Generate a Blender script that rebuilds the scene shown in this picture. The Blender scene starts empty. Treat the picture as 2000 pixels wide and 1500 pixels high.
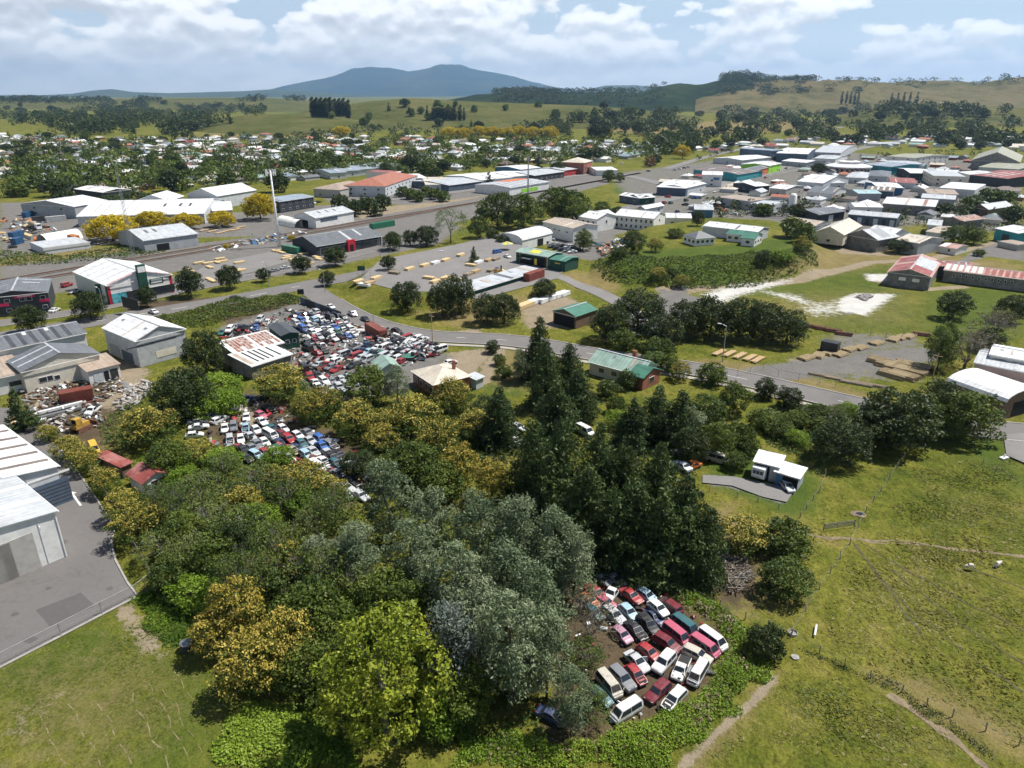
import bpy, bmesh, math, random
import numpy as np
from mathutils import Vector
random.seed(7); np.random.seed(7)
R = math.radians
scn = bpy.context.scene
col = scn.collection

# ---------------------------------------------------------------- camera, sky, sun, exposure
FPX, PITCH, CAMH = 1400.0, R(22.08), 60.0          # focal length in pixels of a 2000 px wide frame
cd = bpy.data.cameras.new('drone_camera'); cd.sensor_width = 36.0; cd.lens = 36.0*FPX/2000
cd.clip_start = 0.5; cd.clip_end = 60000
cam = bpy.data.objects.new('drone_camera', cd); col.objects.link(cam)
cam.location = (0, 0, CAMH); cam.rotation_euler = (math.pi/2-PITCH, 0, 0)
scn.camera = cam
SUN_EL, SUN_AZ = R(60), R(72)                       # azimuth measured from +Y (ahead) towards +X (right)
sd = bpy.data.lights.new('sun', 'SUN'); sd.energy = 5.0; sd.angle = R(0.53); sd.color = (1.0, 0.955, 0.88)
so = bpy.data.objects.new('sun', sd); col.objects.link(so)
sdir = Vector((math.sin(SUN_AZ)*math.cos(SUN_EL), math.cos(SUN_AZ)*math.cos(SUN_EL), math.sin(SUN_EL)))
so.rotation_euler = sdir.to_track_quat('Z', 'Y').to_euler(); so.location = (200, 300, 400)

w = bpy.data.worlds.new('World'); scn.world = w; w.use_nodes = True
def N(nt, typ, **kw):
    n = nt.nodes.new(typ)
    for k, v in kw.items():
        if k.startswith('i_'):
            n.inputs[int(k[2:]) if k[2:].isdigit() else k[2:].replace('_', ' ')].default_value = v
        else: setattr(n, k, v)
    return n
def ramp(nt, stops, interp='LINEAR'):
    n = nt.nodes.new('ShaderNodeValToRGB'); cr = n.color_ramp; cr.interpolation = interp
    while len(cr.elements) < len(stops): cr.elements.new(0.5)
    for e, (p, c) in zip(cr.elements, stops):
        e.position = p; e.color = (c, c, c, 1) if not hasattr(c, '__len__') else (*c, 1)
    return n
def mathn(nt, op, a, b=None, clamp=False):
    n = nt.nodes.new('ShaderNodeMath'); n.operation = op; n.use_clamp = clamp
    for i, v in enumerate((a, b)):
        if v is None: continue
        if isinstance(v, (int, float)): n.inputs[i].default_value = v
        else: nt.links.new(v, n.inputs[i])
    return n.outputs[0]
def mixc(nt, fac, a, b):
    n = nt.nodes.new('ShaderNodeMix'); n.data_type = 'RGBA'
    for sock, v in ((n.inputs[0], fac), (n.inputs[6], a), (n.inputs[7], b)):
        if isinstance(v, (int, float)): sock.default_value = v
        elif isinstance(v, tuple): sock.default_value = (*v, 1)
        else: nt.links.new(v, sock)
    return n.outputs[2]
SKYS, CSEED = 0.05, 5.7
def build_world():
    nt = w.node_tree; nt.nodes.clear(); L = nt.links.new
    out = N(nt, 'ShaderNodeOutputWorld'); bg = N(nt, 'ShaderNodeBackground'); bg.inputs[1].default_value = SKYS
    sky = N(nt, 'ShaderNodeTexSky', sky_type='NISHITA', sun_disc=False, sun_elevation=SUN_EL, sun_rotation=SUN_AZ,
            altitude=50, air_density=1.0, dust_density=0.6, ozone_density=1.5)
    tc = N(nt, 'ShaderNodeTexCoord'); sep = N(nt, 'ShaderNodeSeparateXYZ'); L(tc.outputs['Generated'], sep.inputs[0])
    z = mathn(nt, 'MAXIMUM', sep.outputs[2], 0.0)
    def cloud(dz, sc, seed, det=9.0, rgh=0.56):
        mp = N(nt, 'ShaderNodeMapping'); mp.inputs['Location'].default_value = (seed, seed*.37, dz*sc[2]); mp.inputs['Scale'].default_value = sc
        L(tc.outputs['Generated'], mp.inputs[0])
        n1 = N(nt, 'ShaderNodeTexNoise', i_Scale=1.0, i_Detail=det, i_Roughness=rgh, i_Distortion=0.15); L(mp.outputs[0], n1.inputs['Vector']); return n1.outputs[0]
    S1, S2 = (7.0, 7.0, 15.0), (21.0, 21.0, 36.0)
    def both(dz): return mathn(nt, 'ADD', mathn(nt, 'MULTIPLY', cloud(dz, S1, CSEED, 3.0), 0.62), mathn(nt, 'MULTIPLY', cloud(dz, S2, CSEED+8, 7.0, 0.50), 0.38))
    c0 = both(0.0); c1 = both(0.009)
    lowb = mathn(nt, 'MULTIPLY', mathn(nt, 'SUBTRACT', 0.085, z, True), 2.6)          # cloud decks overlap towards the horizon
    thin = mathn(nt, 'MULTIPLY', mathn(nt, 'SUBTRACT', z, 0.12, True), -0.75)         # fewer overhead
    left = mathn(nt, 'ADD', mathn(nt, 'MULTIPLY', sep.outputs[0], -0.17), 0.03)
    dens = mathn(nt, 'ADD', mathn(nt, 'ADD', mathn(nt, 'ADD', c0, lowb), left), thin)
    mask = ramp(nt, [(0.505, 0.0), (0.522, 0.65), (0.56, 1.0)]); L(dens, mask.inputs[0])
    shade = mathn(nt, 'ADD', mathn(nt, 'ADD', mathn(nt, 'MULTIPLY', mathn(nt, 'SUBTRACT', c0, c1), 7.0), 0.62), mathn(nt, 'MULTIPLY', mathn(nt, 'SUBTRACT', 0.60, dens), 1.6), True)
    ccol = ramp(nt, [(0.0, (0.48, 0.51, 0.56)), (0.45, (0.68, 0.71, 0.75)), (0.75, (0.92, 0.93, 0.95)), (1.0, (1.0, 1.0, 1.0))]); L(shade, ccol.inputs[0])
    amp = N(nt, 'ShaderNodeVectorMath', operation='SCALE'); L(ccol.outputs[0], amp.inputs[0]); amp.inputs['Scale'].default_value = 0.95/SKYS
    hz = ramp(nt, [(0.0, 0.90), (0.03, 0.50), (0.08, 0.12), (0.2, 0.03), (0.4, 0.0)]); L(z, hz.inputs[0])
    air = ramp(nt, [(0.0, 0.75), (0.10, 0.62), (0.2, 0.2), (0.32, 0.0)]); L(z, air.inputs[0])                 # clear sky pales towards the horizon
    clear = mixc(nt, air.outputs[0], sky.outputs[0], (0.50/SKYS, 0.65/SKYS, 0.80/SKYS))
    cl = mixc(nt, mask.outputs[0], clear, amp.outputs[0])
    fin = mixc(nt, hz.outputs[0], cl, (0.98/SKYS, 1.0/SKYS, 1.0/SKYS))
    L(fin, bg.inputs[0]); L(bg.outputs[0], out.inputs[0])
build_world()
vs = scn.view_settings; vs.view_transform = 'Standard'; vs.look = 'None'; vs.exposure = 0.5; vs.gamma = 1.0; vs.use_curve_mapping = False
cy = scn.cycles; cy.max_bounces = 4; cy.diffuse_bounces = 2; cy.glossy_bounces = 2; cy.transmission_bounces = 4
cy.transparent_max_bounces = 8; cy.volume_bounces = 0; cy.use_denoising = True; cy.caustics_reflective = False; cy.caustics_refractive = False
cy.use_adaptive_sampling = True; cy.adaptive_threshold = 0.03; cy.sample_clamp_indirect = 4.0

# ---------------------------------------------------------------- noise, terrain, picture-to-ground placement
_lat = np.random.RandomState(3).rand(256, 256)
def vnoise(x, y, s, off=0):
    x = np.asarray(x, float)/s+off*17.3; y = np.asarray(y, float)/s+off*9.1
    xi = np.floor(x).astype(int); yi = np.floor(y).astype(int); fx = x-xi; fy = y-yi
    fx = fx*fx*(3-2*fx); fy = fy*fy*(3-2*fy)
    a = _lat[xi & 255, yi & 255]; b = _lat[(xi+1) & 255, yi & 255]; c = _lat[xi & 255, (yi+1) & 255]; d = _lat[(xi+1) & 255, (yi+1) & 255]
    return (a*(1-fx)+b*fx)*(1-fy)+(c*(1-fx)+d*fx)*fy
def fbm(x, y, s, o=4, off=0):
    t = 0; a = 0.5
    for i in range(o): t = t+a*vnoise(x, y, s, off+i); s /= 2.03; a *= 0.5
    return t
def ray(px, py):
    dx = (px-1000)/FPX; dy = -(py-750)/FPX
    return Vector((dx, math.cos(PITCH)+dy*math.sin(PITCH), -math.sin(PITCH)+dy*math.cos(PITCH)))
def flat(px, py, z=0.0):
    d = ray(px, py); t = (z-CAMH)/d.z
    return Vector((d.x*t, d.y*t, z))
def sdf(poly, X, Y):
    """signed distance (negative inside) to a polygon"""
    d = np.full(X.shape, 1e18); ins = np.zeros(X.shape, bool); n = len(poly)
    for i in range(n):
        ax, ay = poly[i]; bx, by = poly[(i+1) % n]
        ex, ey = bx-ax, by-ay; wx, wy = X-ax, Y-ay
        t = np.clip((wx*ex+wy*ey)/(ex*ex+ey*ey+1e-12), 0, 1)
        d = np.minimum(d, (wx-ex*t)**2+(wy-ey*t)**2)
        c = ((ay > Y) != (by > Y)) & (X < (bx-ax)*(Y-ay)/(by-ay+1e-15)+ax); ins ^= c
    d = np.sqrt(d); return np.where(ins, -d, d)
def ldist(pts, X, Y):
    d = np.full(X.shape, 1e18)
    for (ax, ay), (bx, by) in zip(pts[:-1], pts[1:]):
        ex, ey = bx-ax, by-ay; wx, wy = X-ax, Y-ay
        t = np.clip((wx*ex+wy*ey)/(ex*ex+ey*ey+1e-12), 0, 1)
        d = np.minimum(d, (wx-ex*t)**2+(wy-ey*t)**2)
    return np.sqrt(d)
def fl(pts, z=0.0): return [tuple(flat(a, b, z)[:2]) for a, b in pts]
def sstep(a, b, x): t = np.clip((x-a)/(b-a), 0, 1); return t*t*(3-2*t)
# raised ground: (outline in the picture, height, width of the bank)
PLATEAUS = [(fl([(1215, 505), (1290, 440), (1400, 425), (1500, 430), (1560, 470), (1540, 500), (1400, 510), (1280, 515)], 5), 5.0, 17),
            (fl([(700, 548), (745, 520), (890, 490), (960, 478), (1060, 500), (1130, 515), (1085, 545), (935, 588), (880, 580), (780, 572)], 2.5), 2.5, 8)]
def H(x, y):
    x = np.asarray(x, float); y = np.asarray(y, float)
    h = np.zeros(np.broadcast(x, y).shape)
    for poly, hh, sw in PLATEAUS:
        xs = [p[0] for p in poly]; ys = [p[1] for p in poly]
        m = (x > min(xs)-sw) & (x < max(xs)+sw) & (y > min(ys)-sw) & (y < max(ys)+sw)
        if np.any(m):
            d = sdf(poly, x[m] if x.shape else x, y[m] if y.shape else y)
            hv = hh*(1-sstep(0, sw, d))
            if h.shape: h[m] = np.maximum(h[m], hv)
            else: h = np.maximum(h, hv)
    dd = np.hypot(x, y)
    h = h+sstep(900, 2500, dd)*(fbm(x, y, 900, 3, 5)-0.35)*26
    return h
def P(px, py, up=0.0):
    """point where the view ray through picture pixel (px,py) meets the ground raised by up"""
    z = 0.0; p = None
    for _ in range(6):
        p = flat(px, py, min(z+up, 58)); z = float(H(p.x, p.y))
    return Vector((p.x, p.y, z))
def pix(v):
    """picture pixel of a world point"""
    x, y, z = v[0], v[1], v[2]-CAMH
    f = y*math.cos(PITCH)-z*math.sin(PITCH); u = y*math.sin(PITCH)+z*math.cos(PITCH)
    return 1000+FPX*x/f, 750-FPX*u/f

# ---------------------------------------------------------------- materials
MATS = {}
def mat(name): return MATS[name]
def new_mat(name):
    m = bpy.data.materials.new(name); m.use_nodes = True; m.node_tree.nodes.clear(); MATS[name] = m
    return m, m.node_tree
def simple(name, c, rough=0.7, metal=0.0, var=0.12, scale=0.6, spec=0.3, dirt=None, dscale=0.35, damt=0.4, coat=0.0, bump=0.0, bscale=8, corr=None):
    """painted / raw surface with broad tone variation, optional stains and corrugation"""
    m, nt = new_mat(name); L = nt.links.new
    out = N(nt, 'ShaderNodeOutputMaterial'); b = N(nt, 'ShaderNodeBsdfPrincipled'); L(b.outputs[0], out.inputs[0])
    b.inputs['Roughness'].default_value = rough; b.inputs['Metallic'].default_value = metal
    b.inputs['Specular IOR Level'].default_value = spec; b.inputs['Coat Weight'].default_value = coat
    tc = N(nt, 'ShaderNodeTexCoord'); oi = N(nt, 'ShaderNodeObjectInfo')
    ad = N(nt, 'ShaderNodeVectorMath', operation='ADD'); L(tc.outputs['Object'], ad.inputs[0])
    sc = N(nt, 'ShaderNodeMath', operation='MULTIPLY'); L(oi.outputs['Random'], sc.inputs[0]); sc.inputs[1].default_value = 37.0; L(sc.outputs[0], ad.inputs[1])
    nz = N(nt, 'ShaderNodeTexNoise', i_Scale=scale, i_Detail=6.0, i_Roughness=0.65); L(ad.outputs[0], nz.inputs['Vector'])
    lo = tuple(max(0, v*(1-var*1.6)) for v in c); hi = tuple(min(1, v*(1+var)) for v in c)
    r = ramp(nt, [(0.3, lo), (0.7, hi)]); L(nz.outputs[0], r.inputs[0]); cc = r.outputs[0]
    if dirt:
        n2 = N(nt, 'ShaderNodeTexNoise', i_Scale=dscale, i_Detail=8.0, i_Roughness=0.7); L(ad.outputs[0], n2.inputs['Vector'])
        r2 = ramp(nt, [(0.48, 0.0), (0.62, damt)]); L(n2.outputs[0], r2.inputs[0])
        cc = mixc(nt, r2.outputs[0], cc, dirt)
    L(cc, b.inputs['Base Color'])
    if corr:
        wv = N(nt, 'ShaderNodeTexWave', wave_type='BANDS', bands_direction=corr[0], i_Scale=corr[1]); L(tc.outputs['Object'], wv.inputs['Vector'])
        bp = N(nt, 'ShaderNodeBump', i_Strength=corr[2], i_Distance=0.05); L(wv.outputs['Fac'], bp.inputs['Height']); L(bp.outputs[0], b.inputs['Normal'])
    elif bump:
        n3 = N(nt, 'ShaderNodeTexNoise', i_Scale=bscale, i_Detail=4.0); L(tc.outputs['Object'], n3.inputs['Vector'])
        bp = N(nt, 'ShaderNodeBump', i_Strength=bump, i_Distance=0.05); L(n3.outputs[0], bp.inputs['Height']); L(bp.outputs[0], b.inputs['Normal'])
    return m
def leafmat(name, cols, trans=0.28, rough=0.55, tint=0.19):
    """foliage: colour from the per-leaf attribute 'tone', slight shift per plant, light passes through"""
    m, nt = new_mat(name); L = nt.links.new
    out = N(nt, 'ShaderNodeOutputMaterial'); at = N(nt, 'ShaderNodeAttribute', attribute_name='tone')
    oi = N(nt, 'ShaderNodeObjectInfo')
    f = mathn(nt, 'ADD', at.outputs['Fac'], mathn(nt, 'MULTIPLY', mathn(nt, 'SUBTRACT', oi.outputs['Random'], 0.5), tint*2))
    r = ramp(nt, [(i/(len(cols)-1), c) for i, c in enumerate(cols)]); L(f, r.inputs[0])
    d = N(nt, 'ShaderNodeBsdfPrincipled'); d.inputs['Roughness'].default_value = rough; d.inputs['Specular IOR Level'].default_value = 0.25
    L(r.outputs[0], d.inputs['Base Color'])
    t = N(nt, 'ShaderNodeBsdfTranslucent'); L(mixc(nt, 0.5, r.outputs[0], (0.22, 0.26, 0.05)), t.inputs[0])
    mx = N(nt, 'ShaderNodeMixShader'); mx.inputs[0].default_value = trans; L(d.outputs[0], mx.inputs[1]); L(t.outputs[0], mx.inputs[2])
    L(mx.outputs[0], out.inputs[0]); return m

# ---------------------------------------------------------------- object helpers
REG = []
def thing(name, label, cat, loc=(0, 0, 0), rz=0.0, group=None, scale=None, kind=None):
    o = bpy.data.objects.new(name, None); o.empty_display_size = 0.3; col.objects.link(o)
    o.location = loc; o.rotation_euler = (0, 0, rz)
    if scale is not None: o.scale = scale if hasattr(scale, '__len__') else (scale,)*3
    tag(o, label, cat, group, kind); return o
def tag(o, label=None, cat=None, group=None, kind=None, reg=True):
    if label: o['label'] = label
    if cat: o['category'] = cat
    if group: o['group'] = group
    if kind: o['kind'] = kind
    if reg and label and kind is None: REG.append(o)
    return o
def link(name, me, parent=None, loc=None, rz=None):
    o = bpy.data.objects.new(name, me); col.objects.link(o)
    if parent: o.parent = parent
    if loc is not None: o.location = loc
    if rz is not None: o.rotation_euler = (0, 0, rz)
    return o
def override(o, *ms):
    for s, m in zip(o.material_slots, ms):
        if m is None: continue
        s.link = 'OBJECT'; s.material = m if not isinstance(m, str) else MATS[m]
def copy_tree(o, parent=None):
    c = o.copy(); col.objects.link(c); c.parent = parent
    for ch in o.children: copy_tree(ch, c)
    return c
class MB:
    def __init__(s): s.v = []; s.f = []; s.m = []; s.sm = []
    def quad(s, *p, m=0):
        i = len(s.v); s.v += [tuple(q) for q in p]; s.f.append(tuple(range(i, i+len(p)))); s.m.append(m); return s
    def box(s, c, d, m=0, rz=0.0, taper=1.0):
        x, y, z = c; a, b, h = d[0]/2, d[1]/2, d[2]/2; cs, sn = math.cos(rz), math.sin(rz); i = len(s.v)
        for k, (sx, sy, sz) in enumerate(((-1,-1,-1),(1,-1,-1),(1,1,-1),(-1,1,-1),(-1,-1,1),(1,-1,1),(1,1,1),(-1,1,1))):
            t = taper if sz > 0 else 1; X, Y = sx*a*t, sy*b*t
            s.v.append((x+X*cs-Y*sn, y+X*sn+Y*cs, z+sz*h))
        for q in ((0,3,2,1),(4,5,6,7),(0,1,5,4),(1,2,6,5),(2,3,7,6),(3,0,4,7)): s.f.append(tuple(i+k for k in q)); s.m.append(m)
        return s
    def tube(s, pts, rad, n=6, m=0, cap=True):
        pts = [Vector(p) for p in pts]; i0 = len(s.v); k = len(pts)
        for j, p in enumerate(pts):
            t = (pts[min(j+1, k-1)]-pts[max(j-1, 0)]).normalized()
            a = t.cross(Vector((0, 0, 1)) if abs(t.z) < 0.95 else Vector((1, 0, 0))).normalized(); b = t.cross(a)
            r = rad[j] if hasattr(rad, '__len__') else rad
            for q in range(n):
                an = 2*math.pi*q/n; s.v.append(tuple(p+a*(r*math.cos(an))+b*(r*math.sin(an))))
        for j in range(k-1):
            for q in range(n):
                A = i0+j*n+q; B = i0+j*n+(q+1) % n; s.f.append((A, B, B+n, A+n)); s.m.append(m)
        if cap:
            s.f.append(tuple(i0+q for q in range(n))[::-1]); s.m.append(m)
            s.f.append(tuple(i0+(k-1)*n+q for q in range(n))); s.m.append(m)
        return s
    def prism(s, poly, z0, z1, m=0, mtop=None):
        i = len(s.v); n = len(poly)
        s.v += [(p[0], p[1], z0) for p in poly]+[(p[0], p[1], z1) for p in poly]
        for k in range(n): s.f.append((i+k, i+(k+1) % n, i+n+(k+1) % n, i+n+k)); s.m.append(m)
        s.f.append(tuple(i+n+k for k in range(n))); s.m.append(m if mtop is None else mtop)
        s.f.append(tuple(i+k for k in range(n))[::-1]); s.m.append(m); return s
    def mesh(s, name, mats, smooth=False):
        me = bpy.data.meshes.new(name); me.from_pydata(s.v, [], s.f)
        for q in (mats if isinstance(mats, (list, tuple)) else [mats]): me.materials.append(MATS[q] if isinstance(q, str) else q)
        if any(s.m): me.polygons.foreach_set('material_index', s.m)
        if smooth: me.polygons.foreach_set('use_smooth', [True]*len(s.f))
        me.update(); return me
    def build(s, name, mats, parent=None, smooth=False, loc=None, rz=None): return link(name, s.mesh(name, mats, smooth), parent, loc, rz)
def npmesh(name, V, F, mats, tone=None, midx=None, smooth=False):
    """mesh from numpy arrays; all faces have the same number of corners"""
    V = np.asarray(V, np.float32); F = np.asarray(F, np.int32); k = F.shape[1]
    me = bpy.data.meshes.new(name); me.vertices.add(len(V)); me.vertices.foreach_set('co', V.ravel())
    me.loops.add(F.size); me.loops.foreach_set('vertex_index', F.ravel())
    me.polygons.add(len(F)); me.polygons.foreach_set('loop_start', np.arange(0, F.size, k, dtype=np.int32))
    me.polygons.foreach_set('loop_total', np.full(len(F), k, np.int32))
    for q in mats: me.materials.append(MATS[q] if isinstance(q, str) else q)
    if midx is not None: me.polygons.foreach_set('material_index', np.asarray(midx, np.int32))
    if smooth: me.polygons.foreach_set('use_smooth', np.ones(len(F), bool))
    if tone is not None:
        a = me.attributes.new('tone', 'FLOAT', 'FACE'); a.data.foreach_set('value', np.asarray(tone, np.float32))
    me.update(calc_edges=True); return me
# ---------------------------------------------------------------- ground materials and the ground sheet
def ground_material():
    m, nt = new_mat('ground_grass'); L = nt.links.new
    out = N(nt, 'ShaderNodeOutputMaterial'); b = N(nt, 'ShaderNodeBsdfPrincipled'); L(b.outputs[0], out.inputs[0])
    b.inputs['Roughness'].default_value = 0.95; b.inputs['Specular IOR Level'].default_value = 0.1
    g = N(nt, 'ShaderNodeNewGeometry'); pos = g.outputs['Position']
    def noise(s, d=6.0, r=0.6, dist=0.0, sc=None):
        v = pos
        if sc: mp = N(nt, 'ShaderNodeMapping'); mp.inputs['Scale'].default_value = sc; mp.inputs['Rotation'].default_value = (0, 0, R(28)); L(pos, mp.inputs[0]); v = mp.outputs[0]
        n = N(nt, 'ShaderNodeTexNoise', i_Scale=s, i_Detail=d, i_Roughness=r, i_Distortion=dist); L(v, n.inputs['Vector']); return n.outputs[0]
    big = noise(0.035); mid = noise(0.22, 7, .65); fine = noise(3.4, 4, .75); tuft = noise(1.3, 6, .68, 0.8, (1, .6, 1)); ragged = noise(0.55, 8, .72)
    base = ramp(nt, [(0.34, (0.055, 0.076, 0.010)), (0.45, (0.097, 0.110, 0.015)), (0.54, (0.139, 0.137, 0.024)), (0.64, (0.192, 0.161, 0.046)), (0.74, (0.236, 0.185, 0.068))])
    L(mathn(nt, 'ADD', mathn(nt, 'MULTIPLY', mid, 0.55), mathn(nt, 'MULTIPLY', big, 0.45)), base.inputs[0])
    f2 = ramp(nt, [(0.34, 0.30), (0.5, 0.98), (0.64, 1.6)]); L(mathn(nt, 'ADD', mathn(nt, 'MULTIPLY', fine, 0.5), mathn(nt, 'MULTIPLY', tuft, 0.5)), f2.inputs[0])
    c = mixc(nt, 1.0, base.outputs[0], f2.outputs[0]); c.node.blend_type = 'MULTIPLY'
    za = N(nt, 'ShaderNodeAttribute', attribute_name='za'); zb = N(nt, 'ShaderNodeAttribute', attribute_name='zb')
    sa = N(nt, 'ShaderNodeSeparateColor'); sb = N(nt, 'ShaderNodeSeparateColor'); L(za.outputs['Color'], sa.inputs[0]); L(zb.outputs['Color'], sb.inputs[0])
    rg = mathn(nt, 'SUBTRACT', mathn(nt, 'ADD', mathn(nt, 'MULTIPLY', ragged, 1.7), mathn(nt, 'MULTIPLY', fine, 0.6)), 1.15)
    def layer(c, wsock, lo, hi, soft=0.16, var=mid):
        f = mathn(nt, 'ADD', wsock, rg)
        s = ramp(nt, [(0.5-soft, 0.0), (0.5+soft, 1.0)]); L(f, s.inputs[0])
        gate = mathn(nt, 'MULTIPLY', s.outputs[0], mathn(nt, 'MULTIPLY', wsock, 8.0, True))
        cc = ramp(nt, [(0.33, lo), (0.67, hi)]); L(mathn(nt, 'ADD', mathn(nt, 'MULTIPLY', var, 0.5), mathn(nt, 'MULTIPLY', fine, 0.5)), cc.inputs[0])
        return mixc(nt, gate, c, cc.outputs[0])
    c = layer(c, sb.outputs[1], (0.038, 0.066, 0.010), (0.091, 0.126, 0.020), 0.3)          # lush green
    c = layer(c, sa.outputs[0], (0.126, 0.105, 0.038), (0.252, 0.197, 0.088), 0.3)           # dry straw
    c = layer(c, sb.outputs[2], (0.050, 0.040, 0.025), (0.130, 0.097, 0.060))              # bare brown earth
    c = layer(c, sa.outputs[1], (0.193, 0.155, 0.105), (0.319, 0.265, 0.189))                # tan dirt
    c = layer(c, sb.outputs[0], (0.122, 0.116, 0.109), (0.197, 0.189, 0.178), 0.12)        # grey gravel
    c = layer(c, sa.outputs[2], (0.420, 0.412, 0.386), (0.622, 0.613, 0.588), 0.2)               # white lime
    L(c, b.inputs['Base Color'])
    bp = N(nt, 'ShaderNodeBump', i_Strength=0.75, i_Distance=0.22); L(mathn(nt, 'ADD', fine, mathn(nt, 'MULTIPLY', tuft, 1.4)), bp.inputs['Height']); L(bp.outputs[0], b.inputs['Normal'])
ground_material()
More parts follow.
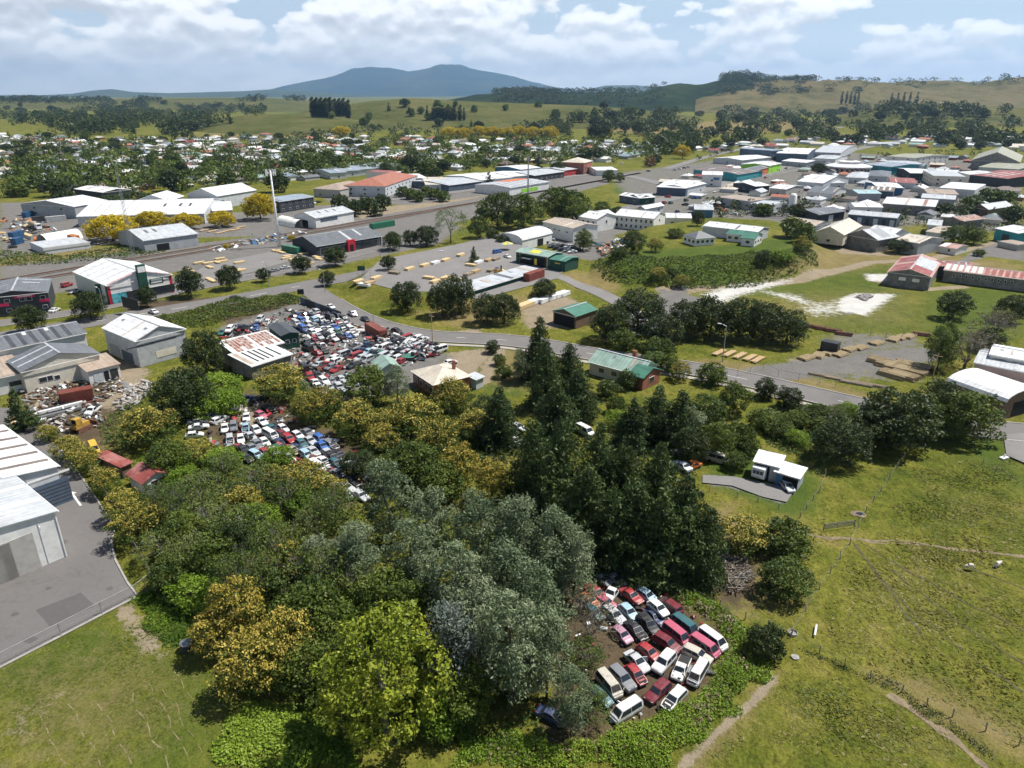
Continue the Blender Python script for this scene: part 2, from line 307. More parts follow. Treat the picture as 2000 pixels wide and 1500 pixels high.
# zones: (kind, outline in the picture, edge softness m)
ZP = [
 ('a', 0, [(0, 1330), (130, 1270), (330, 1270), (320, 1420), (180, 1500), (0, 1500)], 8, .6), ('a', 1, [(0, 1420), (70, 1370), (110, 1350), (90, 1400), (40, 1430), (0, 1460)], 2, .6),
 ('a', 1, [(225, 1185), (250, 1175), (290, 1240), (330, 1275), (290, 1290), (250, 1240)], 1.2, .7),
 ('b', 1, [(0, 1310), (250, 1190), (420, 1300), (420, 1500), (0, 1500)], 5, .62), ('b', 1, [(0, 1300), (210, 1200), (240, 1280), (330, 1270), (400, 1310), (420, 1480), (380, 1500), (250, 1500), (330, 1330), (150, 1330), (0, 1380)], 6),
 ('a', 0, [(1340, 1490), (1440, 1390), (1510, 1310), (1525, 1320), (1460, 1400), (1370, 1500)], 1.0),
 ('a', 0, [(1730, 1340), (1900, 1440), (2000, 1480), (2000, 1420), (1860, 1360), (1790, 1320)], 3),
 ('b', 2, [(1080, 1130), (1210, 1105), (1330, 1180), (1420, 1230), (1400, 1330), (1300, 1400), (1180, 1440), (1060, 1450), (1090, 1300)], 3),
 ('a', 0, [(1090, 1140), (1330, 1180), (1410, 1250), (1400, 1330), (1250, 1410), (1100, 1400)], 4),
 ('b', 2, [(1395, 1060), (1480, 1080), (1480, 1160), (1420, 1190), (1380, 1140)], 2), ('a', 0, [(1390, 1000), (1420, 990), (1500, 1100), (1560, 1170), (1440, 1190), (1390, 1120)], 3),
 ('b', 1, [(1370, 880), (1470, 870), (1600, 930), (1590, 1000), (1540, 1010), (1400, 950)], 2), ('b', 1, [(1830, 850), (2000, 850), (2000, 960), (1900, 900)], 5),
 ('b', 0, [(1380, 930), (1430, 932), (1550, 955), (1530, 985), (1440, 955), (1380, 945)], .8),
 ('b', 1, [(925, 660), (1030, 672), (1030, 770), (970, 780), (900, 720)], 2), ('a', 0, [(940, 680), (1020, 680), (1020, 760), (960, 750)], 4),
 ('a', 1, [(870, 690), (945, 680), (930, 700), (905, 745), (860, 735)], 1),
 ('b', 0, [(425, 640), (600, 585), (700, 640), (760, 640), (880, 695), (800, 760), (640, 790), (560, 720), (480, 700)], 2),
 ('b', 2, [(430, 610), (600, 580), (670, 610), (560, 640), (440, 650)], 3), ('b', 0, [(660, 680), (760, 640), (775, 650), (680, 700)], 1),
 ('b', 2, [(370, 830), (480, 760), (560, 790), (700, 870), (730, 940), (680, 990), (580, 930), (440, 880)], 3), ('a', 1, [(450, 795), (500, 790), (500, 830), (470, 830)], 2),
 ('a', 1, [(195, 700), (260, 705), (290, 725), (270, 780), (220, 800), (185, 790), (230, 750), (200, 725)], 1.5),
 ('b', 2, [(30, 740), (210, 735), (250, 790), (200, 880), (90, 850), (60, 790)], 4), ('a', 0, [(60, 780), (200, 760), (240, 860), (190, 900), (110, 850)], 5),
 ('b', 0, [(1290, 560), (1330, 548), (1400, 590), (1310, 640), (1280, 610)], 2),
 ('b', 0, [(1590, 660), (1640, 645), (1800, 655), (1815, 680), (1760, 685), (1830, 700), (1800, 745), (1600, 745), (1490, 720), (1560, 700), (1640, 690)], 3, .62), ('a', 1, [(1500, 720), (1640, 690), (1800, 690), (1800, 740), (1640, 745), (1560, 735)], 5, .6),
 ('a', 1, [(1540, 700), (1700, 690), (1750, 700), (1700, 730), (1560, 725)], 3), ('a', 0, [(1380, 700), (1500, 715), (1700, 770), (1700, 782), (1500, 735), (1340, 708)], 1.5),
 ('b', 1, [(1320, 520), (1740, 515), (1800, 620), (1790, 655), (1600, 640), (1560, 590), (1330, 560)], 5, .62),
 ('b', 1, [(1800, 560), (2000, 560), (2000, 660), (1850, 680), (1790, 640)], 5, .7),
 ('a', 2, [(1372, 575), (1430, 556), (1520, 548), (1545, 545), (1500, 562), (1440, 578), (1410, 594)], 3, .9), ('a', 2, [(1460, 562), (1560, 576), (1625, 606), (1560, 592)], 3, .68), ('a', 2, [(1640, 582), (1672, 573), (1752, 574), (1692, 616), (1632, 606)], 1.5, .9), ('a', 2, [(1560, 600), (1640, 585), (1640, 612), (1590, 618)], 4, .66),
 ('a', 0, [(1400, 590), (1560, 570), (1780, 560), (1790, 640), (1600, 635)], 10, .5),
 ('a', 2, [(1690, 535), (1735, 535), (1740, 550), (1700, 548)], 2), ('a', 1, [(1295, 550), (1380, 540), (1470, 530), (1400, 560), (1340, 575)], 3),
 ('b', 0, [(1640, 615), (1700, 585), (1730, 590), (1680, 610)], 2),
 ('a', 0, [(1500, 520), (1640, 470), (1760, 480), (2000, 520), (2000, 555), (1800, 500), (1600, 530)], 8), ('a', 1, [(1620, 475), (1720, 490), (1740, 500), (1640, 495)], 3),
 ('b', 0, [(1900, 490), (1960, 470), (2000, 480), (2000, 510), (1930, 500), (1860, 520)], 1),
 ('a', 0, [(1085, 535), (1170, 520), (1210, 560), (1190, 580), (1120, 560)], 3), ('a', 0, [(860, 590), (1000, 575), (1080, 570), (1000, 620), (900, 640), (820, 610)], 4), ('a', 1, [(1015, 600), (1100, 575), (1150, 600), (1110, 640), (1030, 640)], 2),
 ('b', 1, [(1150, 520), (1240, 490), (1400, 480), (1580, 470), (1600, 510), (1400, 550), (1230, 555)], 4),
 ('a', 1, [(880, 650), (930, 640), (945, 655), (900, 670)], 1.5),
 ('b', 0, [(0, 520), (500, 462), (700, 428), (940, 385), (1180, 340), (1190, 358), (960, 420), (700, 470), (560, 492), (0, 592)], 2),
 ('a', 1, [(0, 530), (500, 470), (940, 388), (1180, 345), (1180, 355), (960, 415), (560, 488), (0, 580)], 4, .5), ('a', 0, [(0, 490), (100, 490), (260, 480), (330, 490), (160, 530), (0, 545)], 5), ('a', 1, [(700, 412), (880, 385), (930, 365), (960, 380), (800, 415), (700, 432)], 2), ('a', 0, [(680, 435), (900, 400), (940, 385), (940, 395), (700, 448)], 2),
 ('b', 0, [(300, 560), (400, 510), (570, 478), (700, 470), (770, 430), (900, 440), (860, 475), (600, 530), (400, 560)], 3), ('a', 1, [(400, 520), (560, 490), (610, 500), (420, 545)], 6),
 ('b', 0, [(0, 395), (60, 395), (180, 420), (340, 425), (700, 395), (700, 440), (560, 460), (330, 465), (180, 480), (0, 505)], 3),
 ('b', 0, [(630, 375), (760, 370), (1000, 345), (1130, 320), (1180, 330), (1180, 350), (1000, 375), (800, 400), (640, 395)], 4),
 ('b', 0, [(1060, 470), (1180, 440), (1300, 400), (1330, 420), (1200, 460), (1190, 500), (1100, 500)], 2),
 ('b', 0, [(1180, 340), (1330, 320), (1560, 290), (2000, 320), (2000, 460), (1800, 440), (1600, 480), (1560, 440), (1300, 420), (1220, 390)], 6, .66),
 ('b', 1, [(1195, 370), (1250, 352), (1300, 355), (1260, 372), (1205, 378)], 2), ('b', 2, [(1500, 400), (1640, 390), (1660, 410), (1540, 420)], 3), ('a', 1, [(1560, 398), (1650, 395), (1660, 402), (1570, 408)], 2),
 ('b', 2, [(230, 590), (520, 575), (560, 590), (430, 620), (260, 625)], 2),
 ('a', 0, [(1000, 240), (1600, 235), (1660, 240), (1600, 255), (1300, 265)], 30), ('a', 0, [(380, 262), (620, 240), (700, 260), (560, 275)], 40), ('b', 1, [(560, 205), (1150, 205), (1250, 235), (800, 255), (560, 240)], 60),
]
ZL = [('a', 1, [(1330, 1500), (1400, 1430), (1470, 1370), (1515, 1320)], .3),
 ('a', 1, [(1295, 558), (1420, 548), (1560, 525), (1700, 512), (1800, 508), (1900, 515)], 2.0), ('a', 1, [(1790, 512), (1880, 490), (1960, 470), (2000, 462)], 1.5),
 ('b', 0, [(1500, 730), (1600, 715), (1700, 705), (1800, 690)], 4),
 ('a', 1, [(240, 1180), (260, 1220), (300, 1262)], .35), ('a', 1, [(895, 755), (915, 720), (945, 690), (1000, 672)], 1.6), ('a', 1, [(945, 745), (955, 715), (975, 690)], 1.2),
 ('b', 0, [(1200, 660), (1260, 640), (1310, 600), (1330, 560)], 2), ('a', 1, [(1700, 545), (1760, 560), (1810, 565), (1880, 560)], 1.5)]
def lumpf(x, y):
    pad = sstep(15, 30, x)*(1-sstep(128, 140, y)); near = 1-sstep(150, 230, np.hypot(x, y))
    return ((fbm(x, y, 3.2, 3, 2)-0.45)*0.5+(fbm(x, y, 14, 2, 8)-.4)*0.5)*near*(0.35+0.9*pad)*0.62
def axis(lo, hi, flo, fhi, step, g):
    a = list(np.arange(flo, fhi, step)); x = a[-1]; s = step
    up = []
    while x < hi: s *= g; x += s; up.append(x)
    x = a[0]; s = step; dn = []
    while x > lo: s *= g; x -= s; dn.append(x)
    return np.array(dn[::-1]+a+up)
def build_ground():
    xs = axis(-22000, 22000, -165, 165, 0.85, 1.045); ys = axis(-400, 26000, 34, 300, 0.85, 1.03)
    X, Y = np.meshgrid(xs, ys); Z = H(X.ravel(), Y.ravel()).reshape(X.shape)
    za = np.zeros((X.size, 4), np.float32); zb = np.zeros((X.size, 4), np.float32); za[:, 3] = zb[:, 3] = 1
    xf, yf = X.ravel(), Y.ravel()
    def put(w, ch, val, m):
        arr = za if w == 'a' else zb; arr[m, ch] = np.maximum(arr[m, ch], val)
    for w, ch, poly, soft, *wt in ZP:
        soft = soft*1.7+.5; pl = [tuple(P(a, b)[:2]) for a, b in poly]; px = [p[0] for p in pl]; py = [p[1] for p in pl]; q = soft*1.5
        m = np.where((xf > min(px)-q) & (xf < max(px)+q) & (yf > min(py)-q) & (yf < max(py)+q))[0]
        if len(m): put(w, ch, (wt[0] if wt else 1)*(1-sstep(-soft, soft, sdf(pl, xf[m], yf[m]))), m)
    for w, ch, pts, hw in ZL:
        pl = [tuple(P(a, b)[:2]) for a, b in pts]; px = [p[0] for p in pl]; py = [p[1] for p in pl]; q = hw*3+1
        m = np.where((xf > min(px)-q) & (xf < max(px)+q) & (yf > min(py)-q) & (yf < max(py)+q))[0]
        if len(m): put(w, ch, 1-sstep(hw*.4-.15, hw*2+.4, ldist(pl, xf[m], yf[m])), m)
    # tussocky relief away from hard yards
    hard = np.maximum(np.maximum(zb[:, 0], za[:, 1]), za[:, 2]); Z = Z+(lumpf(xf, yf)*(1-hard)).reshape(X.shape)
    nx, ny = len(xs), len(ys); i = np.arange(nx*ny).reshape(ny, nx)
    F = np.stack([i[:-1, :-1], i[:-1, 1:], i[1:, 1:], i[1:, :-1]], -1).reshape(-1, 4)
    me = npmesh('ground', np.stack([xf, yf, Z.ravel()-0.06], -1), F, ['ground_grass'], smooth=True)
    for nm, arr in (('za', za), ('zb', zb)):
        a = me.color_attributes.new(nm, 'FLOAT_COLOR', 'POINT'); a.data.foreach_set('color', arr.ravel())
    o = link('ground', me); o['kind'] = 'structure'
build_ground()

# ---------------------------------------------------------------- far hills and the mountain
def hillmat(name, stops, s1=0.004, s2=0.02, slip=None):
    m, nt = new_mat(name); L = nt.links.new
    out = N(nt, 'ShaderNodeOutputMaterial'); b = N(nt, 'ShaderNodeBsdfPrincipled'); L(b.outputs[0], out.inputs[0]); b.inputs['Roughness'].default_value = 1; b.inputs['Specular IOR Level'].default_value = 0.05
    g = N(nt, 'ShaderNodeNewGeometry')
    n1 = N(nt, 'ShaderNodeTexNoise', i_Scale=s1, i_Detail=8.0, i_Roughness=0.62); L(g.outputs['Position'], n1.inputs['Vector'])
    n2 = N(nt, 'ShaderNodeTexNoise', i_Scale=s2, i_Detail=6.0, i_Roughness=0.7); L(g.outputs['Position'], n2.inputs['Vector'])
    f = mathn(nt, 'ADD', mathn(nt, 'MULTIPLY', n1.outputs[0], .6), mathn(nt, 'MULTIPLY', n2.outputs[0], .4))
    r = ramp(nt, stops); L(f, r.inputs[0]); c = r.outputs[0]
    bp = N(nt, 'ShaderNodeBump', i_Strength=.9, i_Distance=.12/s1); L(n1.outputs[0], bp.inputs['Height']); L(bp.outputs[0], b.inputs['Normal'])
    L(c, b.inputs['Base Color'])
hillmat('mountain_bush', [(0.40, (0.013, 0.025, 0.012)), (0.52, (0.025, 0.042, 0.017)), (0.60, (0.059, 0.063, 0.029)), (0.68, (0.109, 0.092, 0.050))], .0007, .004)
hillmat('far_farmland', [(0.36, (0.025, 0.042, 0.017)), (0.5, (0.050, 0.067, 0.025)), (0.62, (0.092, 0.092, 0.042))], .0012, .006)
hillmat('cloud_shaded_bush', [(0.38, (0.010, 0.018, 0.008)), (0.52, (0.020, 0.034, 0.012)), (0.64, (0.046, 0.057, 0.020))], .004, .02)  # bush green with a cloud shadow painted into its dark tones
hillmat('dry_hill', [(0.34, (0.046, 0.055, 0.020)), (0.46, (0.097, 0.091, 0.037)), (0.56, (0.139, 0.118, 0.055)), (0.68, (0.176, 0.130, 0.071))], .005, .02)
hillmat('pasture_hill', [(0.36, (0.049, 0.060, 0.017)), (0.48, (0.080, 0.087, 0.027)), (0.58, (0.113, 0.108, 0.040)), (0.68, (0.151, 0.130, 0.060))], .008, .04)
RIDGES = []
def ridge(label, d0, d1, d2, sky, mt, rough=0.12, nx=150, nd=44, gsc=400):
    """a real ridge d0..d2 metres away whose crest at d1 follows the skyline given in picture pixels"""
    pxs = np.array([p[0] for p in sky], float)
    hs = np.array([CAMH+d1*math.tan(math.atan((750-p[1])/FPX)-PITCH)*math.hypot(1, (p[0]-1000)/FPX*0) for p in sky])
    a0, a1 = pxs[0], pxs[-1]
    def hfun(x, y):
        px = 1000+x/np.maximum(y, 1)*1400/math.cos(PITCH)
        hh = np.interp(px, pxs, hs, left=-40, right=-40); hh = hh*(1+rough*.22*(fbm(x, y*.3, gsc*.28, 4, 7)-.47)*2)
        t = np.where(y < d1, (y-d0)/(d1-d0), (d2-y)/(d2-d1)); t = np.clip(t, 0, 1); s = t*t*(3-2*t)
        ex = np.clip(np.minimum((px-a0), (a1-px))/60, 0, 1)
        g = fbm(x, y, gsc, 5, int(d1) % 13)-0.47
        crest = 1-np.abs(2*fbm(x, y*0.6, gsc*.7, 3, 3)-1)
        return (hh+8)*s*(1+rough*g*3*(1-0.75*t**3)-rough*0.9*(1-crest)*(1-t**2))-8
    xw = [(a-1000)/1400*math.cos(PITCH) for a in (a0, a1)]
    tt = np.linspace(0, 1, nd); D = np.where(tt < .75, d0+(d1-d0)*(tt/.75), d1+(d2-d1)*((tt-.75)/.25))
    u = np.linspace(0, 1, nx); Xg = (xw[0]+(xw[1]-xw[0])*u)[None, :]*D[:, None]; Yg = np.repeat(D[:, None], nx, 1)
    Zg = hfun(Xg, Yg); i = np.arange(nx*nd).reshape(nd, nx)
    F = np.stack([i[:-1, :-1], i[:-1, 1:], i[1:, 1:], i[1:, :-1]], -1).reshape(-1, 4)
    o = link('mountain' if 'mountain' in label else 'hills', npmesh('hills', np.stack([Xg, Yg, Zg], -1).reshape(-1, 3), F, [mt], smooth=True))
    o['kind'] = 'structure'; o['label'] = label
    RIDGES.append((hfun, d0, d2))
def HH(x, y):
    z = float(H(x, y))
    for f, d0, d2 in RIDGES:
        if d0 < y < d2: z = max(z, float(f(np.array([x]), np.array([y]))[0]))
    return z
def HHv(x, y):
    z = H(x, y)
    for f, d0, d2 in RIDGES:
        m = (y > d0) & (y < d2)
        if np.any(m): z[m] = np.maximum(z[m], f(x[m], y[m]))
    return z
def hits(px, py):
    """where view rays through picture pixels meet the land, hills included"""
    px = np.asarray(px, float); py = np.asarray(py, float); dx = (px-1000)/FPX; dy = -(py-750)/FPX
    yy = math.cos(PITCH)+dy*math.sin(PITCH); zz = -math.sin(PITCH)+dy*math.cos(PITCH); t = np.full(px.shape, 260.0); done = np.zeros(px.shape, bool)
    for _ in range(190):
        nt_ = t*1.022; below = (CAMH+zz*nt_ < HHv(dx*nt_, yy*nt_)) & ~done; done |= below; t = np.where(done, t, nt_)
        if done.all(): break
    return dx*t, yy*t, done
ridge('blue forested mountain with two rounded summits on the skyline', 15500, 20500, 26000, [(440, 190), (500, 182), (560, 168), (600, 160), (640, 151), (690, 133), (730, 131), (770, 134), (800, 139), (830, 132), (865, 127), (900, 131), (950, 141), (1000, 151), (1040, 162), (1090, 171), (1140, 176), (1220, 182), (1300, 190)], 'mountain_bush', .42, 320, 110, 2500)
ridge('low blue hills far off at the edge of the plain', 10500, 14000, 17500, [(-80, 188), (0, 187), (80, 186), (140, 183), (180, 177), (220, 174), (262, 180), (330, 182), (400, 180), (470, 178), (540, 174), (600, 178), (680, 184), (760, 190)], 'far_farmland', .12, 160, 40, 1400)
ridge('faint blue range behind the dark bush hill', 11500, 13800, 17000, [(1080, 188), (1130, 178), (1180, 168), (1240, 167), (1290, 172), (1340, 180), (1400, 190)], 'far_farmland', .12, 80, 30, 900)
ridge('dark bush-covered hill below the mountain', 2300, 3100, 3900, [(800, 206), (880, 196), (930, 186), (990, 181), (1060, 180), (1130, 181), (1200, 179), (1250, 181), (1285, 170), (1320, 164), (1360, 166), (1400, 161), (1420, 153), (1455, 150), (1500, 158), (1560, 166), (1620, 176), (1700, 190)], 'cloud_shaded_bush', .22, 240, 60, 300)
ridge('bare brown-green farm hills with slips along the skyline', 2100, 3000, 3800, [(1360, 190), (1420, 172), (1470, 160), (1520, 155), (1560, 157), (1600, 161), (1650, 159), (1700, 158), (1760, 158), (1800, 164), (1850, 159), (1905, 165), (1950, 158), (2000, 154), (2080, 150), (2150, 160)], 'dry_hill', .34, 300, 90, 240)
ridge('rounded green pasture hill behind the town', 1150, 1750, 2400, [(540, 232), (600, 218), (660, 208), (720, 200), (800, 193), (880, 196), (960, 199), (1060, 204), (1150, 207), (1250, 214), (1340, 224), (1400, 240)], 'pasture_hill', .16, 200, 60, 260)
ridge('low grassy hill beyond the houses', 1020, 1420, 1900, [(330, 250), (400, 235), (480, 226), (560, 223), (640, 227), (700, 236), (760, 250)], 'pasture_hill', .08, 100, 34, 260)
ridge('pale farmland rising to the far plain', 2200, 3600, 5200, [(-120, 196), (0, 193), (100, 194), (250, 192), (400, 191), (520, 191), (620, 197), (700, 206)], 'pasture_hill', .10, 140, 40, 500)
ridge('green paddock hill past the far houses', 1250, 1650, 2200, [(1620, 236), (1700, 212), (1780, 202), (1860, 201), (1940, 208), (2040, 212), (2120, 225)], 'pasture_hill', .08, 90, 34, 260)
# the air: one even box of haze over the whole place
m, nt = new_mat('haze_air'); vo = N(nt, 'ShaderNodeVolumePrincipled'); out = N(nt, 'ShaderNodeOutputMaterial'); nt.links.new(vo.outputs[0], out.inputs['Volume'])
vo.inputs['Color'].default_value = (0.38, 0.64, 1.0, 1); vo.inputs['Density'].default_value = 5e-5; vo.inputs['Anisotropy'].default_value = 0.3
hz = MB().box((0, 12800, 430), (60000, 27600, 1000)).build('haze', 'haze_air'); hz['kind'] = 'stuff'; hz['label'] = 'thin pale blue haze over the town and hills'
# ---------------------------------------------------------------- foliage materials
leafmat('wattle_leaf', [(0.0494, 0.0791, 0.0396), (0.1088, 0.1503, 0.0772), (0.1780, 0.2225, 0.1206), (0.2571, 0.2918, 0.1780)], .14)
leafmat('blue_leaf', [(0.0587, 0.0799, 0.0654), (0.1114, 0.1386, 0.1173), (0.1751, 0.2014, 0.1751)], .15)
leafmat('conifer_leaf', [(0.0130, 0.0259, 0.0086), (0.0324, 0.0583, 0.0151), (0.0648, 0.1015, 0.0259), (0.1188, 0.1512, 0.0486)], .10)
leafmat('privet_leaf', [(0.0348, 0.0612, 0.0093), (0.0697, 0.1071, 0.0145), (0.1105, 0.1530, 0.0204)], .12)
leafmat('privet_blossom', [(0.24, 0.185, 0.028), (0.40, 0.315, 0.055), (0.52, 0.42, 0.10)], .15)
leafmat('grass_blade', [(0.075, 0.100, 0.014), (0.125, 0.140, 0.026), (0.19, 0.175, 0.048), (0.30, 0.25, 0.10)], .3)
leafmat('yellowgreen_leaf', [(0.0605, 0.0935, 0.0088), (0.1430, 0.1925, 0.0154), (0.2475, 0.2915, 0.0242), (0.3630, 0.3795, 0.0440)], .25)
leafmat('broad_leaf', [(0.0271, 0.0496, 0.0073), (0.0569, 0.0893, 0.0127), (0.0956, 0.1326, 0.0189), (0.1452, 0.1813, 0.0288)], .12)
leafmat('dark_leaf', [(0.0161, 0.0298, 0.0076), (0.0323, 0.0519, 0.0127), (0.0553, 0.0782, 0.0195)], .12)
leafmat('bright_leaf', [(0.060, 0.118, 0.010), (0.125, 0.210, 0.016), (0.195, 0.300, 0.026), (0.27, 0.36, 0.045)], .3)
leafmat('scrub_leaf', [(0.0320, 0.0603, 0.0113), (0.0734, 0.1148, 0.0207), (0.1223, 0.1646, 0.0338), (0.1788, 0.1929, 0.0706)], .12)
leafmat('golden_leaf', [(0.26, 0.20, 0.010), (0.46, 0.34, 0.014), (0.60, 0.45, 0.02), (0.68, 0.54, 0.035)], .3)
leafmat('brown_leaf', [(0.090, 0.074, 0.042), (0.168, 0.138, 0.078), (0.240, 0.198, 0.120)], .15)
leafmat('dead_leaf', [(0.12, 0.06, 0.03), (0.20, 0.11, 0.055), (0.27, 0.17, 0.09)], .15)
simple('bark', (0.10, 0.08, 0.062), .9, var=.35, scale=3, bump=.4)
simple('grey_bark', (0.26, 0.245, 0.225), .9, var=.3, scale=2)
# ---------------------------------------------------------------- tree builders
def unit(v): return v/np.maximum(np.linalg.norm(v, axis=-1, keepdims=True), 1e-9)
def leaves(rng, C, Rr, T, per, size, asp=0.6, out=0.55, up=0.25, droop=0.0, shell=0.45, tip=0.0, tipz=0.1, crownc=None, rim=1.0):
    """leaf-sized faces in clumps with centres C and radii Rr; returns verts, faces, tone, material index"""
    k = np.maximum(3, (per*Rr**2)).astype(int); idx = np.repeat(np.arange(len(C)), k); n = len(idx)
    d = unit(rng.normal(size=(n, 3))); rad = (shell+(1-shell)*rng.rand(n)**0.5)[:, None]*Rr[idx][:, None]
    p = C[idx]+d*rad*np.array([1, 1, 0.8])
    nrm = unit(d*out+rng.normal(size=(n, 3))*0.55+np.array([0, 0, up]))
    t = unit(np.cross(nrm, rng.normal(size=(n, 3)))); t = unit(t+np.array([0, 0, -droop])); b = unit(np.cross(nrm, t))
    s = size*(0.6+0.8*rng.rand(n))[:, None]
    V = np.stack([p-t*s*.5, p+b*s*asp*.5-t*s*.08, p+t*s*.5, p-b*s*asp*.5-t*s*.08], 1).reshape(-1, 3)
    F = np.arange(4*n).reshape(n, 4)
    tone = np.clip(T[idx]+rng.normal(size=n)*0.14, 0.01, 0.99)
    mi = np.zeros(n, int)
    if tip > 0:
        cc = crownc if crownc is not None else C.mean(0)
        o = unit(p-cc); mi = ((o[:, 2] > tipz-0.25+0.5*T[idx]) & (d[:, 2] > -0.15) & (rng.rand(n) < tip)).astype(int)
    return V, F, tone, mi
def on_lobes(rng, lobes, n, cr, zmin=-0.5, jit=0.12):
    """clump centres spread over the surface of ellipsoidal lobes (x,y,z,r,rz)"""
    L = np.array(lobes, float); wgt = L[:, 3]**2; wgt /= wgt.sum()
    i = rng.choice(len(L), n, p=wgt); d = unit(rng.normal(size=(n, 3))); d[:, 2] = np.where(d[:, 2] < zmin, -d[:, 2], d[:, 2])
    rr = L[i, 3][:, None]*np.stack([np.ones(n), np.ones(n), L[i, 4]], -1)*(1-0.3*cr+rng.normal(size=(n, 1))*jit)
    C = L[i, :3]+d*rr
    lt = rng.rand(len(L)); T = np.clip(0.30+0.40*lt[i]+rng.normal(size=n)*0.12, 0, 1)
    # drop clumps buried inside other lobes
    keep = np.ones(n, bool)
    for q in L:
        e = (C-q[:3])/np.array([q[3], q[3], q[3]*q[4]]); keep &= (np.linalg.norm(e, axis=1) > 0.72)
    return C[keep], T[keep]
def trunkmesh(rng, h, r, limbs, barkm='bark', bend=0.3):
    mb = MB(); b = [(0, 0, -0.3), (rng.normal()*bend*.4, rng.normal()*bend*.4, h*.45), (rng.normal()*bend, rng.normal()*bend, h)]
    mb.tube(b, [r, r*.75, r*.4], 7)
    for q in limbs:
        z0 = h*(0.35+0.5*rng.rand()); z0 = min(z0, q[2]*.9)
        mb.tube([(0, 0, z0), (q[0]*.5, q[1]*.5, (z0+q[2])*.5+.3), tuple(q[:3])], [r*.45, r*.3, r*.10], 5, cap=False)
    return mb.mesh('trunk', barkm, True)
PROTO = {}
def proto(key, name, cat, h, dia, trunk, crown, extra=()):
    PROTO[key] = dict(name=name, cat=cat, h=h, d=dia, parts=[('trunk', trunk), ('crown', crown)]+list(extra))
def ring_lobes(rng, n, rad, zc, zr, r, rz=0.8, top=True):
    L = []
    for i in range(n):
        a = 2*math.pi*(i+rng.rand()*.6)/n; f = 0.75+0.4*rng.rand()
        L.append((rad*f*math.cos(a), rad*f*math.sin(a), zc+zr*(rng.rand()-.5), r*(0.8+.4*rng.rand()), rz))
    if top: L.append((rng.normal()*.3, rng.normal()*.3, zc+zr*.75, r*1.1, rz))
    return L
def round_tree(key, name, cat, seed, h, dia, lm, n=260, cr=.9, per=30, leaf=.42, base=.12, lobes=9, tip=0, tipm=None, tipz=.05, gaps=.0, barkm='bark', squash=.85, asp=.62, tr=None, droop=0.0):
    rng = np.random.RandomState(seed); ch = h*(1-base); zc = h*base+ch*.46; rl = dia*.185; L = []
    ell = np.array([dia*.5-rl*.85, dia*.5-rl*.85, ch*.5-rl*squash*.8]); nl = int(lobes*2.6)
    for i in range(nl):                                  # billows over an uneven egg-shaped crown
        a = i*2.399+rng.rand()*.5; u = 1-1.85*(i+.5)/nl; q = math.sqrt(max(0, 1-u*u)); f = .82+.3*rng.rand()
        L.append((ell[0]*q*math.cos(a)*f, ell[1]*q*math.sin(a)*f, zc+ell[2]*u*f, rl*(.75+.55*rng.rand()), squash))
    L.append((0, 0, zc, dia*.28, .9))
    C, T = on_lobes(rng, L, int(n*1.5), .15, -.7, .07)
    if gaps: k = rng.rand(len(C)) > gaps; C, T = C[k], T[k]
    Rr = cr*(0.55+.75*rng.rand(len(C)))
    V, F, tn, mi = leaves(rng, C, Rr, T, per/cr**2, leaf, asp=asp, tip=tip, tipz=tipz, droop=droop, crownc=np.array([0, 0, zc-ch*.15]))
    V[:, 2] *= h/max(V[:, 2].max(), 1e-3); V[:, 2] = np.maximum(V[:, 2], .03)
    proto(key, name, cat, h, dia, trunkmesh(rng, h*.55, tr or dia*.028, L[:6], barkm), npmesh('crown', V, F, [lm]+([tipm] if tip else []), tn, mi if tip else None))
def conifer_tree(key, name, seed, h, dia, lm, n=170, per=34, leaf=.62, droop=.9, base=.06, power=.75, open_=.0, lean=0, mats=None):
    rng = np.random.RandomState(seed); C = []; T = []; Rr = []; ph = rng.rand(6)*6.28
    for i in range(n):
        z = h*(base+(1-base)*(i/n)**1.05); a = rng.rand()*6.283
        bulge = 1+.22*math.sin(2*a+ph[0]+z*.35)+.16*math.sin(3*a+ph[1]-z*.6)+.14*math.sin(z*1.3+ph[2])
        rmax = dia*.5*max(.05, (1-(z/h))**power)*(.7+.45*rng.rand())*bulge
        steps = max(1, int(rmax/.7)); tt = rng.rand()
        for s in range(steps):
            f = (s+.7)/steps; rr = rmax*f; wob = rng.normal()*.12
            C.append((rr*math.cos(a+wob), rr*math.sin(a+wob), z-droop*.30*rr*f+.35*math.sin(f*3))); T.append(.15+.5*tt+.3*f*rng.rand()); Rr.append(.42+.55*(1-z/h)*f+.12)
    C = np.array(C); T = np.array(T); Rr = np.array(Rr)
    V, F, tn, mi = leaves(rng, C, Rr, T, per, leaf, asp=.34, out=.35, up=.15, droop=droop, shell=.2)
    V[:, 2] = np.maximum(V[:, 2], .05); V[:, 2] *= h/V[:, 2].max()
    mb = MB().tube([(0, 0, -.3), (0, 0, h*.5), (0, 0, h*.97)], [dia*.045, dia*.03, .03], 7)
    proto(key, name, 'tree', h, dia, mb.mesh('trunk', 'bark', True), npmesh('crown', V, F, [lm], tn))
def twig_mesh(rng, h, dia, n, barkm, r0=.05):
    mb = MB()
    def grow(p, d, L, r, depth):
        q = p+d*L; mb.tube([p, (p+q)/2+Vector(rng.normal(size=3))*L*.06, q], [r, r*.8, r*.55], 3, cap=False)
        if depth == 0: return
        for _ in range(3 if depth > 1 else 4):
            nd = (d+Vector(rng.normal(size=3))*.55+Vector((0, 0, .12))).normalized(); grow(q, nd, L*(.6+.2*rng.rand()), r*.55, depth-1)
    for i in range(n):
        a = 6.283*i/n+rng.rand(); d = Vector((math.cos(a)*.55, math.sin(a)*.55, 1)).normalized(); grow(Vector((0, 0, h*.12)), d, h*.30, r0*2.2, 4 if n < 5 else 3)
    return mb
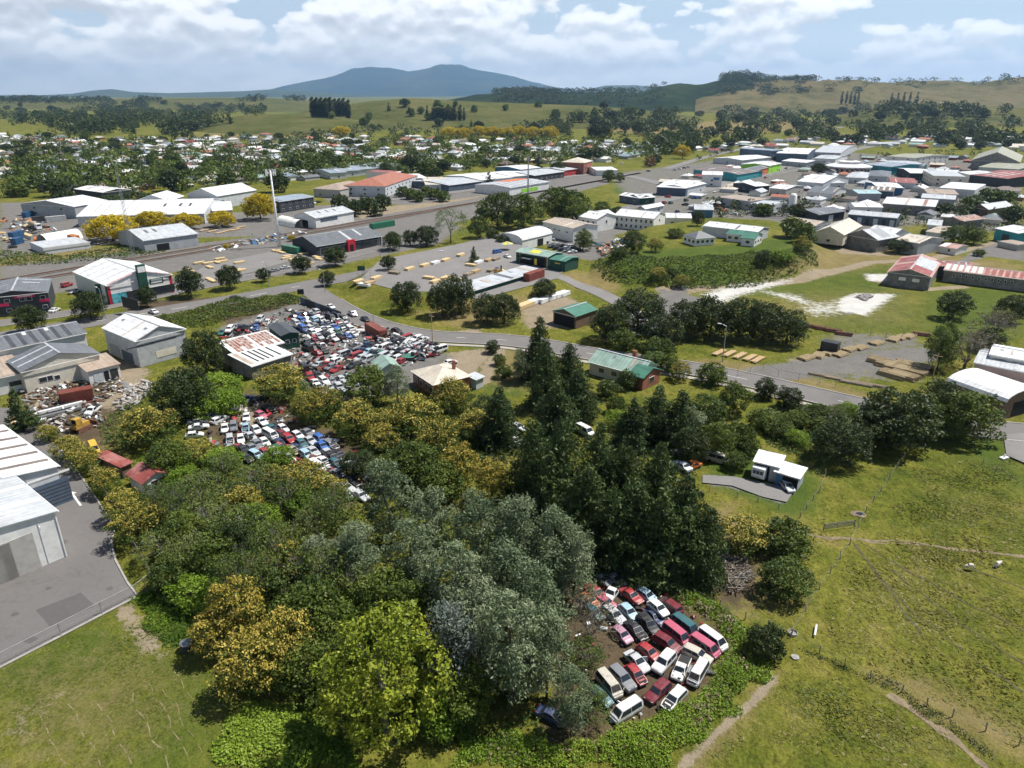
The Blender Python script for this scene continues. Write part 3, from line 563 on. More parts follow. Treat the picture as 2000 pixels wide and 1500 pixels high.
def wattle(key, seed, h, dia, lm='wattle_leaf', n=360, per=46):
    rng = np.random.RandomState(seed); L = []
    for i in range(20):
        z = h*(.20+.72*(i/19)); rr = dia*.5*math.sin(math.pi*min(.93, max(.18, (z/h)**1.05)))**.7; a = i*2.4+rng.rand()
        k = rr*(.45+.35*rng.rand()); L.append((k*math.cos(a), k*math.sin(a), z, dia*(.115+.075*rng.rand()), 1.0))
    L.append((0, 0, h*.92, dia*.14, 1.2))
    C, T = on_lobes(rng, L, n, .2, -.7, .08); Rr = .45+.5*rng.rand(len(C))
    V, F, tn, mi = leaves(rng, C, Rr, T, per, .40, asp=.36, out=.4, up=.3, droop=.25, shell=.3)
    V[:, 2] *= h/V[:, 2].max()
    proto(key, 'wattle_tree', 'tree', h, dia, trunkmesh(rng, h*.8, .2, L[:9], 'bark', .6), npmesh('crown', V, F, [lm], tn))
for i, s in enumerate((11, 12, 13)): wattle('wattle%d' % i, s, 14, 8)
wattle('bluewattle', 16, 13, 5.5, 'blue_leaf', 240, 40)
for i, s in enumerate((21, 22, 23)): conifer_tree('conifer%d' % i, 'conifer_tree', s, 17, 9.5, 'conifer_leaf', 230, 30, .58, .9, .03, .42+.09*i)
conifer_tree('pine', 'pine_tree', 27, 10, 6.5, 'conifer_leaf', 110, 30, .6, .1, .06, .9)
for i, s in enumerate((31, 32, 33)): round_tree('privet%d' % i, 'flowering_tree', 'tree', s, 8, 8, 'privet_leaf', 330, .62, 26, .30, .08, 9, .75, 'privet_blossom', .42)
round_tree('ochre0', 'flowering_tree', 'tree', 35, 8, 7, 'privet_leaf', 330, .6, 26, .28, .08, 8, .95, 'privet_blossom', -.35)
round_tree('yellowgreen', 'broadleaf_tree', 'tree', 41, 15, 11.5, 'yellowgreen_leaf', 620, .75, 34, .40, .06, 14, gaps=.22, barkm='grey_bark')
for i, s in enumerate((51, 52)): round_tree('broad%d' % i, 'broadleaf_tree', 'tree', s, 10, 9, 'broad_leaf', 380, .8, 28, .40, .01, 10, squash=.95)
for i, s in enumerate((53, 54)): round_tree('dark%d' % i, 'broadleaf_tree', 'tree', s, 9, 8.5, 'dark_leaf', 360, .75, 28, .36, .0, 9, squash=1.0)
round_tree('street', 'street_tree', 'tree', 55, 8, 7, 'dark_leaf', 300, .7, 28, .34, .08, 7, squash=1.0)
round_tree('bright', 'shrub', 'shrub', 56, 6, 7, 'bright_leaf', 260, .7, 26, .34, .02, 8)
for i, s in enumerate((61, 62)):
    round_tree('scrub%d' % i, 'scrub_tree', 'tree', s, 7, 8.5, 'scrub_leaf', 360, .6, 24, .26, .10, 11, gaps=.12, barkm='grey_bark', squash=.75)
    PROTO['scrub%d' % i]['parts'].append(('bare_branches', twig_mesh(np.random.RandomState(s), 7.4, 7, 3, 'grey_bark', .03).mesh('bare_branches', 'grey_bark')))
round_tree('ball', 'bush', 'bush', 71, 3.6, 3.6, 'dark_leaf', 160, .42, 26, .22, .01, 6, squash=1)
round_tree('bush', 'bush', 'bush', 72, 4, 4.6, 'broad_leaf', 180, .5, 24, .28, .01, 6)
round_tree('grey_airy', 'gum_tree', 'tree', 73, 14, 14, 'wattle_leaf', 260, 1.0, 20, .45, .32, 10, gaps=.35, barkm='grey_bark', squash=.6, tr=.3)
round_tree('brownish', 'macrocarpa_tree', 'tree', 74, 11, 8, 'scrub_leaf', 300, .8, 26, .36, .06, 9)
# lighter trees for the middle distance and beyond
round_tree('gold', 'golden_elm', 'tree', 81, 8, 11, 'golden_leaf', 260, 1.0, 44, .5, .14, 9, squash=.7)
round_tree('big', 'broadleaf_tree', 'tree', 82, 15, 16, 'broad_leaf', 340, 1.4, 34, .7, .03, 11)
for i, s in enumerate((83, 84, 85)): round_tree('far%d' % i, 'garden_tree', 'tree', s, 10, 10, ('broad_leaf', 'dark_leaf', 'scrub_leaf')[i], 95, 1.3, 20, 1.0, .0, 7)
round_tree('farround', 'spreading_tree', 'tree', 86, 10, 14, 'dark_leaf', 100, 1.5, 20, 1.15, .0, 9, squash=.7)
round_tree('farred', 'copper_tree', 'tree', 87, 8, 9, 'dead_leaf', 70, 1.2, 13, 1.0, .08, 7)
conifer_tree('farpine', 'pine_tree', 88, 14, 8, 'conifer_leaf', 46, 14, 1.3, .3, .05, .8)
def poplar():
    rng = np.random.RandomState(89); n = 90; z = rng.rand(n)*19+1; r = 1.5*np.sin(np.pi*np.clip(z/20.5, .05, 1)**.7); a = rng.rand(n)*6.28
    C = np.stack([r*.7*np.cos(a), r*.7*np.sin(a), z], -1); V, F, tn, mi = leaves(rng, C, np.full(n, .9), rng.rand(n)*.5+.2, 12, .9, up=.1, droop=-.6)
    proto('poplar', 'poplar_tree', 'tree', 20, 3.6, MB().tube([(0, 0, -.3), (0, 0, 18)], [.3, .05], 5).mesh('trunk', 'bark'), npmesh('crown', V, F, ['dark_leaf'], tn))
poplar()
round_tree('fuzz', 'bare_tree', 'tree', 91, 9, 8, 'brown_leaf', 230, .6, 16, .22, .05, 9, gaps=.1, barkm='grey_bark', squash=1)
PROTO['bare'] = dict(name='bare_tree', cat='tree', h=9, d=8, parts=[('trunk', MB().tube([(0, 0, -.3), (0, 0, 2)], [.28, .2], 7).mesh('trunk', 'grey_bark', True)), ('twigs', twig_mesh(np.random.RandomState(5), 9, 8, 9, 'grey_bark', .05).mesh('twigs', 'grey_bark')), ('dry_leaves', PROTO['fuzz']['parts'][1][1])])
def plant(key, loc, h, d, label, group=None, rz=None, name=None):
    q = PROTO[key]; o = thing(name or q['name'], label, q['cat'], loc, random.random()*6.28 if rz is None else rz, group, (d/q['d'], d/q['d'], h/q['h']))
    for n, me in q['parts']: link(n, me, o)
    return o
def tree(key, x, y, h, d, label, group=None, lm=None):
    p = P(x, y, h); return plant(key, (p.x, p.y, p.z-.05), h, d, label, group)
# ---------------------------------------------------------------- trees one can point to: (kind, x, y of the top in the picture, height, spread)
T = tree
T('yellowgreen', 735, 1196, 15, 11.5, 'tall yellow-green broadleaf tree with loose sunlit crown in the foreground')
SW = 'silver-green wattle tree in the wood between the scrapyards'
for i, (x, y, h, d) in enumerate([(752, 893, 14, 8), (840, 948, 14, 7.5), (930, 955, 15, 8), (1008, 958, 15, 8), (1080, 985, 14, 8), (1122, 1022, 12, 6.5), (690, 1012, 12, 7.5), (892, 1055, 14, 8.5), (985, 1050, 14, 8), (1050, 1095, 14, 7.5), (1000, 1150, 15, 8.5), (1072, 1185, 12, 6), (935, 1130, 13, 6.5), (800, 1010, 13, 7)]):
    T('wattle%d' % (i % 3), x, y, h, d, SW, 'silver-green wattle trees')
T('bluewattle', 880, 1172, 13, 6, 'narrow blue-grey wattle beside the tall yellow-green tree')
T('bare', 1158, 1150, 8, 6, 'dead grey-brown tree standing among the first wrecks'); T('scrub1', 1150, 1345, 4, 4.5, 'dark scrubby bush at the shaded side of the nearest yard'); T('scrub0', 1145, 1250, 4, 4.5, 'grey-olive scrub bush beside the mauve hatchback'); T('wattle1', 1120, 1300, 9, 4.5, 'thin wattle leaning over the nearest wrecked vans', 'silver-green wattle trees')
CN = 'dark drooping conifer in the tall stand of conifers'
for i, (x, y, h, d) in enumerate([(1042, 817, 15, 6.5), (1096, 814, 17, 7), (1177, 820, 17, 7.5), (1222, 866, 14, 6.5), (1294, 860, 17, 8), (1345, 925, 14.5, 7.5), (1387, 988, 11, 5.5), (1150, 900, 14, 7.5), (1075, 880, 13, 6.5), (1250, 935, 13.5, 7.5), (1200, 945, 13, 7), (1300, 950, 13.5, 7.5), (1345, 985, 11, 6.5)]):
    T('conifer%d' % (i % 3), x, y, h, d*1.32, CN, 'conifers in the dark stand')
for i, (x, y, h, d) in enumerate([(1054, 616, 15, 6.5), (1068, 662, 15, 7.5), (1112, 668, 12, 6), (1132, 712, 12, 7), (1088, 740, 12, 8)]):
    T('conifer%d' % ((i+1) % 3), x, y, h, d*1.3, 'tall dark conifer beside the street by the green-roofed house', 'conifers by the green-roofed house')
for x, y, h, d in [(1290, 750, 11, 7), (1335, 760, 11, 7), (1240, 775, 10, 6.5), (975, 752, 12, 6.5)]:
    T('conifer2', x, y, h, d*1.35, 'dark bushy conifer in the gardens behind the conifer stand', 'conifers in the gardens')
T('pine', 22, 757, 9, 6.5, 'green pine with layered branches beside the workshop yard')
FT = 'green tree topped with ochre blossom'
for i, (x, y, h, d) in enumerate([(88, 828, 3.5, 4), (128, 850, 5, 5.5), (158, 872, 5, 5.5), (196, 912, 5, 5), (232, 955, 5.5, 5.5), (262, 985, 6, 7.5)]):
    T('privet%d' % (i % 3), x, y, h, d, FT+' along the asphalt yard fence', 'blossoming trees along the fence')
for i, (x, y, h, d) in enumerate([(450, 1130, 9, 6.5), (478, 1235, 8, 7), (552, 1192, 9, 6), (415, 1195, 6, 5.5)]):
    T('ochre0', x, y, h, d, 'tree covered in ochre-orange blossom above the mown lawn', 'orange trees beside the lawn')
for i, (x, y, h, d) in enumerate([(280, 792, 8, 10.5), (548, 708, 8.5, 10.5), (632, 752, 7, 7), (690, 780, 7.5, 8.5), (800, 772, 9, 10), (850, 815, 8, 8), (885, 735, 8, 8), (930, 800, 6, 7), (590, 905, 6, 8), (640, 925, 6, 6), (740, 830, 6, 7), (520, 905, 5, 5.5), (600, 765, 7, 7), (745, 800, 7, 7)]):
    T('privet%d' % (i % 3), x, y, h, d, FT+' among the scrapyard trees', 'blossoming trees around the scrapyards')
T('ochre0', 893, 862, 9, 6.5, 'upright tree thick with orange-brown blossom behind the wattles')
T('ochre0', 960, 893, 8, 5.5, 'rounded tree thick with yellow blossom beside the conifer stand')
T('privet1', 1462, 1014, 5.2, 7.5, 'round tree with ochre blossom on the edge of the paddock'); T('bush', 1542, 1018, 5.2, 7, 'round dark green tree on the edge of the paddock')
T('broad0', 1540, 1098, 5, 6.5, 'straggly green tree with dead twigs beside the brush heap')
T('ball', 1505, 1222, 4.3, 4.2, 'small round green tree at the corner of the fence lines')
ST = 'dark green round street tree on the grass verge of the main road'
for x, y, h, d in [(48, 593, 8, 7.5), (166, 566, 8.5, 9), (281, 556, 7, 5.5), (364, 519, 10, 8), (442, 515, 8.5, 7.5), (512, 522, 5, 4.5), (586, 496, 7, 6.5), (652, 478, 8, 8), (637, 527, 5.5, 5), (757, 497, 5.5, 5), (765, 450, 8, 8)]:
    T('street', x, y, h, d, ST, 'street trees along the main road')
for x, y, h, d in [(800, 447, 7, 6), (832, 438, 9, 10), (962, 445, 6, 6), (985, 455, 6, 7)]:
    T('dark0', x, y, h, d, 'dark bushy tree beside the main road', 'bushy trees by the main road')
for k, x, y, h, d in [('dark1', 792, 532, 8.5, 7.5), ('dark0', 862, 545, 10, 7), ('dark1', 893, 535, 11, 7.5), ('dark0', 950, 572, 8, 7), ('dark1', 985, 572, 8, 7), ('dark0', 1064, 528, 6, 6)]:
    T(k, x, y, h*1.1, d*1.2, 'dark green tree on the bank below the timber yard', 'trees on the timber yard bank')
for k, x, y, h, d in [('dark0', 1195, 590, 9, 8), ('dark1', 1250, 565, 10, 11), ('dark0', 1300, 610, 8, 8), ('dark1', 1350, 585, 9, 8), ('dark0', 1395, 575, 10, 9), ('dark1', 1450, 580, 10, 9), ('dark0', 1500, 585, 9.5, 9), ('dark1', 1545, 605, 8, 8), ('bush', 1220, 640, 5, 6), ('bush', 1290, 655, 5, 6)]:
    T(k, x, y, h*1.15, d*1.25, 'dark blue-green tree in the shady belt behind the side street', 'belt of dark trees behind the side street')
T('dark0', 390, 640, 11, 9, 'tall dark tree between the silver barn and the rusty shed'); T('dark1', 345, 718, 11, 11, 'wide dark tree above the dirt driveway')
T('bright', 425, 728, 6, 9, 'bright green shrub beside the rusty shed'); T('bright', 440, 760, 5, 8, 'bright green shrub in front of the rusty shed'); T('bright', 395, 770, 5, 7, 'bright green shrub below the wide dark tree')
T('broad0', 712, 712, 9, 9, 'glossy green broadleaf tree beside the green-roofed hut'); T('wattle2', 772, 712, 9, 6, 'grey-green tree between the hut and the cream-roofed house')
for k, x, y, h, d in [('broad1', 815, 862, 8, 8), ('broad0', 765, 880, 6, 6), ('dark0', 960, 770, 6, 8), ('broad0', 860, 905, 7, 7), ('dark1', 700, 880, 5, 6)]:
    T(k, x, y, h, d, 'green broadleaf tree in the wood beside the middle scrapyard', 'broadleaf trees by the middle scrapyard')
for k, x, y, h, d in [('dark1', 1775, 762, 11, 13), ('dark0', 1735, 785, 9, 10), ('dark0', 1855, 742, 10, 10), ('broad1', 1908, 760, 10, 11), ('broad1', 1825, 775, 8, 9)]:
    T(k, x, y, h, d, 'dark spreading tree at the top corner of the paddock', 'spreading trees above the paddock')
T('dark1', 1650, 818, 8, 9.5, 'low dark tree at the top edge of the paddock')
T('brownish', 1853, 625, 12, 6.5, 'tall brownish macrocarpa beside the pole stacks'); T('dark0', 1872, 566, 8.5, 8.5, 'dark green tree in the paddock beyond the pole stacks')
for x, y, h, d in [(1905, 632, 11, 11), (1952, 595, 11, 10)]: T('bare', x, y, h, d, 'bare grey tree beside the brownish macrocarpa', 'bare grey trees')
for x, y, h, d in [(1985, 575, 8, 8), (1940, 640, 6, 7)]: T('dark1', x, y, h, d, 'dark tree behind the bare grey trees', 'dark trees by the bare trees')
T('ball', 961, 664, 3.4, 3.5, 'clipped round dark bush on the corner lawn'); T('bush', 975, 690, 3, 3, 'small bush on the corner lawn'); T('wattle0', 1017, 680, 8, 5, 'thin grey-green tree at the edge of the corner lawn')
T('bush', 985, 712, 3.2, 4, 'leafy bush near the letterbox shed on the corner lawn')
for k, x, y, h, d in [('bush', 1395, 708, 5, 6.5), ('ball', 1500, 738, 4.6, 4.5), ('ball', 1545, 755, 4.6, 5), ('broad0', 1440, 745, 7, 6), ('broad1', 1390, 770, 7, 7), ('wattle0', 1350, 790, 7, 6), ('dark0', 1300, 800, 7, 7), ('bush', 1230, 720, 4.5, 5), ('bush', 1190, 740, 4, 5), ('bush', 1310, 690, 4.5, 5), ('privet2', 1330, 705, 4.5, 5), ('bush', 1600, 790, 3.5, 5), ('bush', 1560, 800, 3.5, 5), ('bright', 1660, 785, 3, 4), ('bush', 1490, 800, 4, 5), ('bush', 1530, 820, 3.5, 5), ('bush', 1450, 820, 5, 5), ('bush', 1610, 815, 3, 4.5), ('broad1', 1410, 820, 7, 6), ('dark0', 1355, 830, 7, 6), ('bush', 1465, 850, 4, 4), ('bright', 1560, 840, 3, 4), ('bush', 1700, 800, 3.5, 5), ('scrub0', 1635, 790, 4, 5), ('bush', 1440, 880, 3.5, 4), ('bright', 1210, 800, 4, 5), ('bush', 1205, 770, 4, 4)]:
    T(k, x, y, h, d, 'green bush in the gardens along the side street', 'garden bushes along the side street')
T('brownish', 1280, 685, 4, 6, 'pale brown feathery bush behind the green-roofed house')
SC = 'grey-olive scrub tree with bare twigs in the thicket'
for i, (x, y, h, d) in enumerate([(430, 885, 6, 8), (500, 925, 6, 8.5), (385, 925, 6, 8), (560, 955, 6, 8), (330, 955, 6.5, 8), (400, 985, 6.5, 8.5), (470, 1005, 6.5, 8.5), (540, 1025, 7, 8.5), (612, 1005, 6, 7.5), (640, 965, 6, 7), (310, 1040, 6, 7), (370, 1060, 6.5, 8), (450, 1080, 7, 8), (580, 1095, 8, 8), (640, 1075, 8, 8), (690, 1110, 9, 8), (510, 1100, 7, 8), (300, 950, 5, 5)]):
    T('scrub%d' % (i % 2), x, y-(i*37 % 23), h*(.85+.45*((i*7) % 5)/4), d*(.8+.3*((i*3) % 4)/3), SC, 'scrub trees in the thicket')
for k, x, y, h, d in [('privet1', 470, 950, 6, 6), ('broad1', 400, 1040, 7, 7), ('bright', 500, 985, 5.5, 6), ('privet0', 560, 1060, 7.5, 6), ('wattle0', 620, 1040, 9, 5.5), ('dark0', 440, 1020, 7, 6), ('broad0', 350, 1000, 6.5, 6), ('broad0', 600, 1135, 9, 8), ('broad1', 745, 1110, 9, 8), ('bright', 370, 1130, 4, 6), ('broad0', 330, 1090, 5, 6), ('bright', 690, 1165, 6, 7), ('broad1', 640, 1180, 8, 7), ('bright', 430, 875, 4, 6), ('bright', 340, 895, 4, 5), ('privet2', 380, 860, 5, 6), ('bright', 600, 960, 4, 6), ('broad0', 320, 860, 7, 7), ('bright', 350, 915, 3.5, 5), ('bush', 300, 910, 3, 4.5), ('bright', 540, 870, 4, 5), ('broad1', 800, 1130, 9, 7), ('broad1', 600, 1240, 7, 7), ('broad0', 900, 1300, 7, 6), ('bright', 860, 1340, 5, 6)]:
    T(k, x, y, h, d, 'green tree filling the thicket above the lawn', 'green trees in the thicket')
# -- beyond the main road
for x, y, h, d in [(210, 416, 12, 19), (289, 410, 8.5, 14), (360, 414, 8, 13), (430, 410, 8, 12), (502, 374, 14, 15)]: T('gold', x, y, h, d, 'golden-yellow elm in front of the white sheds', 'golden elms by the railway sheds')
for x, y, h, d in [(1335, 281, 14, 14), (440, 475, 2.5, 2.5), (568, 458, 3, 3)]: T('gold', x, y, h, d, 'small golden-yellow tree standing alone in town', 'lone golden trees')
def far_top(k, x, y, h, d_, lb, g): a, b, ok = hits([x], [y]); plant(k, (float(a[0]), float(b[0]), float(HHv(a, b)[0])-.2), h, d_, lb, g)
for i, x in enumerate([668, 880, 905, 935, 962, 990, 1014, 1040, 1068, 1075]): far_top('gold', x, 267+(i % 3)*2, 17, 23, 'golden-yellow tree in the long row behind the houses', 'row of golden trees')
for x in (1158, 1183): far_top('gold', x, 268, 15, 19, 'golden-green tree at the end of the golden row', 'row of golden trees')
for x, y, h, d in [(972, 373, 17, 18), (1022, 375, 17, 17), (1085, 362, 18, 17), (1120, 368, 17, 16), (935, 420, 10, 9), (1178, 392, 10, 10), (1205, 402, 8, 8), (1190, 330, 9, 9), (1212, 336, 7, 7)]:
    T('big', x, y, h, d, 'large leafy tree between the railway and the main road', 'large trees by the railway')
T('grey_airy', 878, 405, 15, 15, 'tall open-crowned gum tree beside the main road')
T('farpine', 955, 335, 11, 9, 'dense conical conifer beside the long striped-roof shed'); T('pine', 925, 480, 6, 4, 'small conifer by the arched shed')
for i, x in enumerate(range(662, 760, 14)): T('farpine' if i % 2 else 'far1', x, 378+(i % 3)*5, 9, 9, 'dark tree in the hedge row below the red-roofed hall', 'hedge row below the red-roofed hall')
for i, x in enumerate(range(785, 880, 16)): T('far0', x, 362+(i % 3)*4, 7, 8, 'green tree in the hedge row above the railway', 'hedge row above the railway')
for k, x, y, h, d in [('broad1', 1140, 446, 9, 7.5), ('broad0', 1240, 447, 9, 8.5), ('bush', 1210, 478, 5, 6), ('privet0', 1282, 463, 5.5, 6), ('privet1', 1287, 500, 5, 6), ('privet2', 1335, 508, 4.5, 5), ('dark0', 1495, 478, 6, 5.5), ('privet0', 1570, 460, 7, 7), ('bush', 1320, 445, 4, 7), ('dark1', 1365, 410, 7, 5.5), ('bright', 1530, 480, 5, 8), ('far0', 1495, 395, 7, 9), ('far2', 1550, 420, 9, 10), ('far0', 1575, 430, 9, 8), ('bush', 1315, 507, 3, 4)]:
    T(k, x, y, h, d, 'green tree on the bank below the hilltop cottages', 'trees on the cottage bank')
for k, x, y, h, d in [('far1', 1560, 396, 9, 8), ('far0', 1940, 365, 10, 14), ('far0', 1970, 370, 9, 12), ('far0', 1900, 380, 9, 12), ('dark0', 1760, 465, 6, 9), ('dark1', 1795, 468, 5, 6), ('broad0', 1870, 438, 8, 10), ('broad1', 1910, 440, 8, 9), ('far1', 1850, 395, 7, 10), ('far1', 1890, 398, 6, 9), ('far1', 1985, 400, 9, 11), ('far1', 1600, 317, 9, 11), ('bush', 1915, 485, 3, 4.5), ('far1', 1990, 440, 6, 6)]:
    T(k, x, y, h, d, 'green tree among the sheds of the town centre', 'trees among the town sheds')
for k, x, y, h, d in [('far1', 330, 330, 14, 14), ('far2', 210, 330, 13, 15), ('far1', 100, 345, 12, 14), ('far0', 440, 330, 12, 13), ('far1', 540, 335, 13, 14), ('far2', 585, 290, 18, 18), ('far0', 620, 300, 15, 18), ('far2', 640, 290, 14, 16), ('far0', 660, 300, 14, 14), ('far1', 800, 300, 15, 16), ('far0', 830, 310, 13, 14), ('far2', 785, 320, 11, 12), ('far1', 850, 325, 10, 10), ('farpine', 1052, 300, 13, 9), ('far1', 1165, 285, 14, 16), ('far0', 1140, 285, 13, 14), ('far1', 1090, 315, 10, 11), ('far0', 1310, 270, 16, 18), ('far1', 1280, 300, 10, 12), ('farred', 1270, 305, 9, 11), ('farround', 210, 380, 8, 20), ('farround', 260, 375, 8, 22), ('farround', 300, 378, 8, 18), ('farround', 165, 395, 6, 12), ('far1', 350, 345, 9, 10), ('farround', 120, 370, 8, 14), ('far0', 30, 355, 9, 12), ('far1', 60, 340, 9, 12), ('farpine', 338, 238, 20, 18), ('farround', 345, 232, 20, 26), ('farround', 325, 236, 20, 24)]:
    T(k, x, y, h, d, 'tall leafy tree rising above the house roofs', 'tall trees among the houses')
# -- countless smaller trees scattered through the suburb and the farmland: positions on the ground, thinning with distance
def sample(poly, n, rng, clump=0, seed=0):
    X, Y = [], []; xs = [p[0] for p in poly]; ys = [p[1] for p in poly]
    x = rng.uniform(min(xs), max(xs), n*14); y = rng.uniform(min(ys), max(ys), n*14); k = sdf(poly, x, y) < 0; x, y = x[k], y[k]
    if clump: k = vnoise(x, y*3, clump, seed)+.35*vnoise(x, y*3, clump*.35, seed+1) > .66; x, y = x[k], y[k]
    x, y = x[:int(n*1.4)], y[:int(n*1.4)]; a, b, ok = hits(x, y); return a[ok][:n], b[ok][:n]
def scatter(poly, n, keys, hr, label, group, dmin=0, seed=1, on=None):
    rng = random.Random(seed); A, B = sample(poly, n*3, np.random.RandomState(seed)); got = []; Z = HHv(A, B)
    for a, b, z in zip(A, B, Z):
        if len(got) >= n: break
        if any((a-g[0])**2+(b-g[1])**2 < dmin*dmin for g in got): continue
        got.append((a, b)); k = rng.choice(keys); h = rng.uniform(*hr)
        plant(k, (a, b, z-.2), h, h*PROTO[k]['d']/PROTO[k]['h']*rng.uniform(.85, 1.25), label, group, rng.random()*6.28)
scatter([(0, 385), (0, 262), (330, 268), (560, 262), (620, 330), (400, 350), (200, 372)], 120, ['far0', 'far1', 'far2', 'far1', 'farround', 'farpine'], (6, 12), 'leafy garden tree among the house roofs', 'garden trees in the western suburb', 12, 3)
scatter([(560, 335), (560, 268), (860, 270), (1300, 275), (1300, 300), (1000, 325), (760, 345)], 75, ['far0', 'far1', 'far2', 'far1', 'farpine'], (6, 11), 'garden tree among the houses', 'garden trees behind the main street', 13, 4)
scatter([(1290, 305), (1280, 262), (1560, 255), (1780, 262), (2000, 262), (2000, 300), (1700, 285), (1560, 282)], 50, ['far0', 'far1', 'far1', 'far2', 'farround'], (9, 15), 'leafy tree behind the town centre', 'trees behind the town centre', 14, 5)
scatter([(1130, 275), (1150, 225), (1400, 215), (1700, 212), (1960, 225), (1660, 240), (1560, 258)], 40, ['far1', 'far0', 'farround', 'far1'], (14, 22), 'dark tree in the wooded farmland', 'trees under the brown hills', 26, 6)
scatter([(0, 262), (0, 205), (300, 203), (560, 208), (560, 228), (330, 262)], 40, ['far1', 'farround', 'farround', 'farpine'], (12, 20), 'dark shelter tree on the western farmland', 'farmland trees in the west', 28, 7)
scatter([(560, 255), (700, 205), (1000, 200), (1250, 215), (1200, 255), (860, 250)], 26, ['far1', 'far0', 'farpine', 'far2'], (12, 18), 'tree standing on the green pasture hill', 'trees on the pasture hill', 26, 8)
# woods and tree cover too far off to count
_wv = []
for q in range(3):
    rg_ = np.random.RandomState(200+q); L_ = ring_lobes(rg_, 6, .32, .5, .3, .26, .9); C_, T_ = on_lobes(rg_, L_, 46, .2, -.9); V_, F_, t_, m_ = leaves(rg_, C_, np.full(len(C_), .14), T_, 170, .17, up=.05, out=.7); V_[:, 2] -= max(V_[:, 2].min(), 0)*.7; _wv.append((V_, t_))
def wood(label, polys, n, hr, lm, seed, clump=0.0):
    rng = np.random.RandomState(seed); VV, TT = [], []
    for poly, frac in polys:
        A, B = sample(poly, int(n*frac), rng, clump, seed); Z = HHv(A, B)
        for x, y, z in zip(A, B, Z):
            V_, t_ = _wv[rng.randint(3)]; h = rng.uniform(*hr); w_ = h*rng.uniform(.8, 1.3); a = rng.rand()*6.28
            VV.append(np.stack([x+w_*(V_[:, 0]*math.cos(a)-V_[:, 1]*math.sin(a)), y+w_*(V_[:, 0]*math.sin(a)+V_[:, 1]*math.cos(a)), z-.5+h*V_[:, 2]], -1)); TT.append(np.clip(t_+rng.normal()*.15, .01, .99))
    V = np.concatenate(VV); o = link('woods', npmesh('woods', V, np.arange(len(V)).reshape(-1, 4), [lm], np.concatenate(TT))); o['kind'] = 'stuff'; o['label'] = label; o['category'] = 'woods'
wood('hedges and small garden trees packed between the far houses', [([(0, 385), (0, 268), (330, 272), (560, 266), (620, 330), (400, 350), (200, 372)], .55), ([(560, 335), (560, 272), (860, 272), (1300, 280), (1290, 305), (1000, 325), (760, 340)], .45)], 520, (6, 13), 'broad_leaf', 31)
wood('trees filling the gaps between the depots and the first houses', [([(60, 380), (180, 352), (400, 340), (640, 325), (640, 345), (500, 360), (360, 372), (200, 380)], .6), ([(640, 330), (800, 318), (1120, 305), (1300, 300), (1300, 315), (1000, 330), (800, 338)], .4)], 130, (7, 13), 'broad_leaf', 41)
wood('shrubs and small trees between the town buildings', [([(1290, 300), (1560, 285), (1990, 300), (1990, 330), (1700, 310), (1400, 320)], .5), ([(1560, 430), (1700, 430), (1850, 400), (1990, 400), (1990, 470), (1850, 445), (1700, 440)], .25), ([(1380, 400), (1520, 405), (1650, 385), (1660, 395), (1500, 425), (1380, 425)], .25)], 120, (3, 7), 'dark_leaf', 42)
wood('wooded belt between the town and the brown hills', [([(1000, 262), (1100, 232), (1300, 212), (1600, 205), (1960, 208), (1980, 225), (1660, 232), (1560, 248), (1200, 270)], .62), ([(1280, 300), (1300, 258), (1560, 246), (1800, 250), (2000, 240), (2000, 285), (1700, 275), (1500, 272)], .38)], 560, (11, 21), 'dark_leaf', 32, 40)
wood('dark tree belts across the western farmland', [([(0, 264), (0, 205), (240, 202), (560, 206), (560, 226), (330, 262)], 1)], 460, (12, 22), 'dark_leaf', 33, 60)
wood('scattered trees along the edge of the far plain', [([(0, 203), (600, 198), (600, 193), (0, 195)], 1)], 160, (14, 26), 'dark_leaf', 34, 50)
wood('trees along the foot of the pasture hill', [([(560, 262), (700, 250), (860, 256), (1100, 268), (1300, 268), (1300, 278), (860, 274), (560, 276)], 1)], 60, (9, 14), 'dark_leaf', 35)
_hc = {}
def hit1(x, y):
    return _hc[(x, y)]
_q = [(610+i*2.9, 229-(i*0.1)) for i in range(26)]+[(835+i*3.4, 234) for i in range(22)]+[(x, 201) for x in (1643, 1652, 1660, 1668, 1675, 1740, 1752, 1764, 1776, 1790)]
_a, _b, _ = hits([q[0] for q in _q], [q[1] for q in _q]); _z = HHv(_a, _b)
for q, a, b, z in zip(_q, _a, _b, _z): _hc[q] = (float(a), float(b), float(z)-.3)
for i in range(26): 
    x = 610+i*2.9; p = hit1(x, 229-(i*0.1)); plant('poplar', p, 31+3*math.sin(i*2.1), 9, 'dark poplar in the left shelter row on the pasture hill', 'left poplar row')
for i in range(22):
    x = 835+i*3.4; 
    if i in (1, 2, 17, 20): continue
    p = hit1(x, 234); plant('poplar', p, 25+3*math.sin(i*1.7), 7, 'dark poplar in the right shelter row on the pasture hill', 'right poplar row')
for x in (1643, 1652, 1660, 1668, 1675, 1740, 1752, 1764, 1776, 1790): p = hit1(x, 201); plant('poplar', p, 36, 10, 'slender poplar at the foot of the brown hills', 'poplars under the brown hills')
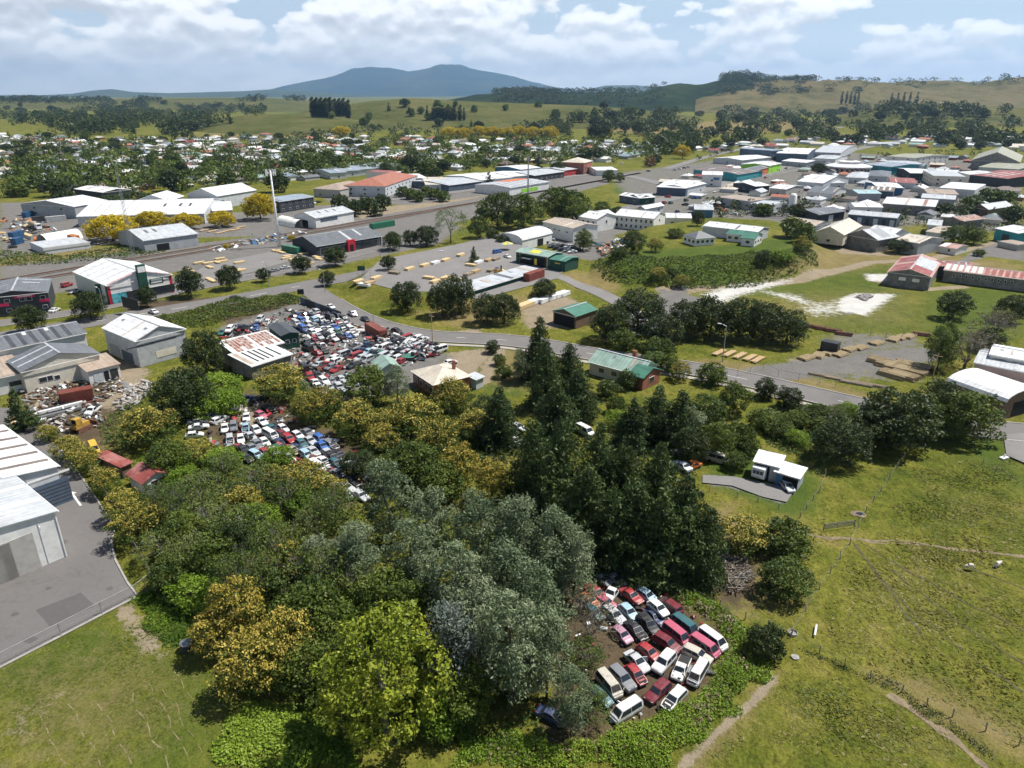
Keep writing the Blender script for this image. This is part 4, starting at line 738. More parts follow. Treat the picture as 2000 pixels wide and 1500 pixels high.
def skywood():
    rng = np.random.RandomState(36); VV, TT = [], []
    for k in range(420):
        y0 = 3050+rng.uniform(-420, 250); x = rng.uniform(965, 1090) if k < 140 else (rng.uniform(1090, 1300) if k < 210 else rng.uniform(1405, 1580) if k < 370 else rng.uniform(1580, 1990)); X = (x-1000)/1400*y0*math.cos(PITCH)
        V_, t_ = _wv[rng.randint(3)]; h = rng.uniform(14, 24); w_ = h*rng.uniform(1, 1.6); VV.append(np.stack([X+w_*V_[:, 0], y0+w_*V_[:, 1], HH(X, y0)-1+h*V_[:, 2]], -1)); TT.append(t_)
    V = np.concatenate(VV); o = link('woods', npmesh('woods', V, np.arange(len(V)).reshape(-1, 4), ['dark_leaf'], np.concatenate(TT))); o['kind'] = 'stuff'; o['label'] = 'dark bush and pines along the skyline hill'; o['category'] = 'woods'
skywood()
# -- leafy ground cover nobody could count
def cover(name, label, poly, lm, n, hmin, hmax, leaf, seed, lump=3.0, tonec=.5):
    rng = np.random.RandomState(seed); pl = [tuple(P(*q)[:2]) for q in poly]; xs = [p[0] for p in pl]; ys = [p[1] for p in pl]
    X = rng.uniform(min(xs), max(xs), n*3); Y = rng.uniform(min(ys), max(ys), n*3); s = sdf(pl, X, Y); k = s < (vnoise(X, Y, 2.2, 4)-.5)*2.0; X, Y, s = X[k][:n], Y[k][:n], s[k][:n]
    g = H(X, Y); e = sstep(0, 2.0, -s); hh = (hmin+(hmax-hmin)*np.clip(fbm(X, Y, lump, 3, seed)*1.7-.35, 0, 1))*(.25+.75*e)
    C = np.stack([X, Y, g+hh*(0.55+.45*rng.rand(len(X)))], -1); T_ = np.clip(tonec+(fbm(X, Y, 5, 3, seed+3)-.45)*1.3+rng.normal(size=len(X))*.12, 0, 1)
    V, F, tn, mi = leaves(rng, C, .18+.22*rng.rand(len(X)), T_, 60, leaf, asp=.55, out=.35, up=.6)
    o = link(name, npmesh(name, V, F, [lm], tn)); o['kind'] = 'stuff'; o['label'] = label; o['category'] = 'undergrowth'
cover('undergrowth', 'bright green creeper and weeds around the nearest scrapyard', [(1210, 1100), (1300, 1120), (1400, 1180), (1470, 1225), (1490, 1260), (1500, 1310), (1440, 1380), (1370, 1440), (1290, 1500), (1000, 1500), (880, 1500), (900, 1440), (1000, 1420), (1100, 1460), (1200, 1430), (1300, 1390), (1390, 1340), (1425, 1260), (1400, 1215), (1320, 1165)], 'bright_leaf', 9500, .1, 1.9, .24, 1, 4.5)
cover('undergrowth', 'brown dead stems and brambles through the green creeper', [(1210, 1110), (1300, 1125), (1400, 1185), (1480, 1240), (1490, 1310), (1370, 1430), (1290, 1490), (900, 1490), (1000, 1430), (1200, 1440), (1390, 1345), (1428, 1262), (1320, 1168)], 'brown_leaf', 1300, .1, 1.7, .3, 25, 3)
cover('undergrowth', 'dark grassy growth in the muddy ditch through the paddock', [(1555, 1262), (1600, 1278), (1650, 1300), (1750, 1340), (1800, 1375), (1900, 1440), (1965, 1495), (1950, 1500), (1890, 1450), (1795, 1388), (1745, 1350), (1640, 1308), (1560, 1275)], 'dark_leaf', 2000, .02, .28, .16, 21, 2, .45)
cover('undergrowth', 'bright green creeper below the orange blossom trees', [(430, 1400), (480, 1370), (570, 1370), (640, 1400), (700, 1500), (420, 1500)], 'bright_leaf', 2600, .1, 1.0, .28, 2)
cover('undergrowth', 'green creeper beside the chain-link fence corner', [(255, 1170), (300, 1150), (380, 1190), (370, 1260), (330, 1262), (290, 1235)], 'bright_leaf', 1500, .1, .9, .26, 3, tonec=.35)
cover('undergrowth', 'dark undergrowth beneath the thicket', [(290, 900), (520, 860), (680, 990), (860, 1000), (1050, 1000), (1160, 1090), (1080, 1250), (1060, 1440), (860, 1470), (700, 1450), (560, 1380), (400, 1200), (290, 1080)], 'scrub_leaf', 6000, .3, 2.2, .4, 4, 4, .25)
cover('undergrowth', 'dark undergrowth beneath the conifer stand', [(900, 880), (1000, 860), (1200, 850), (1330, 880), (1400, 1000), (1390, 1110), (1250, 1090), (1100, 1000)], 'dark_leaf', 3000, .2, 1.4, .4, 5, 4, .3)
cover('undergrowth', 'green brush beside the middle scrapyard', [(540, 800), (640, 760), (760, 790), (900, 790), (960, 830), (960, 900), (880, 960), (730, 880), (640, 830)], 'broad_leaf', 3600, .3, 2.0, .4, 6, 4, .5)
cover('undergrowth', 'green bank of blackberry between the main road and the upper scrapyard', [(300, 622), (380, 605), (470, 585), (560, 577), (600, 585), (545, 603), (470, 618), (400, 640), (350, 640)], 'broad_leaf', 3200, .4, 2.6, .45, 7, 5, .6)
cover('undergrowth', 'green blackberry on the slope below the hilltop cottages', [(1150, 520), (1230, 500), (1300, 505), (1400, 500), (1500, 495), (1590, 490), (1600, 520), (1480, 540), (1350, 552), (1230, 555), (1180, 545)], 'broad_leaf', 4200, .3, 2.4, .55, 8, 6, .55)
cover('undergrowth', 'rough garden growth on the slope above the paddock', [(1470, 800), (1600, 790), (1700, 810), (1640, 850), (1620, 900), (1600, 925), (1560, 890), (1500, 870)], 'scrub_leaf', 3000, .1, 1.3, .34, 9, 3, .6)
cover('undergrowth', 'scrubby weeds between the railway and the yards', [(0, 490), (120, 500), (260, 478), (330, 490), (250, 505), (120, 515), (0, 520)], 'scrub_leaf', 1500, .2, 2.0, .6, 10, 6, .5)
cover('undergrowth', 'green weeds beside the rusty shed and dirt drive', [(190, 820), (250, 790), (300, 760), (420, 720), (480, 760), (440, 800), (360, 850), (260, 880), (200, 870)], 'broad_leaf', 2600, .1, 1.3, .34, 11, 4, .6)
cover('undergrowth', 'low green plants around the small red-roofed sheds', [(260, 900), (300, 880), (370, 890), (400, 930), (330, 960), (300, 985), (230, 930)], 'bright_leaf', 1200, .1, 1.2, .3, 12, 3, .4)

def tufts(label, poly, n, seed, hmax, tone=.5):
    rng = np.random.RandomState(seed); pl = [tuple(P(*q)[:2]) for q in poly]; xs = [p[0] for p in pl]; ys = [p[1] for p in pl]
    X = rng.uniform(min(xs), max(xs), n*3); Y = rng.uniform(min(ys), max(ys), n*3); sd_ = sdf(pl, X, Y); k = (sd_ < 0) & (fbm(X, Y, 6, 4, seed)+rng.rand(len(X))*.6-.5*np.exp(np.minimum(sd_, 0)/4) > .66); X, Y = X[k][:n], Y[k][:n]; m_ = len(X)
    Z = H(X, Y)+lumpf(X, Y)-.08; a = rng.rand(m_)*6.28; w_ = (.06+.12*rng.rand(m_)); hh = hmax*(.35+.65*rng.rand(m_))*(.5+vnoise(X, Y, 4, seed)); lx, ly = rng.normal(size=m_)*.13, rng.normal(size=m_)*.13-.04
    c_, s_ = np.cos(a)*w_, np.sin(a)*w_
    V = np.stack([np.stack([X-c_, Y-s_, Z], -1), np.stack([X+c_, Y+s_, Z], -1), np.stack([X+c_*1.2+lx, Y+s_*1.2+ly, Z+hh], -1), np.stack([X-c_*1.2+lx, Y-s_*1.2+ly, Z+hh], -1)], 1).reshape(-1, 3)
    t_ = np.clip(tone+(fbm(X, Y, 9, 3, seed+2)-.45)*1.4+rng.normal(size=m_)*.16, .01, .99)
    o = link('grass', npmesh('grass', V, np.arange(4*m_).reshape(-1, 4), ['grass_blade'], t_)); o['kind'] = 'stuff'; o['label'] = label; o['category'] = 'grass'
tufts('rough tufted pasture grass on the large paddock', [(1580, 1240), (1690, 1020), (1780, 900), (2020, 890), (2080, 1500), (1980, 1490), (1820, 1370), (1620, 1270)], 30000, 1, .13)
tufts('grazed grass on the near corner paddock', [(1340, 1500), (1520, 1310), (1640, 1320), (1760, 1370), (1940, 1500)], 9000, 2, .10, .45)
tufts('long grass around the carport and the round trees', [(1390, 970), (1560, 1010), (1690, 900), (1640, 1060), (1560, 1210), (1440, 1180), (1400, 1060)], 8000, 3, .14, .55)
tufts('short grass on the lawn beside the asphalt yard', [(0, 1310), (260, 1180), (400, 1320), (420, 1500), (0, 1500)], 7000, 4, .06, .40)
# ---------------------------------------------------------------- building materials
def roofm(name, c, **k):
    m = simple(name, c, k.pop('rough', .45), var=k.pop('var', .14), scale=.5, spec=.4, **k); nt = m.node_tree; b = [n for n in nt.nodes if n.type == 'BSDF_PRINCIPLED'][0]
    src = b.inputs['Base Color'].links[0].from_socket; tc = N(nt, 'ShaderNodeTexCoord')
    wv = N(nt, 'ShaderNodeTexWave', wave_type='BANDS', bands_direction='X', i_Scale=.35, i_Distortion=0.0); nt.links.new(tc.outputs['Object'], wv.inputs['Vector'])
    r = ramp(nt, [(0.0, .80), (.14, 1.0), (1.0, 1.0)]); nt.links.new(wv.outputs['Fac'], r.inputs[0]); mx = mixc(nt, 1.0, src, r.outputs[0]); mx.node.blend_type = 'MULTIPLY'; nt.links.new(mx, b.inputs['Base Color'])
    st = N(nt, 'ShaderNodeTexNoise', i_Scale=.9, i_Detail=5.0); mp = N(nt, 'ShaderNodeMapping'); mp.inputs['Scale'].default_value = (1.6, .16, .16); nt.links.new(tc.outputs['Object'], mp.inputs[0]); nt.links.new(mp.outputs[0], st.inputs['Vector'])
    r2 = ramp(nt, [(.35, .78), (.6, 1.0)]); nt.links.new(st.outputs[0], r2.inputs[0]); m2 = mixc(nt, .8, mx, r2.outputs[0]); m2.node.blend_type = 'MULTIPLY'; nt.links.new(m2, b.inputs['Base Color'])
roofm('roof_white', (0.78, 0.79, 0.80), dirt=(.55, .53, .48), damt=.3); roofm('roof_grey', (0.16, 0.17, 0.185)); roofm('roof_silver', (0.52, 0.55, 0.58), dirt=(.42, .40, .37))
roofm('roof_dark', (0.075, 0.08, 0.09)); roofm('roof_green', (0.07, 0.20, 0.145)); roofm('roof_palegreen', (0.30, 0.42, 0.36)); roofm('roof_cream', (0.66, 0.60, 0.50), dirt=(.5, .42, .33))
roofm('roof_red', (0.30, 0.075, 0.06), dirt=(.5, .3, .27), damt=.5); roofm('roof_rust', (0.30, 0.12, 0.07), dirt=(.62, .58, .55), dscale=.9, damt=.75); roofm('roof_terracotta', (0.42, 0.17, 0.11))
roofm('roof_brown', (0.20, 0.16, 0.14)); roofm('roof_tan', (0.42, 0.34, 0.27), dirt=(.3, .2, .15)); roofm('roof_bluegrey', (0.30, 0.36, 0.43)); roofm('roof_aqua', (0.38, 0.55, 0.58)); roofm('roof_olive', (0.36, 0.36, 0.26))
roofm('roof_rusttan', (0.55, 0.47, 0.38), dirt=(.36, .24, .17), damt=.6, dscale=.5); roofm('roof_pinkrust', (0.55, 0.36, 0.30), dirt=(.36, .12, .09), damt=.8, dscale=.5)
def wallm(name, c, **k): simple(name, c, k.pop('rough', .75), var=k.pop('var', .08), scale=.7, spec=.2, dirt=tuple(v*.6 for v in c), dscale=.5, damt=.28, **k)
wallm('wall_white', (.70, .70, .68)); wallm('wall_cream', (.60, .56, .47)); wallm('wall_grey', (.34, .36, .38)); wallm('wall_dark', (.05, .055, .065)); wallm('wall_slate', (.085, .115, .16)); wallm('wall_lightgrey', (.50, .52, .54))
wallm('wall_green', (.025, .075, .055)); wallm('wall_brick', (.28, .115, .08), var=.2); wallm('wall_concrete', (.40, .385, .36)); wallm('wall_teal', (.05, .28, .32)); wallm('wall_blue', (.07, .17, .30)); wallm('wall_orange', (.60, .17, .06)); wallm('wall_lime', (.30, .62, .06))
wallm('wall_weather', (.22, .215, .20), var=.3, corr=('X', 5, .4)); wallm('wall_tin', (.46, .48, .50), var=.14, corr=('X', 5, .5)); wallm('wall_red', (.42, .045, .05)); wallm('wall_brown', (.16, .11, .08)); wallm('wall_palegreen', (.38, .44, .40)); wallm('wall_pink', (.62, .46, .46))
simple('window_glass', (.028, .034, .042), .12, spec=.6, var=.2); simple('trim_white', (.75, .75, .73), .5); simple('trim_red', (.50, .03, .05), .45); simple('dark_gap', (.012, .012, .013), .9); simple('skylight', (.80, .80, .74), .4); simple('trim_dark', (.04, .042, .045), .5)  # near-black gap panels paint the shade inside open fronts and missing roof strips
simple('sign_green', (.02, .07, .05), .4); simple('sign_magenta', (.62, .03, .12), .4); simple('poster_teal', (.05, .28, .34), .25, var=.8, scale=.9, dirt=(.2, .5, .55)); simple('sun_yellow', (.72, .60, .08), .5); simple('wood', (.45, .32, .18), .8, var=.25, scale=4); simple('fresh_timber', (.62, .47, .26), .8, var=.22, scale=6)
simple('old_timber', (.27, .22, .16), .9, var=.3, scale=5); simple('concrete', (.45, .44, .42), .9, var=.15, bump=.2); simple('kerb', (.34, .32, .30), .9, var=.12); simple('steel', (.38, .39, .40), .45, .6); simple('wire', (.22, .22, .22), .6, .3); simple('rusty_iron', (.16, .075, .045), .85, var=.4, scale=2, dirt=(.06, .05, .05))
simple('container_red', (.24, .06, .045), .6, var=.15, dirt=(.30, .16, .09), corr=('X', 4, .9)); simple('container_blue', (.03, .10, .22), .5, corr=('X', 4, .9)); simple('container_green', (.03, .17, .10), .5, corr=('X', 4, .9)); simple('container_tan', (.45, .36, .26), .6, corr=('X', 4, .9)); simple('container_orange', (.50, .17, .05), .6, corr=('X', 4, .9)); simple('container_grey', (.42, .43, .44), .6, corr=('X', 4, .9)); simple('plastic_white', (.74, .75, .75), .4); simple('fabric_white', (.78, .77, .72), .8)
simple('gravel_grey', (.30, .29, .28), .95, var=.35, scale=3, bump=.6); simple('machine_yellow', (.50, .30, .05), .5, dirt=(.14, .09, .06), damt=.7, dscale=1.2)
BROOT = []
def bld(label, cat, A, B, C, ze, zr=None, axis='u', wall='wall_white', roof='roof_white', kind='gable', ov=.35, items=(), strips=(), name='shed', auto=0, group=None, doors=0, base=None, awin='window'):
    """building from three eave corners seen in the picture; ridge along AB ('u') or across it ('v')"""
    gz = P(*A, ze).z if base is None else base
    a, b, c = (flat(q[0], q[1], gz+ze) for q in (A, B, C))
    u = (b-a); u.z = 0; L = u.length; u.normalize(); n = Vector((-u.y, u.x, 0)); W = (c-a).dot(n); s = 1 if W > 0 else -1; W = abs(W); W = max(W, 2.0)
    ctr = a+u*L/2+n*(s*W/2); zr = ze+.6 if zr is None else zr
    o = thing(name, label, cat, (ctr.x, ctr.y, gz), math.atan2(u.y, u.x), group); BROOT.append(o)
    X, Y = L/2, W/2
    def pt(x, y, z): return (x, y*s, z)
    ru = axis == 'u'
    w = MB()
    if kind == 'gable':
        if ru: e = [[(-X, -Y, 0), (-X, Y, 0), (-X, Y, ze), (-X, 0, zr), (-X, -Y, ze)], [(X, -Y, 0), (X, Y, 0), (X, Y, ze), (X, 0, zr), (X, -Y, ze)], [(-X, -Y, 0), (X, -Y, 0), (X, -Y, ze), (-X, -Y, ze)], [(-X, Y, 0), (X, Y, 0), (X, Y, ze), (-X, Y, ze)]]
        else: e = [[(-X, -Y, 0), (X, -Y, 0), (X, -Y, ze), (0, -Y, zr), (-X, -Y, ze)], [(-X, Y, 0), (X, Y, 0), (X, Y, ze), (0, Y, zr), (-X, Y, ze)], [(-X, -Y, 0), (-X, Y, 0), (-X, Y, ze), (-X, -Y, ze)], [(X, -Y, 0), (X, Y, 0), (X, Y, ze), (X, -Y, ze)]]
    elif kind == 'mono': e = [[(-X, -Y, 0), (X, -Y, 0), (X, -Y, ze), (-X, -Y, ze)], [(-X, Y, 0), (X, Y, 0), (X, Y, zr), (-X, Y, zr)], [(-X, -Y, 0), (-X, Y, 0), (-X, Y, zr), (-X, -Y, ze)], [(X, -Y, 0), (X, Y, 0), (X, Y, zr), (X, -Y, ze)]]
    else: e = [[(-X, -Y, 0), (X, -Y, 0), (X, -Y, ze), (-X, -Y, ze)], [(-X, Y, 0), (X, Y, 0), (X, Y, ze), (-X, Y, ze)], [(-X, -Y, 0), (-X, Y, 0), (-X, Y, ze), (-X, -Y, ze)], [(X, -Y, 0), (X, Y, 0), (X, Y, ze), (X, -Y, ze)]]
    for q in e: w.quad(*[pt(*p) for p in q])
    w.build('wall', wall, o)
    r = MB(); th = .14; big = L*W > 90 and kind in ('gable', 'mono') and not strips; rg_ = random.Random(int(abs(ctr.x*7+ctr.y*3)))
    if big:
        n_ = rg_.randint(2, 4); strips = [(rg_.choice((-1, -1, 1)), u_, u_+rg_.uniform(.02, .05), rg_.choice((0, .3)), rg_.choice((.8, 1)), rg_.choice(['skylight', 'roof_silver', 'roof_rusttan', 'roof_grey']), 'roof_panel') for u_ in sorted(rg_.uniform(.05, .9) for _ in range(n_))]
        strips += [(-1, u_, u_+.8/L, .6, .6+1.6/W, 'steel', 'roof_vent') for u_ in (rg_.uniform(.1, .45), rg_.uniform(.5, .9))]
    def slab(q):
        q = [Vector(pt(*p)) for p in q]; nn = (q[1]-q[0]).cross(q[2]-q[0]).normalized()
        if nn.z < 0: nn = -nn
        top = [p+nn*th for p in q]; i = len(r.v); r.v += [tuple(p) for p in q]+[tuple(p) for p in top]; k = len(q)
        r.f += [tuple(range(i+k, i+2*k)), tuple(range(i, i+k))[::-1]]+[(i+j, i+(j+1) % k, i+k+(j+1) % k, i+k+j) for j in range(k)]; r.m += [0]*(k+2)
    OX, OY = X+ov, Y+ov
    if kind == 'gable':
        if ru: dz = (zr-ze)/Y*ov; slab([(-OX, -OY, ze-dz), (OX, -OY, ze-dz), (OX, 0, zr), (-OX, 0, zr)]); slab([(-OX, OY, ze-dz), (OX, OY, ze-dz), (OX, 0, zr), (-OX, 0, zr)])
        else: dz = (zr-ze)/X*ov; slab([(-OX, -OY, ze-dz), (-OX, OY, ze-dz), (0, OY, zr), (0, -OY, zr)]); slab([(OX, -OY, ze-dz), (OX, OY, ze-dz), (0, OY, zr), (0, -OY, zr)])
    elif kind == 'mono': dz = (zr-ze)/(2*Y)*ov; slab([(-OX, -OY, ze-dz), (OX, -OY, ze-dz), (OX, OY, zr+dz), (-OX, OY, zr+dz)])
    elif kind == 'hip':
        k = min(X, Y)*.95; dz = (zr-ze)/k*ov; rx, ry = max(X-k, .05), max(Y-k, .05)
        if X >= Y: ry = 0
        else: rx = 0
        c4 = [(-OX, -OY, ze-dz), (OX, -OY, ze-dz), (OX, OY, ze-dz), (-OX, OY, ze-dz)]; p0, p1 = ((-rx, 0, zr), (rx, 0, zr)) if X >= Y else ((0, -ry, zr), (0, ry, zr))
        if X >= Y: slab([c4[0], c4[1], p1, p0]); slab([c4[2], c4[3], p0, p1]); slab([c4[1], c4[2], p1]); slab([c4[3], c4[0], p0])
        else: slab([c4[1], c4[2], p1, p0]); slab([c4[3], c4[0], p0, p1]); slab([c4[0], c4[1], p0]); slab([c4[2], c4[3], p1])
    elif kind == 'arch':
        K = 9; pts = [(Y+.15)*math.cos(math.pi*j/K) for j in range(K+1)]; zz = [ze+(zr-ze)*math.sin(math.pi*j/K) for j in range(K+1)]
        for j in range(K): slab([(-OX, pts[j], zz[j]), (OX, pts[j], zz[j]), (OX, pts[j+1], zz[j+1]), (-OX, pts[j+1], zz[j+1])])
        for sx in (-X, X): w2 = MB().quad(*[pt(sx, pts[j], zz[j]) for j in range(K+1)]); w2.build('end_wall', wall, o)
    elif kind == 'flat':
        slab([(-X+.1, -Y+.1, ze-.25), (X-.1, -Y+.1, ze-.25), (X-.1, Y-.1, ze-.1), (-X+.1, Y-.1, ze-.1)])
    ro = r.build('roof', roof, o)
    def slope(u0, u1, v0, v1, side, lift=.03):
        """patch of roof: u along ridge 0..1, v from eave 0 to ridge 1"""
        def q(uu, vv):
            if kind == 'mono': x = -X+2*X*uu; y = -Y+2*Y*vv; z = ze+(zr-ze)*vv
            elif ru: x = -X+2*X*uu; y = side*(Y*(1-vv)); z = ze+(zr-ze)*vv
            else: y = -Y+2*Y*uu; x = side*(X*(1-vv)); z = ze+(zr-ze)*vv
            return pt(x, y, z+th+lift)
        return q(u0, v0), q(u1, v0), q(u1, v1), q(u0, v1)
    for (side, u0, u1, v0, v1, mt, *nm) in strips:
        mb = MB(); a_ = slope(u0, u1, v0, v1, side, .08); b_ = slope(u0, u1, v0, v1, side, -.02); i = 0
        mb.quad(*a_); 
        for j in range(4): mb.quad(b_[j], b_[(j+1) % 4], a_[(j+1) % 4], a_[j])
        mb.build(nm[0] if nm else 'roof_panel', mt, ro)
    def item(side, pos, z0, ww, hh, nm='window', mt='window_glass', fr='trim_white', proud=.05):
        if side in 'ac': x = -X+2*X*pos; y = (-Y-proud/2) if side == 'a' else (Y+proud/2); d = (ww, proud+.04, hh); dp = (ww-.16, proud+.08, hh-.16)
        else: y = -Y+2*Y*pos; x = (X+proud/2) if side == 'b' else (-X-proud/2); d = (proud+.04, ww, hh); dp = (proud+.08, ww-.16, hh-.16)
        if nm == 'window':
            f = MB().box(pt(x, y, z0+hh/2), d).build('window', fr, o); MB().box(pt(x, y, z0+hh/2), dp).build('pane', mt, f)
        else: MB().box(pt(x, y, z0+hh/2), d).build(nm, mt, o)
    if kind == 'gable' and L*W > 60:
        (MB().box((0, 0, zr+.16), (2*OX, .4, .1)) if ru else MB().box((0, 0, zr+.16), (.4, 2*OY, .1))).build('ridge_cap', 'roof_silver', ro)
    if L*W > 60 and kind != 'arch': MB().box(pt(0, -Y-ov-.06, ze-.08), (2*OX, .14, .14)).build('gutter', 'trim_white', o)
    for it in items: item(*it)
    if auto:
        for sd, ln in (('a', L), ('b', W), ('d', W)):
            k = max(1, int(auto*ln/max(L, W)))
            for j in range(k):
                for fl_ in range(2 if ze > 5.4 and awin == 'window' else 1): item(sd, (j+.5)/k, 1.0+2.8*fl_, min(1.6, ln/k*.6), min(1.2, ze*.4))
    if doors:
        for j in range(doors): item('a', (j+.5)/doors, 0.05, min(3.6, L/doors*.55), min(3.4, ze*.72), 'door', 'trim_dark' if j % 2 == 0 else 'wall_lightgrey')
    o['_dims'] = (X, Y, ze, zr, s); return o
def local_box(o, x, y, z, d, nm, mt, rz=0):
    return MB().box((x, y*o['_dims'][4], z), d, rz=rz).build(nm, mt, o)

# ---------------------------------------------------------------- vehicles
def paint(name, c, rough=.42, **k):
    m = simple('paint_'+name, c, rough, var=.06, scale=1.2, spec=.45, coat=.2, dirt=tuple(v*.55+.07 for v in c), dscale=1.3, damt=.6, **k); nt = m.node_tree
    b = [n for n in nt.nodes if n.type == 'BSDF_PRINCIPLED'][0]; src = b.inputs['Base Color'].links[0].from_socket      # rust breaking through
    ad = [n for n in nt.nodes if n.type == 'VECT_MATH'][0]; rn = N(nt, 'ShaderNodeTexNoise', i_Scale=2.6, i_Detail=7.0, i_Roughness=.7); nt.links.new(ad.outputs[0], rn.inputs['Vector'])
    r = ramp(nt, [(.60, 0.0), (.67, .85)]); nt.links.new(rn.outputs[0], r.inputs[0]); nt.links.new(mixc(nt, r.outputs[0], src, (.17, .085, .05)), b.inputs['Base Color'])
for nm, c in dict(white=(.72, .72, .71), silver=(.46, .48, .50), grey=(.19, .20, .215), black=(.022, .023, .026), red=(.34, .03, .035), maroon=(.16, .018, .028), blue=(.04, .13, .42), navy=(.03, .05, .12), green=(.03, .13, .09), teal=(.03, .12, .14), gold=(.42, .36, .24), yellow=(.62, .40, .03), orange=(.60, .17, .04), pink=(.46, .10, .16), mauve=(.42, .22, .30), lightblue=(.34, .50, .60), beige=(.50, .47, .40)).items(): paint(nm, c)
simple('car_glass', (.020, .026, .034), .08, spec=.7, var=.1); simple('tyre', (.018, .018, .019), .9); simple('rim', (.42, .43, .45), .4, .5); simple('engine_black', (.025, .025, .027), .8, var=.6, scale=5, dirt=(.14, .10, .08), dscale=4); simple('lamp_clear', (.70, .72, .74), .2, spec=.6); simple('lamp_red', (.45, .02, .02), .3, spec=.5); simple('plastic_black', (.03, .03, .032), .6)
#  kind: length, width, rear-window base, roof rear, roof front, windscreen base, belt height, roof height, bonnet end height
CK = dict(sedan=(4.5, 1.74, -1.50, -.85, .20, .98, .93, 1.42, .74), hatch=(3.9, 1.66, -1.72, -1.25, .25, .95, .95, 1.45, .74), wagon=(4.6, 1.76, -2.12, -1.85, .30, 1.05, .98, 1.52, .78), suv=(4.6, 1.84, -2.15, -1.95, .35, 1.02, 1.12, 1.78, .98), van=(4.7, 1.74, -2.28, -2.12, 1.25, 1.95, 1.18, 1.98, .92), ute=(4.9, 1.78, -.35, -.12, .72, 1.30, 1.02, 1.62, .88))
CM = {}; CARS = .88
def car_meshes(kind, dent=0, seed=0):
    key = (kind, dent)
    if key in CM: return CM[key]
    L, W, rb, rr, rf, cw, zb, zt, zn = CK[kind]; h = W/2; rng = random.Random(seed*7+dent*3+1); f = L/2
    st = [(-f, .42, h*.86, zb*.80, h*.80, zb*.84), (-f+.14, .27, h*.97, zb*.97, h*.93, zb+.02), (rb, .25, h, zb, h*.94, zb+.03), (rr, .25, h, zb, h*.74, zt-.03), ((rr+rf)/2, .25, h, zb, h*.76, zt), (rf, .25, h, zb, h*.74, zt-.03), (cw, .25, h, zb-.02, h*.90, zb+.02), ((cw+f)/2, .25, h*.98, zb*.5+zn*.5-.02, h*.86, zb*.5+zn*.5+.03), (f-.14, .27, h*.93, zn-.05, h*.80, zn), (f, .40, h*.82, zn*.80, h*.72, zn*.86)]
    if kind == 'van': st[0] = (-f, .40, h*.95, zb, h*.80, zt-.20)
    if kind == 'ute': st[1] = (-f+.10, .40, h*.97, zb*.92, h*.93, zb*.94); st[2] = (rb, .28, h, zb*.94, h*.94, zb*.97)
    ring = []
    for (x, z0, wm, zbl, wr, ztp) in st:
        half = [(wm*.90, z0), (wm, (z0+zbl)*.5), (wm*.97, zbl), (wr, ztp), (wr*.55, ztp+.03)]
        if dent: half = [(a+rng.uniform(-.05, .03)*dent, b-(.10*dent*rng.random() if i > 2 else 0)) for i, (a, b) in enumerate(half)]
        ring.append([(x, -a, b) for a, b in half]+[(x, a, b) for a, b in half[::-1]])
    mb = MB(); n = 10
    for r_ in ring: mb.v += r_
    for i in range(len(ring)-1):
        for j in range(n): mb.f.append((i*n+j, i*n+(j+1) % n, (i+1)*n+(j+1) % n, (i+1)*n+j)); mb.m.append(0)
    mb.f.append(tuple(range(n))[::-1]); mb.f.append(tuple(len(mb.v)-n+j for j in range(n))); mb.m += [0, 0]
    if kind == 'ute':   # open tray behind the cab
        x0, x1 = -f+.12, rb-.12
        mb.box(((x0+x1)/2, 0, zb*.94+.06), (x1-x0, W*.86, .03), 1)
    body = mb.mesh('body', ['paint_white', 'plastic_black'])
    def patch(i, k, t0, t1, shrink, lift, mt, nm, zl=0):
        """glass or panel lying on the top strip between stations i and k"""
        a, b = ring[i], ring[k]; q = MB()
        def lerp(p, r, t): return Vector(p)*(1-t)+Vector(r)*t
        rows = []
        for t in (t0, t1):
            rows.append([lerp(a[3], b[3], t), lerp(a[4], b[4], t), lerp(a[5], b[5], t), lerp(a[6], b[6], t)])
        nn = (rows[1][1]-rows[0][1]).cross(rows[0][2]-rows[0][1]).normalized()
        if nn.z < 0: nn = -nn
        for rw in rows:
            c = (rw[0]+rw[3])/2
            for p in rw: p.y = c.y+(p.y-c.y)*shrink
        rows = [[p+nn*lift for p in rw] for rw in rows]
        for j in range(3): q.quad(rows[0][j], rows[0][j+1], rows[1][j+1], rows[1][j])
        return q.mesh(nm, mt)
    def side(x0b, x1b, x0t, x1t, sg):
        y0, y1 = h*.975, h*.765; zlo, zhi = zb+.03, zt-.10; k = (zhi-zlo)/(zt-zb); yb = y0+.012; yt = y0+(y1-y0)*k+.018
        q = MB().quad((x0b, sg*yb, zlo), (x1b, sg*yb, zlo), (x1t, sg*yt, zhi), (x0t, sg*yt, zhi)); return q.mesh('side_window', 'car_glass')
    xm = (rr+cw)/2-.1; m_ = dict(body=body, windscreen=patch(5, 6, .10, .92, .93, .012, 'car_glass', 'windscreen'))
    if kind == 'ute': m_['sides'] = [side(rb+.12, cw-.22, rr+.06, rf-.05, g) for g in (-1, 1)]; m_['rear_window'] = patch(2, 3, .15, .9, .9, .012, 'car_glass', 'rear_window')
    else:
        m_['sides'] = [side(rb+.18, xm-.05, rr+.10, xm-.05, g) for g in (-1, 1)]+[side(xm+.05, cw-.22, xm+.05, rf-.06, g) for g in (-1, 1)]
        m_['rear_window'] = patch(2, 3, .12, .9, .90, .012, 'car_glass', 'rear_window') if kind != 'van' else MB().quad((-f-.012, -h*.72, zb+.12), (-f-.012, h*.72, zb+.12), (-f-.010, h*.68, zt-.34), (-f-.010, -h*.68, zt-.34)).mesh('rear_window', 'car_glass')
    m_['bonnet'] = patch(6, 8, .04, .97, .92, .018, 'paint_white', 'bonnet')
